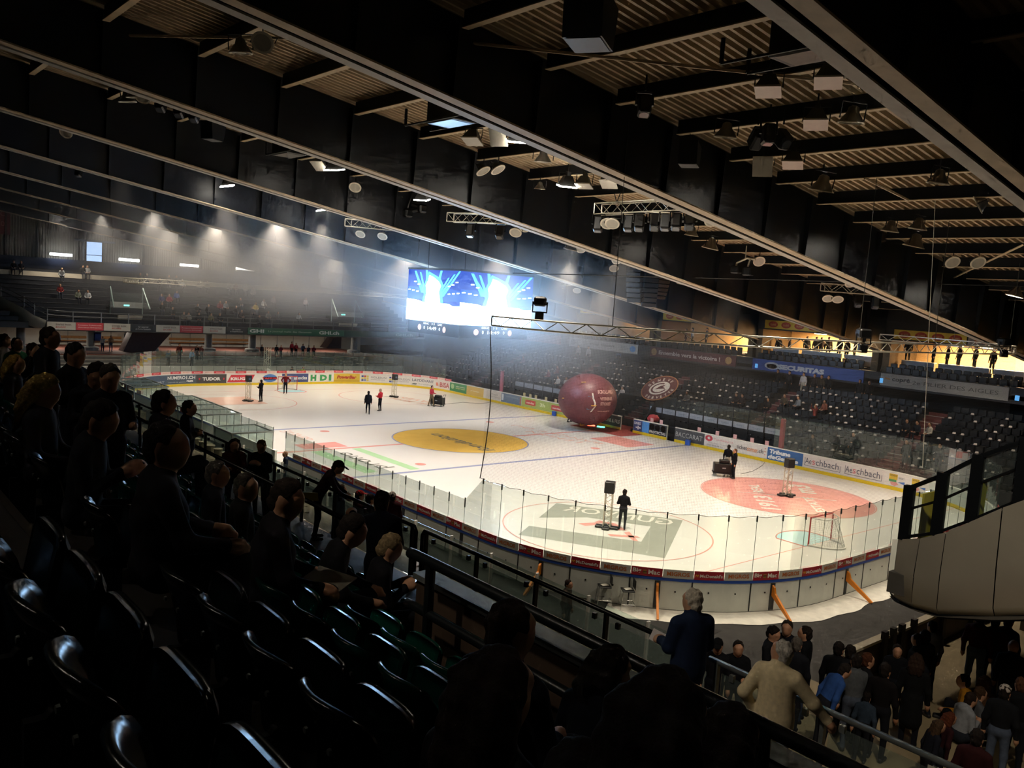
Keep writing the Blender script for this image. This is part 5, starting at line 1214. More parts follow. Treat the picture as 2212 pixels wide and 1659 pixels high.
for k, (x0, x1) in enumerate(BAY):
    L = thing('lounge_box', '%s hospitality lounge with warm light above the sponsor banners' % names[k], 'lounge', ((x0+x1)/2, 26, 5.6)); h = (x1-x0)/2
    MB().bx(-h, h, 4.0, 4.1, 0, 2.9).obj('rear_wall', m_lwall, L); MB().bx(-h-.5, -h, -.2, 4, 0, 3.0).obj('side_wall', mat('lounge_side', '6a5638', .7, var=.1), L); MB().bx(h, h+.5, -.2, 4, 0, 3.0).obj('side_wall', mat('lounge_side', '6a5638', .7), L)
    MB().bx(-h, h, -.2, 4.1, 2.9, 2.95).obj('soffit', m_lwall, L); MB().bx(-h, h, .9, 4.1, -.05, .7).obj('raised_floor', m_conc, L)
    for j, (a, c) in enumerate(((-.92,-.42), (-.36,.36), (.42,.95))):
        if k in (0, 1) : MB().bx(a*h, c*h, .9, 1.0, .62, 1.42).obj('counter', m_counter, L); MB().bx(a*h, c*h, .85, 1.3, 1.42, 1.46).obj('counter_top', m_white, L)
    for j, u in enumerate((-.35, .1, .45, .8)):
        if k == 2 and j < 2: continue
        MB().bev(u*h-.5, u*h+.5, 3.2, 3.5, 2.72, 2.88, .04).obj('ceiling_lamp', m_glow, L)
        if k in (0, 1, 2):
            Lg = bpy.data.lights.new('lounge_lamp_light', 'AREA'); Lg.energy = 420; Lg.color = (1., .68, .36); Lg.size = 1.; oo = bpy.data.objects.new('lounge_lamp_light', Lg); COL.objects.link(oo); oo.location = ((x0+x1)/2+u*h, 28.2, 8.4)
    # yellow sponsor banner over the opening
    if k < 4:
        a0 = -h+.2; a1 = a0 + 4.9
        B = MB().bx(a0, a1, -.34, -.30, 2.95, 3.6).obj('yellow_banner', paint('d0b440'), L); fn = (lambda a0: (lambda u, v: (a0+u, -.345, 2.95+v)))(a0); fn3 = (lambda a0: (lambda u, v: (a0+u, -.352, 2.95+v)))(a0)
        for j in range(4):
            flat_poly('red_logo', ell(.75+1.15*j, .33, .42, .24, 20), fn, paint('a8442c'), B); flat_text('lettering', 'tutti', fn3, paint('c8a070'), B, .5+1.15*j, .24, .5, .18, .02)
        MB().bx(a1+.1, h, -.34, -.30, 2.95, 3.6).obj('white_banner', paint('8a8278'), L)
        if k == 0: flat_text('lettering', 'MIGROS', (lambda a1: (lambda u, v: (a1+u, -.345, 2.95+v)))(a1), paint('b4683a'), L, .5, .12, 3.2, .42, .04)
    # two rows of dark balcony seats
    for r_ in range(2):
        for j in range(int(2*h/.62)):
            xx = (x0+x1)/2-h+.4+.62*j
            if not inview((xx, 25.2+.6*r_, 6.3), 10): continue
            o = link('balcony_seat', sm2, None, (xx, 25.25+.62*r_, 5.62+.22*r_), PI)
            tag(o, 'dark balcony seat in the %s row in front of the %s lounge' % (('front', 'rear')[r_], names[k]), 'seat', 'dark seats in front of the lounges')
# ================================================================== people: one continuous skinned surface each
def _cap(P, a, b, ra, rb):
    a = np.array(a); b = np.array(b); ab = b-a; L2 = ab@ab
    t = np.clip(((P-a)@ab)/max(L2, 1e-9), 0, 1)
    return np.linalg.norm(P-a-t[:, None]*ab, axis=1) - (ra+(rb-ra)*t)
def _ell(P, c, r, R=None):
    q = P-np.array(c)
    if R is not None: q = q@R
    r = np.array(r); k = np.linalg.norm(q/r, axis=1)
    return (k-1)*r.min()
def surface_nets(f, lo, hi, h):
    n = [int(math.ceil((hi[i]-lo[i])/h))+1 for i in range(3)]
    ax = [lo[i]+h*np.arange(n[i]) for i in range(3)]
    G = np.stack(np.meshgrid(*ax, indexing='ij'), -1).reshape(-1, 3)
    D = f(G).reshape(n); S = D < 0
    c = np.zeros([k-1 for k in n], int); acc = np.zeros([k-1 for k in n]+[3]); cntr = np.zeros([k-1 for k in n])
    sl = lambda o: tuple(slice(o[i], n[i]-1+o[i]) for i in range(3))
    corners = [(i, j, k) for i in (0,1) for j in (0,1) for k in (0,1)]
    for a in corners:
        for d in range(3):
            if a[d] == 1: continue
            b = list(a); b[d] = 1; b = tuple(b)
            da, db = D[sl(a)], D[sl(b)]; m = (da < 0) != (db < 0)
            t = np.where(m, da/np.where(m, da-db, 1), 0)
            for ax_ in range(3):
                v = a[ax_] + (t if ax_ == d else 0)
                acc[..., ax_] += np.where(m, v, 0)
            cntr += m
    act = cntr > 0; idx = -np.ones(act.shape, int); idx[act] = np.arange(act.sum())
    ii = np.argwhere(act); V = (ii + acc[act]/cntr[act][:, None])*h + np.array(lo)
    F = []
    for d in range(3):
        e1, e2 = [k for k in range(3) if k != d]
        s0 = [slice(1, n[k]-1) for k in range(3)]; s0[d] = slice(0, n[d]-1); s1 = list(s0); s1[d] = slice(1, n[d])
        A, B = S[tuple(s0)], S[tuple(s1)]; q = np.argwhere(A != B)
        if len(q) == 0: continue
        flip = A[tuple(q.T)]
        base = q.copy()
        for k in (e1, e2): base[:, k] += 1
        def vid(o1, o2):
            p = base.copy(); p[:, e1] -= o1; p[:, e2] -= o2; return idx[tuple(p.T)]
        quad = np.stack([vid(1,1), vid(0,1), vid(0,0), vid(1,0)], 1)
        fl = flip if d != 1 else ~flip
        quad[~fl] = quad[~fl][:, ::-1]
        F.append(quad)
    return V, np.concatenate(F)
def rotm(yaw=0., pitch=0., roll=0.):
    cy_, sy_ = math.cos(yaw), math.sin(yaw); cp, sp_ = math.cos(pitch), math.sin(pitch); cr, sr = math.cos(roll), math.sin(roll)
    return np.array([[cy_,-sy_,0],[sy_,cy_,0],[0,0,1]]) @ np.array([[cp,0,sp_],[0,1,0],[-sp_,0,cp]]) @ np.array([[1,0,0],[0,cr,-sr],[0,sr,cr]])
ARM = {   # elbow and wrist in shoulder space (x forward, y outward, z up), standing upright
 'down': ((.0,.06,-.28), (.06,.07,-.53)), 'fwd': ((.06,.05,-.27), (.30,-.06,-.24)), 'phone': ((.08,.04,-.27), (.26,-.10,-.12)), 'lean': ((.20,.06,-.22), (.42,.0,-.32)), 'rail': ((.10,.18,-.24), (.22,.30,-.42)),
 'lap': ((.05,.07,-.28), (.28,-.06,-.34)), 'knee': ((.10,.08,-.26), (.34,.0,-.32)), 'hip': ((-.08,.20,-.24), (.02,.08,-.42)), 'pocket': ((-.10,.13,-.26), (.02,.05,-.48)), 'point': ((.22,.10,-.05), (.46,.14,.02)),
 'face': ((.16,.06,-.20), (.16,-.08,.06)), 'fold': ((.04,.07,-.27), (.20,-.22,-.22)), 'up': ((.12,.10,.10), (.20,.02,.34)), 'hold': ((.04,.06,-.28), (.26,.02,-.30)), 'side': ((.02,.22,-.18), (.06,.42,-.30))}
def build_person(pose='stand', la='down', ra='down', lean=0., hyaw=0., hpitch=0., stride=.0, girth=1., fingers=False, h=.025, hair='short', hood=False, cap=False, twist=0., kneeup=False, bald=False, skirt=False, detail=False, jacket=False):
    """returns body mesh data (verts, faces, face labels) and hair data; feet at z 0, facing +x"""
    prim = []     # (fn, label)  labels 0 skin 1 top 2 trousers 3 shoes
    def cap_(a, b, ra_, rb, lab): prim.append((lambda P, a=a, b=b, ra_=ra_, rb=rb: _cap(P, a, b, ra_, rb), lab, (np.minimum(a, b)-max(ra_, rb), np.maximum(a, b)+max(ra_, rb))))
    def el_(c, r, lab, R=None): prim.append((lambda P, c=c, r=r, R=R: _ell(P, c, r, R), lab, (np.array(c)-max(r), np.array(c)+max(r))))
    A = np.array
    sit = pose == 'sit'; floor_ = pose == 'floor'
    pz = .93 if not (sit or floor_) else (.53 if sit else .16); px = -.0
    pel = A([px, 0, pz]); T = rotm(twist, lean, 0)
    def up(v): return pel + T@A(v)
    # torso: elliptic section built from several flattened ellipsoids
    Rt = T
    g = girth
    el_(up((-.005, 0, .02)), (.125*g, .165*g, .14), 2, Rt)
    el_(up((.0, 0, .16)), (.118*g, .150*g, .16), 1, Rt); el_(up((-.01, 0, .30)), (.122*g, .168, .17), 1, Rt); el_(up((-.02, 0, .42)), (.112, .178, .13), 1, Rt)
    cap_(up((-.02, -.13, .485)), up((-.02, .13, .485)), .062, .062, 1)
    cap_(up((-.02, 0, .50)), up((.005, 0, .60)), .056, .052, 0)
    el_(up((-.035, 0, .515)), (.078, .125, .058), 1, Rt); cap_(up((-.03, 0, .52)), up((-.018, 0, .552)), .066, .062, 1)
    if jacket:
        def barrel(P):
            q = (P-pel)@T; q = q*np.array([1/.74, 1, 1]); return _cap(q, (-.01, 0, -.06), (-.02, 0, .38), .185*g, .180)*.8
        prim.append((barrel, 1, (pel-.35, pel+np.array([.35, .35, .65]))))
        cap_(up((-.02, 0, .53)), up((-.012, 0, .59)), .074, .070, 1)
    # head
    hc = up((.02, 0, .70)); Hm = T@rotm(hyaw, hpitch-lean*.75, 0)
    def hd(v): return hc + Hm@A(v)
    el_(hd((.0, 0, .02)), (.098, .076, .105), 0, Hm); el_(hd((.022, 0, -.045)), (.070, .060, .075), 0, Hm); cap_(hd((.05, 0, -.085)), hd((.065, 0, -.09)), .034, .028, 0)
    cap_(hd((.090, 0, .015)), hd((.108, 0, -.022)), .010, .016, 0)
    for s_ in (-1, 1):
        el_(hd((-.005, s_*.078, -.01)), (.024, .012, .034), 0, Hm)
        cap_(hd((.088, s_*.018, .036)), hd((.080, s_*.05, .038)), .010, .008, 0)
    cap_(hd((.088, -.018, -.056)), hd((.088, .018, -.056)), .011, .011, 0)
    # arms
    hands = []
    for s_, arm in ((1, la), (-1, ra)):
        sh = up((-.02, s_*.185, .465)); e, w_ = ARM[arm]
        Ta = T if arm in ('down', 'hip', 'pocket', 'fold') else (T if abs(lean) < .3 else rotm(twist, lean*.4, 0))
        el = sh + Ta@A((e[0], s_*e[1], e[2])); wr = sh + Ta@A((w_[0], s_*w_[1], w_[2]))
        ja = 1.28 if jacket else 1.; cap_(sh, el, .062*(.5+.5*g)*ja, .052*ja, 1); cap_(el, wr+(el-wr)*.06, .052*ja, .038*ja, 1)
        d = wr-el; d /= np.linalg.norm(d); hd_ = wr + d*.045
        hands.append((wr, d, s_))
        if not fingers:
            cap_(wr, hd_+d*.02, .030, .034, 0); cap_(hd_+d*.03, hd_+d*.10, .028, .016, 0)
            cap_(wr+d*.03, wr+d*.07+A([.035,0,.02]), .016, .011, 0)
        else:
            # palm, four fingers and a thumb
            upv = A([0,0,1.]); sd = np.cross(d, upv); sd /= max(1e-6, np.linalg.norm(sd)); nn = np.cross(sd, d)
            cap_(wr, wr+d*.03, .026, .028, 0)
            for k, off in enumerate((-.030, -.010, .010, .030)):
                L = (.068, .078, .074, .058)[k]; b0 = wr+d*.03+sd*off*.7; b1 = wr+d*.085+sd*off
                cap_(b0, b1, .017, .0145, 0); k1 = b1+d*L*.5-nn*.010; k2 = k1+d*L*.30-nn*.026
                cap_(b1, k1, .0115, .0105, 0); cap_(k1, k2, .0105, .009, 0)
            t0 = wr+d*.025+sd*.028*-s_; t1 = t0+d*.03+sd*.032*-s_-nn*.012; cap_(t0, t1, .015, .012, 0); cap_(t1, t1+d*.035-nn*.008, .012, .0095, 0)
    # legs
    for s_ in (1, -1):
        hip = pel + A([0, s_*.085, -.02])
        if sit:
            kn = pel + A([.42, s_*.12, .02 if not kneeup else .22]); an = A([kn[0]+(.02 if not kneeup else .18), s_*.12, .09 if not kneeup else .22])
        elif floor_:
            kn = pel + A([.30, s_*.28, .12]); an = A([.36, -s_*.06, .08])
        else:
            kn = A([pel[0]+.02+s_*stride*.55, s_*(.09+.02), .49]); an = A([pel[0]-.03+s_*stride, s_*.11, .09])
        rr_ = .5+.5*g
        cap_(hip, kn, .088*rr_, .062, 2); cap_(kn, an, .060, .045, 2)
        toe = an + A([.15, s_*.02, -.045]); cap_(an+A([-.03,0,-.045]), toe, .040, .034, 3)
    if skirt: cap_(up((-.0,0,.02)), A([0,0,.55]), .15, .20, 1)
    if hood: el_(up((-.09, 0, .52)), (.075, .12, .085), 1, T)
    lo = np.min([p[2][0] for p in prim], axis=0)-.05; hi = np.max([p[2][1] for p in prim], axis=0)+.05
    KS = .016
    def f(P):
        # evaluate each primitive only near its own box
        acc = np.full(len(P), 0.0); best = np.full(len(P), 9.)
        for fn, lab, (b0, b1) in prim:
            m = np.all((P > b0-.12) & (P < b1+.12), axis=1)
            if not m.any(): continue
            d = fn(P[m]); acc[m] += np.exp(np.clip(-d/KS, -40, 40)); best[m] = np.minimum(best[m], d)
        out = np.where(acc > 1e-12, -KS*np.log(np.maximum(acc, 1e-17)), .3)
        return out
    V, F = surface_nets(f, lo, hi, h)
    C = V[F].mean(1); bd = np.full(len(C), 9.); bl = np.zeros(len(C), int)
    for fn, lab, _ in prim:
        d = fn(C); m = d < bd; bd[m] = d[m]; bl[m] = lab
    V = smooth_seams(V, F, bl)
    feats = None
    if detail:
        fb = MB()
        for s_ in (-1, 1):
            c_ = hd((.086, s_*.032, .010)); fb.lathe([(0,-.011),(.008,-.008),(.011,0),(.008,.008),(0,.011)], 8, c_)
        fb.cur = 1; fb.tube(hd((.098, -.02, -.058)), hd((.098, .02, -.058)), .006, 6)
        feats = fb
    # hair
    hv = None
    if hair != 'none':
        hp = []
        big = .013
        hp.append((lambda P: _ell(P, hd((-.012, 0, .035)), (.104+big, .082+big, .098+big), Hm), 1)); hp.append((lambda P: _ell(P, hd((-.036, 0, -.025)), (.078+big, .070+big, .095+big), Hm), 1))
        if hair in ('long', 'pony', 'bob'):
            Ld = {'long': .42, 'pony': .30, 'bob': .20}[hair]; wd = .085 if hair != 'pony' else .035
            c0 = hd((-.06, 0, .02)); c1 = hd((-.10, 0, -Ld*.5)) ; c1 = np.array([c1[0], c1[1], min(c1[2], hc[2]-Ld*.45)]); c2 = c1 + A([-.03, 0, -Ld*.5])
            for s_ in ((-1, 0, 1) if hair != 'pony' else (0,)):
                o_ = Hm@A([0, s_*.05, 0]); hp.append((lambda P, o_=o_, c0=c0, c1=c1, wd=wd: _cap(P, c0+o_, c1+o_*1.2, .08 if wd > .05 else .05, wd), 1)); hp.append((lambda P, o_=o_, c1=c1, c2=c2, wd=wd: _cap(P, c1+o_*1.2, c2+o_*1.3, wd, wd*.55), 1))
        def fh(P):
            d = np.min([q[0](P) for q in hp], axis=0)
            loc = (P-hc)@Hm
            face = np.maximum(loc[:, 0]-(.045+.35*np.clip(loc[:, 2]-.05, -.2, .1)), -9)       # cut the face free
            low = np.where(np.full(len(P), hair in ('long', 'pony', 'bob')), -9, -.05-loc[:, 2] + 1.3*np.clip(loc[:, 0], -.07, .06))
            return np.maximum(np.maximum(d, face), low)
        ext = .55 if hair in ('long', 'pony', 'bob') else .18
        hv = surface_nets(fh, hc-A([.2, .2, ext]), hc+A([.2, .2, .2]), min(h, .016)); hv = (relax(hv[0], hv[1], 2), hv[1])
        dv = hv[0]-hc; nv_ = dv/np.linalg.norm(dv, axis=1)[:, None]; q_ = dv*62; hv = (hv[0]+nv_*(.0045*(np.sin(q_[:,0]*1.3+q_[:,2])+np.sin(q_[:,1]*1.7-q_[:,2]*.6)+np.sin(q_[:,0]*.7+q_[:,1]*.9)))[:, None], hv[1])
    capv = None
    if cap:
        def fc(P):
            dome = _ell(P, hd((-.005, 0, .05)), (.118, .096, .10), Hm); loc = (P-hc)@Hm; dome = np.maximum(dome, .035-loc[:, 2])
            q = (P-hd((.14, 0, .045)))@Hm; br = np.maximum(np.maximum(np.hypot(q[:, 0], q[:, 1])-.085, np.abs(q[:, 2]+.25*q[:, 0])-.009), -q[:, 0]-.06)
            return np.minimum(dome, br)
        capv = surface_nets(fc, hc-A([.28,.28,.15]), hc+A([.32,.28,.22]), .014)
    return (V, F, bl), hv, capv, hands, hc, feats
def relax(V, F, it):
    V = V.copy()
    for _ in range(it):
        acc = np.zeros_like(V); n = np.zeros(len(V))
        for k in range(4):
            a, b = F[:, k], F[:, (k+1) % 4]
            np.add.at(acc, a, V[b]); np.add.at(n, a, 1); np.add.at(acc, b, V[a]); np.add.at(n, b, 1)
        V = .45*V + .55*acc/np.maximum(n, 1)[:, None]
    return V
def smooth_seams(V, F, lab):
    """straighten the lines where cloth meets skin"""
    E = {}
    for k in range(4):
        a, b = F[:, k], F[:, (k+1) % 4]
        for f, (x, y) in enumerate(zip(np.minimum(a, b).tolist(), np.maximum(a, b).tolist())): E.setdefault((x, y), []).append(f)
    se = np.array([e for e, fs in E.items() if len(fs) == 2 and lab[fs[0]] != lab[fs[1]]], int)
    if len(se) == 0: return V
    V = V.copy()
    for _ in range(7):
        acc = np.zeros_like(V); n = np.zeros(len(V))
        for a, b in ((se[:, 0], se[:, 1]), (se[:, 1], se[:, 0])): np.add.at(acc, a, V[b]); np.add.at(n, a, 1)
        m = n > 1; V[m] = .5*V[m] + .5*acc[m]/n[m][:, None]
    return V
_PC = {}
def np_mesh(name, V, F, labels=None, nm=1):
    me = bpy.data.meshes.new(name); nV, nF = len(V), len(F)
    me.vertices.add(nV); me.vertices.foreach_set('co', np.ascontiguousarray(V, dtype=np.float32).ravel())
    me.loops.add(nF*4); me.loops.foreach_set('vertex_index', np.ascontiguousarray(F, dtype=np.int32).ravel())
    me.polygons.add(nF); me.polygons.foreach_set('loop_start', np.arange(0, nF*4, 4, dtype=np.int32)); 
    try: me.polygons.foreach_set('loop_total', np.full(nF, 4, dtype=np.int32))
    except Exception: pass
    for _ in range(nm): me.materials.append(None)
    if labels is not None: me.polygons.foreach_set('material_index', np.ascontiguousarray(labels, dtype=np.int32))
    me.update(calc_edges=True); me.validate(); me.polygons.foreach_set('use_smooth', [True]*nF)
    return me
SKIN = ['b98a6c', 'c49a7e', 'a87858']
m_eye = paint('2a2320'); m_lip = paint('8a4a44')
NP = [0]
def person(label, loc, yaw, top='15171c', bot='191b22', shoe='16161a', hairc='1c1613', skin=0, cat='person', group=None, scale=1.0, extra=None, **kw):
    key = tuple(sorted(kw.items()))
    if key not in _PC:
        (V, F, L), hv, cv, hands, hc, ft = build_person(**kw)
        _PC[key] = (np_mesh('body', V, F, L, 6), np_mesh('hair', *hv) if hv is not None else None, np_mesh('cap', *cv) if cv is not None else None, hands, hc, ft.mesh('face', [m_eye, m_lip], True) if ft is not None else None)
    body, hair, capm, hands, hc, ft = _PC[key]
    r = thing('person', label, cat, loc, math.radians(yaw), group); r.scale = (scale,)*3
    b = link('body', body, r)
    ms = [mat('skin_'+SKIN[skin], SKIN[skin], .6, var=.08, scale=8), cloth(top), cloth(bot), paint(shoe), m_eye, m_lip]
    for sl, m in zip(b.material_slots, ms): sl.link = 'OBJECT'; sl.material = m
    if hair is not None:
        o = link('hair', hair, r); o.material_slots[0].link = 'OBJECT'; o.material_slots[0].material = mat('hair_'+hairc, hairc, .85, var=.4, scale=45, spec=.2, bump=.6)
    if capm is not None:
        o = link('cap', capm, r); o.material_slots[0].link = 'OBJECT'; o.material_slots[0].material = cloth((extra or {}).get('cap', '14151a'))
    if ft is not None: link('eyes_and_mouth', ft, r)
    NP[0] += 1
    return r, hands, hc
def local_to_world(r, p):
    c, s_ = math.cos(r.rotation_euler[2]), math.sin(r.rotation_euler[2]); p = np.array(p)*r.scale[0]
    return np.array([r.location[0]+p[0]*c-p[1]*s_, r.location[1]+p[0]*s_+p[1]*c, r.location[2]+p[2]])
# ================================================================== who stands and sits where
TOPH = 1.758; SITH = 1.358
def stand_at(px, py, floor, sc=1.0):
    p = at(px, py, z=floor+TOPH*sc); return (p[0], p[1], floor)
def face_to(loc, x, y): return math.degrees(math.atan2(y-loc[1], x-loc[0]))
def sit_row(px, py, k, dz=0.):
    y = row_y(k)+.10; p = at(px, py, y=y+.08); occupied.append((k, p[0])); return (p[0], y, p[2]-SITH+.03 if dz == 0 else row_z(k)+dz)
HI = dict(h=.0125, fingers=True, detail=True); MD = dict(h=.019, fingers=True, detail=True)
# ---- the two men at the rail, closest to us
loc = stand_at(1690, 1385, 4.45, 1.0)
cream, hands, hc = person('grey haired man in a cream jacket leaning on the galvanised rail', loc, 104, top='d6c7a2', bot='8d93a0', hairc='a8a49c', skin=0, jacket=True, la='pocket', ra='rail', hyaw=1.15, hpitch=-.28, girth=1.12, hair='short', **HI)
hb = MB().lathe([(.150,.0),(.166,.012),(.166,.04),(.150,.05)], 24).obj('hem_band', cloth('c0b088'), cream, True); hb.location = (0, 0, .80); hb.scale = (.95, 1.2, 1)
loc = stand_at(1500, 1275, 4.45, 1.08)
navy, hands, hc = person('white haired man in a navy jacket holding papers beside the rail', loc, 158, top='1b2740', bot='2a3040', hairc='b9b1a2', skin=1, la='hold', ra='hold', hyaw=.35, hpitch=.05, girth=1.1, scale=1.08, hair='short', jacket=True, **HI)
for k, (px, py, lab) in enumerate(((1452, 1390, 'white ticket held out by the man in navy'), (1489, 1453, 'folded white paper with a red print in the hand of the man in navy'))):
    wr, d, s_ = hands[k]; p = local_to_world(navy, wr + d*.10); o = thing('paper_sheet', lab, 'paper', p, .4+.5*k); o.rotation_euler = (.9, .3-.5*k, .5)
    MB().bx(-.11, .11, -.075, .075, -.002, .002).obj('sheet', paint('d6d0d0'), o); MB().bx(-.03, .04, -.03, .03, .002, .0035).obj('print', paint('8a3040'), o)
# ---- seated in the foreground rows
def fg(label, px, py, k, yaw=90, **kw):
    h_ = kw.pop('h', .017); return person(label, sit_row(px, py, k), yaw, pose='sit', h=h_, **kw)
fg('long haired woman seen from behind in the bottom middle', 1115, 1420, 1, 96, top='0e0e12', bot='14161c', hairc='1d140f', hair='long', h=.014)
fg('short haired man in black seen from behind beside the parapet', 1130, 1312, 2, 100, top='0d0e12', hairc='241b15', la='lap', ra='lap', girth=1.2, h=.014, hyaw=-.3)
fg('dark haired person leaning on a hand left of the parapet rail', 1305, 1415, 3, 100, top='101218', hairc='17120f', la='lap', ra='face', lean=.25, hyaw=-.3, hpitch=.2, hair='bob', h=.015)
fg('woman with dark long hair at the bottom right of the seats', 1480, 1470, 1, 100, top='0f1014', bot='3c424e', hairc='140e0c', hair='long', kneeup=True, la='knee', ra='knee', h=.014)
fg('head of a dark haired person at the bottom edge beside the rail post', 1605, 1537, 2, 95, top='14161c', hairc='1a1310', hair='bob')
fg('person in blue grey jeans with raised knees in the bottom middle', 1330, 1600, 1, 100, top='101116', bot='3f4652', hairc='120e0c', kneeup=True, lean=-.1, h=.016, hair='short')
fg('blonde woman in black seated at left', 115, 818, 1, 60, top='101014', bot='17181e', hairc='8a7440', hair='long', la='lap', ra='lap', hpitch=.45, h=.016)
r, hands, hc = fg('dark haired man looking down at a phone at left', 205, 870, 1, 60, top='0f1013', hairc='1a130f', la='phone', ra='phone', hpitch=.5, lean=.15, h=.016, fingers=True)
p = local_to_world(r, (hands[0][0]+hands[1][0])/2 + hands[0][1]*.1); o = MB().bev(-.04, .04, -.075, .075, -.005, .005, .003).obj('smartphone', m_black); o.location = p; o.rotation_euler = (.6, .3, .6); tag(o, 'smartphone held by the dark haired man at left', 'phone')
fg('tall seated man in black behind the grey haired pair', 365, 878, 3, 80, top='0d0e11', hairc='1a1411', scale=1.12)
fg('big man in a dark checked shirt seen from behind', 385, 925, 1, 82, top='121216', bot='14151a', hairc='15110f', girth=1.3, la='knee', ra='knee', hyaw=-.5, h=.016)
fg('grey haired man in glasses seated left of another grey haired man', 483, 1003, 3, 75, top='0f1014', hairc='76726c', hyaw=-.4)
fg('grey haired man in black with a round badge on the back', 545, 1030, 3, 70, top='0c0d10', hairc='6c6863', hyaw=-.6)
r, hands, hc = fg('broad man in glasses writing on a paper in his lap', 605, 1043, 2, 72, top='121014', hairc='221a15', girth=1.35, la='knee', ra='knee', lean=.15, hyaw=-.5, hpitch=.3, h=.015, fingers=True)
p = local_to_world(r, (hands[0][0]+hands[1][0])/2 + np.array([.1,0,.0])); o = MB().bx(-.16, .16, -.12, .12, -.004, .004).obj('newspaper', paint('6c685e')); o.location = p; o.rotation_euler = (.15, .1, .5); tag(o, 'folded newspaper in the lap of the writing man', 'newspaper')
fg('dark haired man bending forward left of the parapet end', 715, 1105, 3, 60, top='0d0e11', hairc='17120f', lean=.35, la='knee', ra='knee', hpitch=.3)
r, hands, hc = fg('grey blond woman in a black coat looking at a lit phone', 825, 1157, 4, 70, top='0e0e12', hairc='7d6c50', lean=.2, la='phone', ra='phone', hpitch=.4, fingers=True)
p = local_to_world(r, (hands[0][0]+hands[1][0])/2 + hands[0][1]*.1); o = thing('smartphone', 'lit smartphone of the grey blond woman', 'phone', p); o.rotation_euler = (.7, .2, -.3); MB().bev(-.04, .04, -.08, .08, -.005, .005, .003).obj('case', m_black, o); MB().bx(-.035, .035, -.07, .07, .0055, .006).obj('screen', emit_mat('phone_screen', (.6,.8,1.), .9), o)
fg('blonde person with a raised hand at the left edge', 45, 772, 2, 60, top='1a171a', hairc='94793c', hair='bob', la='up', ra='lap')
def rowstand(label, px, k, hgt, py, yaw, **kw):
    p = at(px, py, y=row_y(k)+.1); occupied.append((k, p[0])); return person(label, (p[0], row_y(k)+.1, p[2]-TOPH), yaw, h=.02, **kw)
rowstand('tall man with curly hair standing in a dark jacket at left', 105, 2, 1.9, 708, 50, top='0e0f13', hairc='2a1f16', la='down', ra='fwd', hyaw=.2)
rowstand('standing man in black just right of the curly haired man', 160, 2, 1.8, 742, 40, top='0c0d10', hairc='14100e', la='fwd', ra='fwd', hpitch=.3)
rowstand('standing young man bending over his hands in the queue', 200, 2, 1.7, 775, 0, top='0d0e12', hairc='1b1310', lean=.25, la='phone', ra='phone', hpitch=.5)
rowstand('standing grey haired man in a black jacket at the front of the queue', 236, 2, 1.7, 788, 10, top='101217', hairc='3a342e', la='fwd', ra='down', hpitch=.35, girth=1.15)
rowstand('person in a green shirt looking up at the left edge', 36, 3, 1.7, 730, 30, top='1e5a36', hairc='3a2418', hpitch=-.4)
rowstand('person in a pale sleeve at the far left edge', 8, 3, 1.7, 722, 60, top='6a6660', hairc='2a1a18', hair='bob')
rowstand('person in a dark hoodie left of the curly haired man', 70, 3, 1.7, 742, 50, top='26262e', hairc='3a2a20', la='face')
rowstand('person in a grey hoodie with an arm raised at left', 88, 4, 1.7, 745, 60, top='55585c', hairc='1b1512', ra='up')
p = at(407, 866, y=-28.4); sw, hands, hc = person('man in a black sweater with a printed back standing at the rail', (p[0], -28.4, p[2]-TOPH), 70, top='0f1014', bot='262a38', hairc='2a1c14', la='fold', ra='fold', h=.018, girth=1.1)
flat_ring('back_print', 0, 0, .07, .055, lambda u, v: (-.135-.02*(v*v)*20, u, 1.28+v), paint('a8a8b0'), sw, 16, .6, 5.4)
p = at(365, 905, y=-28.4); person('person in brown behind the man with the printed sweater', (p[0]-.4, -28.4, p[2]-TOPH+.25), 80, top='3a2616', hairc='4a3420', h=.022)
r, hands, hc = person('man in a dark jacket pointing with his left arm near the rail gap', (at(825,1090,y=-28.5)[0], -28.5, at(825,1090,y=-28.5)[2]-1.62), 150, top='0f1218', hairc='171210', la='point', ra='fwd', lean=.3, h=.018, fingers=True)
# ---- on the walkway
person('woman in a maroon top with a yellow scarf on the walkway', stand_at(507, 948, 4.45), -20, top='4a211f', bot='1c2536', hairc='2a1a14', la='fwd', ra='fwd', hpitch=.2, hair='bob', h=.02, detail=True)
person('bearded man in a black shirt looking at his hands on the walkway', stand_at(566, 951, 4.45), -50, top='101217', bot='181a20', hairc='6a4a2c', la='phone', ra='phone', hpitch=.4, h=.02, fingers=True, detail=True, girth=1.15)
cw, _, _ = person('woman in a maroon jacket and cap leaning over the guard rail', (at(712,1000,y=-25.55)[0]-.3, -25.62, 4.45), 62, top='2c1c20', bot='14161c', hairc='3a2a1c', la='lean', ra='lean', lean=.55, hpitch=.2, hair='pony', cap=True, h=.018, extra={'cap': '0e0f13'})
MB().prism([(-.17,-.02),(.12,-.04),(.14,-.2),(-.15,-.18)], -.1, -.04, 'xz').obj('yellow_bag', paint('7a6a14'), cw).location = (-.12, -.1, 1.05)
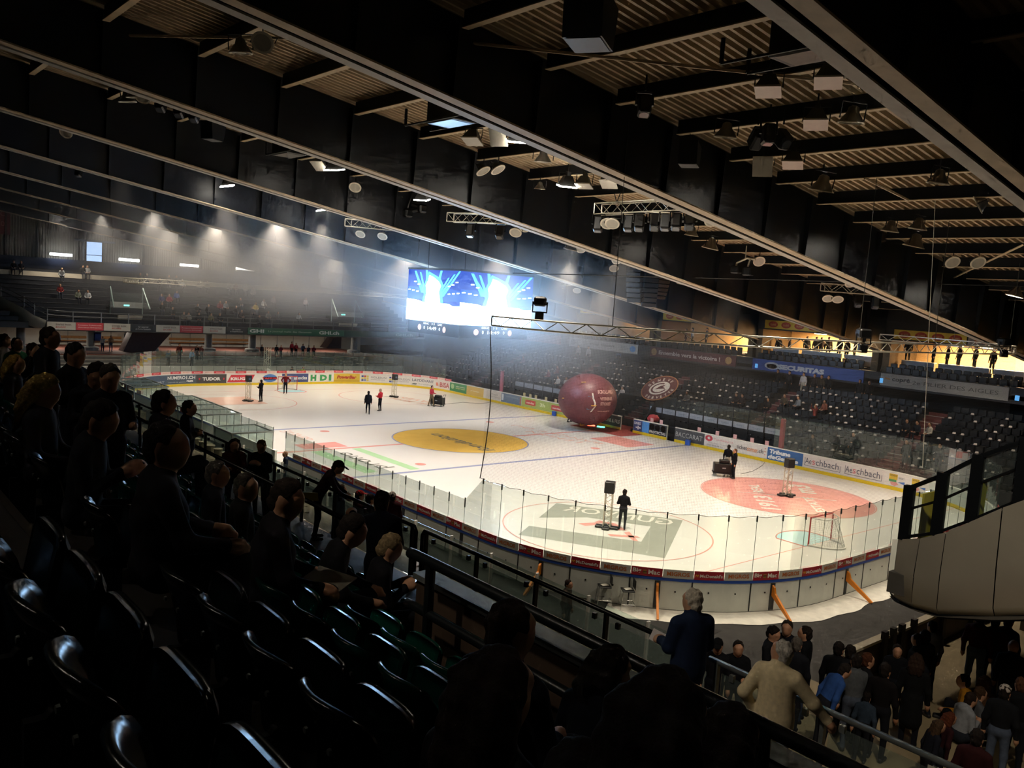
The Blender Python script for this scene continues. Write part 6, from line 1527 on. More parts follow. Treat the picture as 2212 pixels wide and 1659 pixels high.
# ---- lower terrace
def low_at(label, px, py, k, yaw, sit=True, **kw):
    z = 3.75-.52*k; y = -25.2+1.05*(k+1)-.6; p = at(px, py, y=y); return person(label, (p[0], y, p[2]-(SITH if sit else TOPH)), yaw, pose='sit' if sit else 'stand', h=.022, **kw)
low_at('short haired man in dark blue seated below the woman in the cap', 737, 1048, 1, 80, top='151a28', hairc='3a281c')
low_at('child in a red cap seated on the lower terrace', 776, 1060, 2, 80, top='3a1c1c', cap=True, extra={'cap': 'a82a2a'})
low_at('person in a black cap seated beside the child in the red cap', 799, 1068, 2, 90, top='24242a', cap=True, extra={'cap': '1c1414'})
low_at('man in maroon with a cap looking up beside the near boards', 848, 1063, 3, 150, False, top='3a1a20', bot='22242c', hpitch=-.2, cap=True, extra={'cap': 'c8c0b8'})
low_at('grey haired person seated low in front of the guard rail', 733, 1090, 1, 80, top='3a3a3e', hairc='8a8680')
low_at('blonde child looking right below the parapet', 1296, 1383, 3, 20, top='2a2c38', hairc='8a6c3c')
low_at('dark haired child holding a phone below the parapet', 1380, 1455, 2, 60, top='1c2a22', hairc='14110e', la='phone', ra='phone')
person('man in a dark blue jacket standing at the near boards', stand_at(617, 975, .0), -110, top='1a2130', hairc='8a6a54', h=.024, detail=True)
person('young man in brown standing low beside the near boards', stand_at(1228, 1253, .0), 20, top='3a2420', hairc='241812', h=.022, detail=True)
person('man in a red jersey standing behind the left near boards', stand_at(283, 852, .0), 60, top='a02a2c', hairc='1a1a1e', h=.03)
# ---- standing terrace at lower right
RT = 'people on the standing terrace'
def rt(label, px, py, yaw, floor=2.0, sc=1.0, **kw):
    h_ = kw.pop('h', .02); kw.setdefault('hairc', '1a1411'); return person(label, stand_at(px, py, floor, sc), yaw, group=RT, scale=sc, h=h_, **kw)
rt('man in a dark sweater in the group of three, left', 1670, 1353, 10, 2.45, top='17181c', la='phone', ra='fwd', hpitch=.4)
rt('man with glasses facing us in the group of three', 1702, 1341, -70, 2.45, top='14161e', detail=True, la='fwd', ra='fwd', hairc='2a221c')
rt('man in a dark jacket in the group of three, right', 1743, 1354, 200, 2.45, top='101216', bot='2a3448')
rt('grey haired man hidden behind the cream jacket', 1722, 1378, 110, 2.45, .97, top='14161c', hairc='55504a')
rt('boy in a dark cap looking at us behind the rail', 1552, 1380, -60, 3.0, .86, top='17181c', cap=True, extra={'cap': '101114'}, detail=True)
rt('boy with short dark hair beside the boy in the cap', 1596, 1385, -50, 3.0, .86, top='101216', detail=True, la='fwd')
rt('person bending over in a bright blue jacket', 1790, 1425, 60, 2.45, .9, top='2a4a86', lean=.5, hpitch=.3)
rt('young man in black facing the rink at the terrace wall, left', 1813, 1388, 100, top='0e0f13')
rt('young man in dark grey at the terrace wall, second from left', 1838, 1395, 110, top='15161a')
rt('man in a grey polo shirt with grey trousers', 1854, 1418, 130, 2.0, 1.0, top='4e5256', bot='464e5c', la='down', ra='hold', lean=.12)
rt('red haired person turned away behind the grey polo shirt', 1874, 1412, 60, top='121418', hairc='4a2a1a')
rt('man in a black shirt with bare forearms', 1913, 1434, 95, 2.0, 1.0, top='120f10', bot='15161c', skin=2)
rt('child in a dark jacket facing us by the wall slots', 1940, 1393, -60, 2.0, .88, top='101217', detail=True)
rt('woman in a long black coat with a wide hem', 1982, 1413, 110, top='101112', bot='14161e', hairc='2a1c14', hair='bob', skirt=True)
rt('boy in black looking left beside the wall', 1984, 1370, 170, 2.0, .93, top='0e1013')
rt('boy in a dark grey hoodie behind the boy in black', 2001, 1363, 160, 2.0, .97, top='26282c', hood=True, stride=.15)
rt('boy in a pale grey sweatshirt at the wall corner', 2017, 1343, 150, 2.0, .95, top='74767c', hood=True)
rt('man in a maroon hoodie and pale jeans under the curved stand', 2120, 1322, 100, 2.0, 1.02, top='4a161e', bot='5a6878', hood=True)
rt('person in dark red beside the maroon hoodie', 2152, 1330, 110, 2.0, 1.0, top='3a1418', bot='2a3242')
rt('bald man in black at the right edge', 2191, 1383, 100, 2.0, 1.0, top='0d0e11', hair='none', skin=2)
rt('man in black left of the bald man', 2180, 1330, 90, 2.0, 1.0, top='101114', bot='1c2230')
rt('person in a dark jacket and pale cap standing near the right edge', 2172, 1481, 100, 2.0, .97, top='14161a', bot='4a5466', cap=True, extra={'cap': 'a8a098'})
rt('person with brown hair at the right edge behind the pale cap', 2208, 1465, 120, 2.0, 1.0, top='0f1013', hairc='4a3020')
rt('red haired child crouching low on the terrace', 2035, 1537, 60, 2.0, .78, top='2a1216', hairc='4c2412', hair='bob', lean=.3)
rt('girl with brown hair in a dark blue top crouching', 2012, 1553, 50, 2.0, .76, top='14161f', hairc='3a2a1c', hair='long', lean=.25)
rt('person in a dark maroon sweater at the bottom edge', 2112, 1577, 100, 2.05, .98, top='2a1012', bot='15161b')
rt('child in grey blue crouching behind the black shirt', 1872, 1500, 110, 2.0, .70, top='2c3846', lean=.3)
def rf(label, px, py, yaw, **kw):
    p = at(px, py, z=2.0+.985); return person(label, (p[0], p[1], 2.0), yaw, group=RT, pose='floor', h=.02, **kw)
rf('child in a pale grey hoodie with a black strap sitting on the floor', 2080, 1495, 60, top='868a90', bot='20242c', hood=True, hairc='241a14', lean=.25, la='phone', ra='phone')
rf('child in a grey hoodie sitting on the floor beside the pale one', 2104, 1484, 60, top='4e5054', bot='20242c', hood=True, hairc='3a2818', lean=.2)
rf('child in a mustard jacket sitting on the floor', 2094, 1460, 200, top='9a6a1c', bot='101014', hairc='14110f', lean=.1, la='knee')
rf('long haired girl in brown sitting on the floor', 2130, 1462, 90, top='3a2a22', bot='1a1c22', hair='long', hairc='4a3220')
# ---- on the ice
def ice_at(label, px, py, yaw, **kw):
    p = at(px, py, z=0.); return person(label, (p[0], p[1], .012), yaw, h=.028, **kw)
ice_at('man in black holding the left lattice tower on the ice', 563, 868, 205, top='101116', bot='14151a', la='fwd', ra='point', hairc='17120f')
ice_at('man in a maroon and black jacket in front of the far goal', 616, 850.5, -40, top='6a1a20', bot='1a1b22', la='hip', ra='hip', hairc='8a6a50')
ice_at('man in a dark coat skating away with legs apart', 794, 894.6, 150, top='14151b', bot='121319', stride=.22, girth=1.2)
ice_at('man in a red jacket skating beside the man in the dark coat', 820, 888, 200, top='b02a34', bot='15161c', la='fwd', ra='fwd', hairc='a8927c', hpitch=.2)
ice_at('man in a red shirt pushing the trolley on the far ice', 931, 878, 20, top='a82a3c', bot='6a5a44', stride=.2, la='hold', ra='hold')
ice_at('man in a white shirt behind the red balloon', 1230, 912, 60, top='c8c4c0', bot='14151a', stride=.15)
ice_at('man in a dark jacket standing beside the near tower', 1343, 1144, 125, top='15161b', bot='23252b', la='fold', ra='fold', hairc='1c1613')
ice_at('man in black standing beside the trolley in front', 1583, 1034, 235, top='101116', bot='16181f', la='down', ra='down', hairc='5a4030')
ice_at('man in a black top and pale trousers behind the trolley', 1569, 1024, 110, top='121318', bot='a8a294', hairc='17120f', stride=.08)
# ---- far end, upper stand
GU = 'spectators in the far upper stand'
ups = [(30,566,'17181c'),(46,568,'1c1c22'),(133,578,'8a8e92'),(178,577,'15161a'),(189,570,'8e9296'),(130,614,'7a1f22'),(168,628,'7e8474'),(190,629,'c8ccd0'),(303,589,'1a1c1a'),(318,592,'22241e'),(345,600,'3a3a38'),(365,597,'1c1c20'),(381,598,'26262a'),(394,602,'c0c4c6'),
       (432,605,'8a8a80'),(447,605,'6a6a60'),(495,611,'9a9488'),(510,613,'8a4a40'),(530,616,'c0b8b4'),(547,620,'b0aca4'),(350,632,'2a3a78'),(366,636,'9a2a34'),(381,632,'3a5aa8'),(350,655,'1a1b1e'),(373,664,'22242a'),(427,655,'1c1d22'),(450,655,'24262a'),(475,654,'7a2a30'),(488,654,'6a7078'),
       (397,686,'7a7a72'),(407,685,'a8a29a'),(455,688,'8a8468'),(553,652,'b8a04a'),(570,645,'c0bcb4'),(590,640,'a89ea0'),(510,663,'1f2126'),(522,674,'3a3032'),(580,671,'7a7a7a'),(600,670,'5a5c60'),(645,674,'b8bcc0'),(430,679,'2a2c30'),(475,676,'2c2e34'),(560,688,'3a3a40'),(660,640,'b0a8b0'),(520,640,'1c1d22'),(545,660,'2c2a2e')]
CW = {'1':'black','2':'dark','3':'grey','4':'grey','5':'slate','6':'grey','7':'drab','8':'grey','9':'tan','a':'beige','b':'pale','c':'white'}
def cword(c):
    r_, g_, b_ = (int(c[i:i+2], 16) for i in (0, 2, 4))
    if r_ > g_*1.7 and r_ > b_*1.5: return 'red'
    if b_ > r_*1.5: return 'blue'
    if r_ > b_*1.4 and g_ > b_*1.3: return 'yellowish'
    l_ = (r_+g_+b_)/3
    return 'black' if l_ < 32 else 'dark grey' if l_ < 70 else 'grey' if l_ < 130 else 'pale' if l_ < 175 else 'white'
ORD = 'first second third fourth fifth sixth seventh eighth ninth tenth eleventh twelfth thirteenth'.split()
for i, (px, py, c) in enumerate(ups):
    best = None
    for k in range(13):
        xx = -38.2-.95*k-.45; p = at(px, py, x=xx); e = abs(p[2]-(4.75+.38*k+SITH-.02))
        if best is None or e < best[0]: best = (e, k, p, xx)
    e, k, p, xx = best
    person('%s topped spectator in the %s row of the far stand, %s' % (cword(c), ORD[k], 'left of the stairs' if px < 240 else 'right of the stairs' if px < 480 else 'in the smoke'), (xx, p[1], 4.75+.38*k), random.uniform(-20, 10), top=c, bot=['1c2030','20222a','3a4252'][i % 3], hairc=['1a1410','3a2a1c','6a5a44'][i % 3], group=GU, pose='sit', h=.034, la=['lap','knee'][i % 2], ra='lap', lean=[0, .2][(i//2) % 2])
# ---- far end, concourse
for px, py, c, b_, lab, xx, fl in ((222,727,'a8a69e','2a3248','person in a pale top by the blue bin on the far concourse',-40.5,2.0), (240,725,'a88a6a','3a4a66','person in a patterned top by the dark stair block',-40.3,2.0), (388,742,'5a2a22','22242a','person in dark red on the far terrace below the banners',-35.2,1.47), (415,755,'7a98b8','1a1c22','person in a light blue shirt on the far terrace',-34.0,1.25),
      (426,746,'2a2226','22242a','dark haired person behind the light blue shirt',-36.0,1.7), (436,747,'6a3a34','1c1e24','person in rust red on the far terrace',-35.6,1.7), (364,757,'4a5a68','1c1e24','person in grey blue leaning on the far terrace',-34.5,1.25), (566,748,'2a2c34','1a1c22','dark dressed person left of the red group',-36.5,1.9),
      (575,758,'8a6a5c','3a3c44','person in faded pink beside the white tower',-35.5,1.7), (598,745,'22242a','1a1c20','person in black in the red group',-36.5,1.9), (607,758,'6a2a34','1a1c20','child in red in the red group',-36.0,1.9), (631,738,'8a2430','22242c','tall person in a red jersey in the red group',-36.8,2.0), (640,741,'7a2830','1a1c22','person in a red top right of the tall jersey',-36.8,2.0),
      (655,743,'5a6070','1a1c22','person in slate grey in the red group',-36.8,2.0), (667,748,'2c3038','3a4048','person in dark grey at the right of the red group',-36.2,1.9), (678,755,'7a2a38','1a1c22','person in red at the right end of the group',-36.2,1.9)):
    p = at(px, py, x=xx); person(lab, (xx, p[1], fl), random.uniform(-40, 20), top=c, bot=b_, h=.034, scale=max(.75, min(1.12, (p[2]-fl)/TOPH)), hairc=random.choice(['1a1410','3a2a1c']), la=random.choice(['down','fwd','fold']), group='people on the far terrace')
p = at(655, 792, x=-32.2); person('steward in a yellow vest seated behind the far boards', (-32.2, p[1], .1), 0, top='b8c83a', pose='sit', h=.034); p = at(631, 790, x=-32.2); person('person in dark clothes seated beside the steward in yellow', (-32.2, p[1], .1), 0, top='22242a', pose='sit', h=.034, cap=True)
# ---- far side stand
GF = 'spectators in the far side stand'
for i, (px, py, c, lab) in enumerate(((1662,853,'2a2628','person in dark brown seated beside another left of the blue banner group'), (1697,856,'4a4238','person in drab clothes seated under the blue banner'), (1727,862,'7a8088','person in a grey shirt seated under the blue banner'), (1765,868,'8a3c34','person with raised arms in red seated under the blue banner'), (1784,870,'7a4a3c','person in rust beside the raised arms'),
      (1593,854,'2a2224','left of two dark seated people above the red stairs'), (1606,856,'3a2a28','right of two dark seated people above the red stairs'), (1962,905,'2a2c30','dark person seated left of the white shirt under the grey banner'), (1984,912,'26282e','dark person reclining beside the white shirt'), (2012,908,'b8b0a0','person in a white shirt sprawling in the right stand'),
      (1188,797,'8a4a4a','person in pink seated left of the pair in white'), (1207,793,'6a3a40','person in dusky red seated in the haze'), (1208,817,'d0ccc8','left person in white seated above the bench'), (1226,819,'c4c0bc','right person in white seated above the bench'), (1347,836,'b8aca8','person in a pale top seated right of the balloon'), (1133,768,'8a6468','person seated in the blue haze'), (1487,845,'6a6a70','person in grey seated left of the stairs'))):
    best = None
    for k, (y, z) in enumerate(FR):
        p = at(px, py, y=y); e = abs(p[2]-(z+SITH))
        if best is None or e < best[0]: best = (e, k, p, y, z)
    e, k, p, y, z = best
    person(lab, (p[0], y-.12, z), -90+random.uniform(-25, 15), top=c, bot='24262e', group=GF, pose='sit', h=.032, la=['lap','knee','up'][2 if '8a3c34' == c else i % 2], ra=['lap','up'][1 if '8a3c34' == c else 0], hairc=['1a1410','4a3628'][i % 2])
for px, py, c, b_, lab in ((1736,815,'c8c8cc','b8b4a8','waiter in white standing under the blue banner'), (1680,812,'1a1b1f','15161a','left of the dark suited people standing under the blue banner'), (1705,815,'1c1e28','15161a','dark suited person left of the waiter in white'), (1760,818,'2a2426','15161a','dark suited person right of the waiter in white'),
      (1775,820,'3a342e','1a1b20','person in brown standing under the blue banner'), (1790,822,'17181c','15161a','dark person standing at the right of the blue banner group'), (1858,826,'1a1c24','15161a','left of two men in suits right of the blue banner'), (1879,824,'15161b','15161a','right of two men in suits right of the blue banner'), (1250,748,'b0a8a8','2a2a30','person in pale clothes standing under the white banner'), (1272,752,'a8a4a8','2a2a30','second person in pale clothes standing under the white banner'), (1338,748,'5a7098','2a2a30','person in blue standing under the white banner')):
    y = float(np.clip(at(px, py, z=3.72+TOPH)[1], 24.3, 27.3)); p = at(px, py, y=y); person(lab, (p[0], y, 3.715), -90, top=c, bot=b_, group=GF, h=.032)
# staff behind the far glass
for px, py, c, lab in ((1757,938,'0e0f12','security man in black left of the equipment case'), (1845,934,'15171d','tall man in dark clothes beside the black equipment case'), (1960,950,'101114','thin dark figure standing behind the right glass'), (2032,958,'121316','dark figure beside the cart behind the right glass')):
    p = at(px, py, y=16.4); person(lab, (p[0], 16.4, max(.0, p[2]-TOPH)), -95, top=c, bot='101116', h=.028, la='fwd' if px == 1845 else 'down')
# lounge guests
GL2 = 'guests in the lounges'
for i, (px, py, c) in enumerate(((1684,727,'1a1714'),(1707,730,'221c18'),(1745,727,'17130f'),(1765,728,'1c1712'),(1776,729,'241a14'),(1792,728,'2a1c12'),(1816,727,'1a130e'),(1832,732,'241a12'),(1849,733,'2a2018'),(1965,730,'17130f'),(2020,742,'1c1510'),(2050,745,'1f1812'),(2075,745,'2a1f14'),(2110,747,'221a12'),(2148,752,'15110d'),(1483,710,'5a2a26'),(1497,708,'6a7a98'),(1528,708,'3a3a3e'))):
    y = 27.2 if i < 15 else 26.4; p = at(px, py, y=y); person('silhouetted guest standing at the %s lounge counter, %s from the left' % (('middle', 'right', 'left')[0 if i < 9 else 1 if i < 15 else 2], ORD[i if i < 9 else i-9 if i < 15 else i-15]), (p[0], y, p[2]-TOPH), -90+random.uniform(-60, 60), top=c, bot='15120f', group=GL2, h=.034)
p = at(1823, 775, y=25.6); person('cameraman in black standing between the lounges', (p[0], 25.6, p[2]-TOPH), -90, top='0d0d0f', h=.032, la='up', ra='up'); p = at(1913, 772, y=26.0); person('technician in a pale shirt between the lounges', (p[0], 26.0, p[2]-TOPH), -110, top='8a8a8c', h=.032)
add_seats()
# ================================================================== things on and around the ice
# goals
m_net = mat('goal_net', 'd8d6d0', .8, var=.05)
def goal(x, sx, lab):
    g = thing('hockey_goal', lab, 'goal', (x, 0, 0), 0 if sx > 0 else PI)
    MB().path([(0,-.915,0),(0,-.915,1.22),(0,.915,1.22),(0,.915,0)], .035, 8).obj('front_frame', paint('b8383a', .4), g)
    a = np.linspace(0, 1, 13); base = [( .05+1.05*math.sin(t*PI)**.55, -.915+1.83*t, .04) for t in a]
    MB().path([(0,-.915,.04)] + base + [(0,.915,.04)], .045, 6).obj('base_bar', mat('goal_white', 'd8d4cc', .5), g)
    MB().path([(0,-.88,1.20),(.5,-.55,1.18),(.56,0,1.18),(.5,.55,1.18),(0,.88,1.20)], .022, 6).tube((.56,0,1.18), (1.1,0,.04), .025, 6).obj('rear_frame', mat('goal_white', 'd8d4cc', .5), g)
    b = MB(); top = [(.56*math.sin(t*PI)**.5, -.9+1.8*t, 1.19) for t in a]
    for t in np.linspace(0, 1, 26):
        i = min(11, int(t*12)); f_ = t*12-i; p0 = np.array(base[i])*(1-f_)+np.array(base[i+1])*f_; p1 = np.array(top[i])*(1-f_)+np.array(top[i+1])*f_; b.tube(p0, p1, .006, 3, cap=False)
    for v in np.linspace(.08, .95, 14): b.path([np.array(p)*(1-v)+np.array(q)*v for p, q in zip(base, top)], .006, 3)
    o = b.obj('netting', m_net, g); o['kind'] = 'stuff'
goal(26, 1, 'red and white hockey goal at the near end'); goal(-26, -1, 'red framed hockey goal at the far end')
# lattice towers with a speaker-like lamp on top, one on each face-off spot
def tower(x, y, lab, yaw):
    t = thing('lamp_tower', lab, 'tower', (x, y, .013), yaw); b = MB()
    for sx in (-.15, .15):
        for sy in (-.15, .15): b.tube((sx,sy,.1), (sx,sy,1.55), .024, 6)
    b.obj('uprights', m_truss, t); b = MB()
    for k in range(6):
        z0, z1 = .12+.235*k, .12+.235*(k+1)
        for (x0, y0), (x1, y1) in (((-.15,-.15),(.15,-.15)), ((.15,-.15),(.15,.15)), ((.15,.15),(-.15,.15)), ((-.15,.15),(-.15,-.15))):
            b.tube((x0,y0,z0) if k % 2 else (x1,y1,z0), (x1,y1,z1) if k % 2 else (x0,y0,z1), .011, 4, cap=False)
    b.obj('lattice', m_truss, t); MB().bev(-.5, .5, -.16, .16, 0, .1, .02).bev(-.16, .16, -.42, .42, 0, .09, .02).obj('base_plate', m_black, t)
    MB().bev(-.21, .21, -.2, .2, 1.55, 2.05, .02).obj('lamp_box', m_black, t); MB().lathe([(0,.0),(.09,.0),(.1,.01)], 12, (.215,0,1.8), (1,0,0)).obj('lamp_lens', mat('tower_lens', '5a6a80', .2, var=.02), t)
tower(20, -7, 'lattice lamp tower on the near left face-off spot beside a man', .6); tower(20, 7, 'lattice lamp tower on the red advert disc', 1.2); tower(-20, -6.2, 'lattice lamp tower held by a man at the far left', 0); tower(-20, 7.4, 'lattice lamp tower at the far right beside the white adverts', 0)
# trolleys
def trolley(px, py, yaw, lab, sc):
    p = at(px, py, z=0); t = thing('trolley', lab, 'trolley', (p[0], p[1], .012), yaw); t.scale = (sc,)*3
    MB().bev(-.55, .55, -.32, .32, .22, .72, .02).obj('case', m_black, t); MB().bx(-.58, .58, -.35, .35, .16, .22).obj('deck', m_dark, t)
    for sx in (-.45, .45):
        for sy in (-.25, .25): MB().lathe([(0,-.03),(.08,-.03),(.08,.03),(0,.03)], 10, (sx, sy, .08), (0,1,0)).obj('wheel', m_steel, t)
    MB().bev(-.25, .3, -.2, .2, .72, .92, .04).obj('gear', m_black, t); MB().path([(.5,-.25,.72),(.62,-.25,1.0),(.62,.25,1.0),(.5,.25,.72)], .018, 5).obj('push_handle', m_dark, t)
    MB().bx(-.1, .1, -.325, -.321, .45, .52).obj('logo_plate', paint('a8a8a8'), t)
trolley(1561, 1028, .75, 'black equipment trolley on castors between two men on the ice', 1.05); trolley(945, 877, .5, 'black trolley pushed by the man in the red shirt', 1.0)
for pts, lab in (([(1600,1024),(1625,1018),(1640,1010),(1648,1004),(1652,998)], 'thin dark cable trailing from the near trolley'), ([(962,873),(1000,869),(1040,872),(1075,866)], 'thin dark cable trailing from the far trolley')):
    o = MB().path([at(a, c, z=.012) for a, c in pts], .012, 5).obj('cable', m_black); tag(o, lab, 'cable')
# balloon
bl = thing('balloon', 'huge dark red advertising balloon with white print beside the tunnel', 'balloon', (-.65, 12.35, 2.30), -.35); b = MB(); n1, n2 = 24, 40; Rb = 2.12
def bpt(t, f): return (Rb*math.cos(t)*math.cos(f), Rb*1.07*math.cos(t)*math.sin(f), Rb*.93*math.sin(t))
for i in range(n1):
    for j in range(n2):
        b.add([bpt(t, f) for t, f in ((PI*i/n1-PI/2, 2*PI*j/n2), (PI*i/n1-PI/2, 2*PI*(j+1)/n2), (PI*(i+1)/n1-PI/2, 2*PI*(j+1)/n2), (PI*(i+1)/n1-PI/2, 2*PI*j/n2))], [(0,1,2,3)])
me = b.mesh('envelope', [mat('balloon_red', '6c2a31', .45, var=.06, scale=.6)], True); link('envelope', me, bl)
import bmesh
bm_ = bmesh.new(); bm_.from_mesh(me); bmesh.ops.remove_doubles(bm_, verts=bm_.verts, dist=.001); bm_.to_mesh(me); bm_.free()
def bfn(u, v, k=1.006):
    t, f = v/Rb, u/Rb; p = bpt(t, f); return tuple(c*k for c in p)
F0 = -.24   # longitude of the print, facing up the rink
def bp2(u, v): return bfn(F0*Rb+u, v)
flat_poly('print_panel', [(-.42,-.55),(.0,-.6),(.05,.5),(-.38,.55)], bp2, paint('4f6a80'), bl)
flat_poly('print_stripe', [(-.15,-.78),(-.03,-.74),(.22,-.3),(.22,.0),(.05,.4),(.0,.78),(-.12,.78),(-.06,.35),(.1,.0),(.1,-.3)], lambda u, v: bfn(F0*Rb+u, v, 1.012), paint('d8cdbf'), bl)
for t, u0, v0, ww, hh in (('SCROLL-MED', .35, .75, 1.5, .32), ('VITRERIE', .5, .22, 1.1, .26), ('STORES', .55, -.18, .9, .26), ('www.scroll.ch', .4, -.72, 1.1, .14)): flat_text('lettering', t, bp2, paint('c99a90'), bl, u0, v0, ww, hh, .05)
for f, t in ((-.75, .75), (-.28, -.1), (-1.35, .05), (-.85, -1.12)):
    p = np.array(bpt(t, f)); fb = MB(); d = p/np.linalg.norm(p)
    fb.path([p, p+d*.12, p+d*.12+np.array([.0,.35,.02]), p+np.array([.0,.42,.0])], .035, 6); fb.obj('tether_loop', paint('d8a030'), bl)
for dx, c, nm in ((-.25, (1.,.12,.06), 'red'), (.45, (.1,1.,.6), 'green')):
    o = MB().bev(-.3, .3, -.06, .06, 0, .09, .02).obj('light_bar', emit_mat('bar_'+nm, c, 5.0)); p = at(1277 if nm == 'red' else 1298, 919 if nm == 'red' else 922, z=.06); o.location = (p[0], p[1], .02); o.rotation_euler = (0,0,.6); tag(o, '%s glowing light bar on the ice under the balloon' % nm, 'light bar')
# bar chairs outside the near boards
def chair(px, py, lab, yaw):
    p = at(px, py, z=0); c = thing('bar_chair', lab, 'chair', (p[0], p[1], -.03), yaw)
    MB().bev(-.2, .2, -.2, .2, .60, .64, .012).obj('seat', m_black, c); b = MB(); b.prism([(-.2,.70),(.2,.70),(.19,.98),(-.19,.98)], -.21, -.19, 'xz'); b.v = [(y, x, z) for x, y, z in b.v]; b.obj('backrest', m_black, c)
    for sx in (-1, 1):
        for sy in (-1, 1): MB().tube((sx*.24, sy*.22, 0), (sx*.18, sy*.18, .62), .012, 6).obj('leg', m_alu, c)
        MB().tube((-.2, sx*.17, .6), (-.2, sx*.17, .75), .012, 6).obj('back_post', m_alu, c)
    MB().path([(-.22,-.2,.2),(.22,-.2,.2),(.22,.2,.2),(-.22,.2,.2)], .01, 5, True).obj('footrest', m_alu, c)
    o = MB().bx(-.12, .12, -.09, .09, 0, .012).obj('seat_paper', paint('c8c4b8')); o.location = (p[0], p[1], .625); o.rotation_euler = (0, 0, yaw+.3); tag(o, 'white paper on the seat of %s' % lab, 'paper')
chair(1303, 1304, 'left black bar chair by the near boards', -2.2); chair(1353, 1313, 'right black bar chair by the near boards', -2.2)
o = MB().add([(*at(a, c, z=-.02)[:2], -.018) for a, c in ((1230,1290),(1460,1318),(1490,1345),(1560,1362),(1400,1430),(1180,1330))], [(0,1,2,3,4,5)]).obj('rubber_mat', mat('mat_black', '222120', .85, var=.2)); tag(o, 'dark rubber mat under the bar chairs', 'mat')
# penalty boxes at the near side: glass roofed cabins
def cabin(x0, x1, lab, zr=2.35):
    c = thing('penalty_box', lab, 'cabin', ((x0+x1)/2, -16.2, 0)); h = (x1-x0)/2
    MB().bx(-h, h, -1.1, .95, -.03, .25).obj('floor', m_dark, c)
    n = max(1, round((x1-x0)/1.7))
    for i in range(n):
        a, d = -h+2*h*i/n, -h+2*h*(i+1)/n
        MB().bx(a+.03, d-.03, -1.15, 1.0, zr, zr+.012).obj('roof_pane', m_gpane, c); MB().bx(a+.03, d-.03, -1.12, -1.11, .9, zr).obj('rear_pane', m_gpane, c)
        MB().bx(a-.03, a+.03, -1.18, 1.02, zr-.03, zr+.04).obj('roof_bar', m_steel, c); MB().bx(a-.03, a+.03, -1.15, -1.09, 0, zr).obj('post', m_steel, c)
    MB().bx(h-.03, h+.03, -1.18, 1.02, zr-.03, zr+.04).bx(h-.03, h+.03, -1.15, -1.09, 0, zr).obj('end_frame', m_steel, c); MB().bx(-h, h, -1.18, -1.12, zr-.03, zr+.04).bx(-h, h, .98, 1.04, zr-.03, zr+.04).obj('edge_bar', m_steel, c)
    MB().bx(h, h+.012, -1.1, .95, .9, zr).obj('end_pane', m_gpane, c); MB().bx(-h, h, -1.16, -1.08, 0, .9).obj('rear_panel', m_steel, c); MB().bx(-h+.2, h-.2, -.7, -.3, .25, .7).obj('bench', m_plank, c)
cabin(-7.2, .2, 'long glass roofed timekeepers cabin beside the near boards'); cabin(2.0, 4.3, 'short cabin with a tilted glass roof beside the near boards', 2.05); cabin(-16.5, -11.5, 'glass roofed penalty cabin at the far left of the near boards')
for k in range(7):
    o = thing('paper_cup_stack', 'cream coloured tub standing on the ledge, %s from the left' % ORD[k], 'tub', (2.6+.95*k*1.0-.6, -18.6, 1.2), 0, 'tubs on the terrace ledge'); MB().lathe([(0,0),(.17,0),(.2,.42),(.21,.44),(0,.44)], 14).obj('tub', mat('tub_cream', '9c8d6c', .7, var=.1), o, False); MB().lathe([(0,.445),(.215,.445),(.215,.47),(0,.475)], 14).obj('lid', paint('a89c80'), o)
lg = MB().bx(1.0, 9.6, -18.9, -18.3, 1.0, 1.2).obj('ledge', m_dark); tag(lg, 'dark ledge carrying the cream tubs', 'ledge')
# blue mats at both ends of the far bench doors
for px, py, lab in ((1195, 893, 'small blue block on the ice by the green advert'), (1484, 958, 'small blue block on the ice by the black advert')):
    p = at(px, py, y=14.7); o = MB().bev(-.2, .2, -.1, .1, 0, .38, .03).obj('blue_block', paint('2a58b8')); o.location = (p[0], 14.8, .012); tag(o, lab, 'block')
# equipment cases behind the far glass
for px, lab in ((1822, 'black wheeled equipment case behind the far glass'), (2012, 'black cart behind the far glass near the right end')):
    p = at(px, 985 if px < 1900 else 1000, y=16.2); c = thing('equipment_case', lab, 'case', (p[0], 16.2, .0)); MB().bev(-.6, .6, -.4, .4, .15, 1.05, .04).obj('body', m_black, c); MB().bev(-.55, .55, -.35, .35, 1.05, 1.3, .1).obj('cover', m_black, c)
    for sx in (-.45, .45): MB().lathe([(0,-.05),(.09,-.05),(.09,.05),(0,.05)], 10, (sx, -.3, .09), (0,1,0)).obj('wheel', m_dark, c)
# helmet-red bag on the tunnel barrier
o = thing('red_bag', 'red bag lying on the barrier beside the tunnel', 'bag', (3.2, 15.6, 1.05)); MB().lathe([(0,0),(.4,.02),(.48,.25),(.3,.5),(0,.55)], 14).obj('bag', paint('b02a34'), o, True); MB().path([(-.2,0,.5),(-.1,0,.62),(.1,0,.62),(.2,0,.5)], .02, 5).obj('handle', m_black, o)
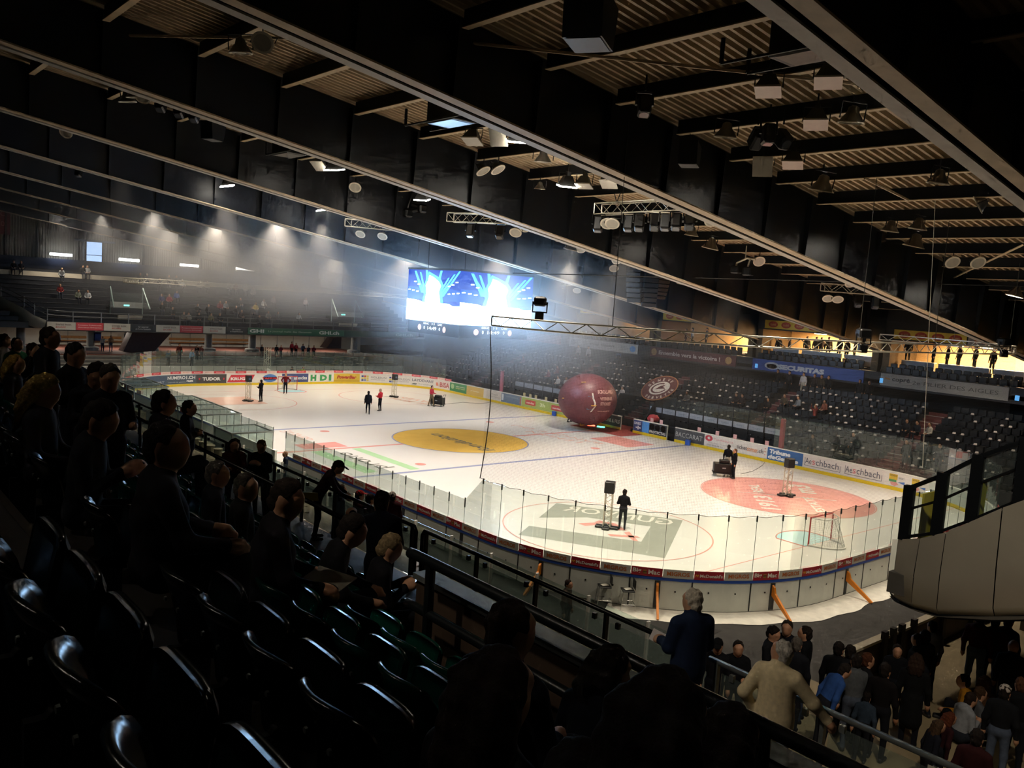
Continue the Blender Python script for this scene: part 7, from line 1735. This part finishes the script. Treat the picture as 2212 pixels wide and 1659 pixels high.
# ================================================================== safety net hanging from the near truss
m_thread = mat('net_thread', '2b2d2e', .8, var=.05)
nb = MB(); s0, s1, zt, zl = 21.15, 62.0, TZ-.02, 3.14; pit = .05
ns = int((s1-s0)/pit); hw = .0011
def nspt(s, z):
    # the free edge swings outwards in a slack curve
    k = (z-zl)/(zt-zl); x, y, nx, ny = bp(s, .05); return np.array([x, y, z])
for i in range(ns+1):
    s = s0+(s1-s0)*i/ns; x, y, nx, ny = bp(s, .05)
    tx, ty = -ny, nx; nb.add([(x-tx*hw, y-ty*hw, zl), (x+tx*hw, y+ty*hw, zl), (x+tx*hw, y+ty*hw, zt), (x-tx*hw, y-ty*hw, zt)], [(0,1,2,3)])
segs = int((s1-s0)/.5); P = [bp(s0+(s1-s0)*i/segs, .05)[:2] for i in range(segs+1)]
for j in range(int((zt-zl)/pit)+1):
    z = zl+pit*j; vs = []
    for x, y in P: vs += [(x, y, z-hw), (x, y, z+hw)]
    nb.add(vs, [(2*i, 2*i+2, 2*i+3, 2*i+1) for i in range(segs)])
o = nb.obj('safety_net', m_thread); tag(o, 'fine dark safety net hanging from the curved truss to the near end glass', 'net', kind='stuff')
er = MB(); pts = []
for t in np.linspace(0, 1, 14):
    a = at(1048, 1033, y=-15.06); x = 21.1+.0*t; z = zl+(zt-zl)*t; pts.append((x+.30*math.sin(t*PI)*1.0, -15.06, z))
er.path(pts, .018, 5); sc_ = [(*bp(s0+k*.99+.495*h, .055)[:2], 3.16-(.05 if h else 0)) for k in range(41) for h in (0, 1)]
er2 = MB().path(sc_, .008, 4)
o = thing('net_rope', 'dark edge rope of the safety net', 'rope', (0,0,0)); er.obj('edge_rope', m_thread, o); er2.obj('foot_rope', m_thread, o)
# ================================================================== roof lamps behind the camera for the foreground, and an added one for the stand end
def rear_lamp(x, y, tx, ty, tz, P, size, lab):
    z = zp(y)-.6; r = thing('flood_lamp', lab, 'lamp', (x, y, z))
    for nm, me in lamp_meshes('flood', 10, True): link(nm, me, r)
    L = bpy.data.lights.new('flood_light', 'SPOT'); L.energy = P; L.color = LAMP; L.spot_size = math.radians(size); L.spot_blend = .8; L.shadow_soft_size = .2
    o = bpy.data.objects.new('flood_light', L); COL.objects.link(o); d = Vector((tx-x, ty-y, tz-z)); o.location = Vector((x, y, z)) + d.normalized()*.35; o.rotation_euler = d.to_track_quat('-Z', 'Y').to_euler()
rear_lamp(37.5, -37.5, 39.6, -25.6, 5.2, 1700, 26, 'roof floodlight behind the photographer above the walkway')
rear_lamp(33.0, -40.0, 37.0, -31.5, 7.0, 260, 100, 'roof floodlight behind the photographer over the seats')
rear_lamp(44.5, -27.0, 39.0, -18.0, 3.8, 2600, 50, 'added roof floodlight brightening the curved stand end')  # out of view, added to brighten the pale stand end
# ================================================================== haze: one body of stage smoke, thicker in a few drifting banks
HZ = [((-26, -6, 12.5), (24, 24, 8.5), .060), ((-14, -4, 12.0), (15, 14, 6.0), .24), ((3, 1, 9.0), (13, 12, 7.0), .11), ((0, 12, 6), (30, 20, 7), .010)]
m = bpy.data.materials.new('stage_smoke'); m.use_nodes = True; nt = m.node_tree; nt.nodes.clear()
o = nt.nodes.new('ShaderNodeOutputMaterial'); v = nt.nodes.new('ShaderNodeVolumeScatter'); v.inputs['Color'].default_value = (.93, .95, 1.0, 1); v.inputs['Anisotropy'].default_value = .3
g = nt.nodes.new('ShaderNodeNewGeometry'); total = None
def mnode(op, a, b=None):
    n = nt.nodes.new('ShaderNodeMath'); n.operation = op
    for i, q in enumerate((a, b)):
        if q is None: continue
        if isinstance(q, (int, float)): n.inputs[i].default_value = q
        else: nt.links.new(q, n.inputs[i])
    return n.outputs[0]
for c, r, d in HZ:
    s1 = nt.nodes.new('ShaderNodeVectorMath'); s1.operation = 'SUBTRACT'; s1.inputs[1].default_value = c; nt.links.new(g.outputs['Position'], s1.inputs[0])
    s2 = nt.nodes.new('ShaderNodeVectorMath'); s2.operation = 'DIVIDE'; s2.inputs[1].default_value = r; nt.links.new(s1.outputs[0], s2.inputs[0])
    s3 = nt.nodes.new('ShaderNodeVectorMath'); s3.operation = 'LENGTH'; nt.links.new(s2.outputs[0], s3.inputs[0])
    mr = nt.nodes.new('ShaderNodeMapRange'); mr.interpolation_type = 'SMOOTHSTEP'; mr.inputs['From Min'].default_value = 1.; mr.inputs['From Max'].default_value = 0.; mr.inputs['To Max'].default_value = d; nt.links.new(s3.outputs['Value'], mr.inputs['Value'])
    total = mr.outputs[0] if total is None else mnode('ADD', total, mr.outputs[0])
nz = nt.nodes.new('ShaderNodeTexNoise'); nz.inputs['Scale'].default_value = .11; nz.inputs['Detail'].default_value = 1.5; nt.links.new(g.outputs['Position'], nz.inputs['Vector'])
m2 = nt.nodes.new('ShaderNodeMapRange'); m2.inputs['From Min'].default_value = .3; m2.inputs['From Max'].default_value = .7; m2.inputs['To Min'].default_value = .35; m2.inputs['To Max'].default_value = 1.25; nt.links.new(nz.outputs['Fac'], m2.inputs['Value'])
nt.links.new(mnode('MULTIPLY', total, m2.outputs[0]), v.inputs['Density']); nt.links.new(v.outputs[0], o.inputs['Volume'])
hz = MB().bx(-50, 30, -26, 25, 1.5, 17).obj('haze', m); tag(hz, 'pale stage smoke drifting under the roof over the far half of the rink', 'smoke', kind='stuff')
cy.volume_step_rate = HZ_STEP; cy.volume_max_steps = 96
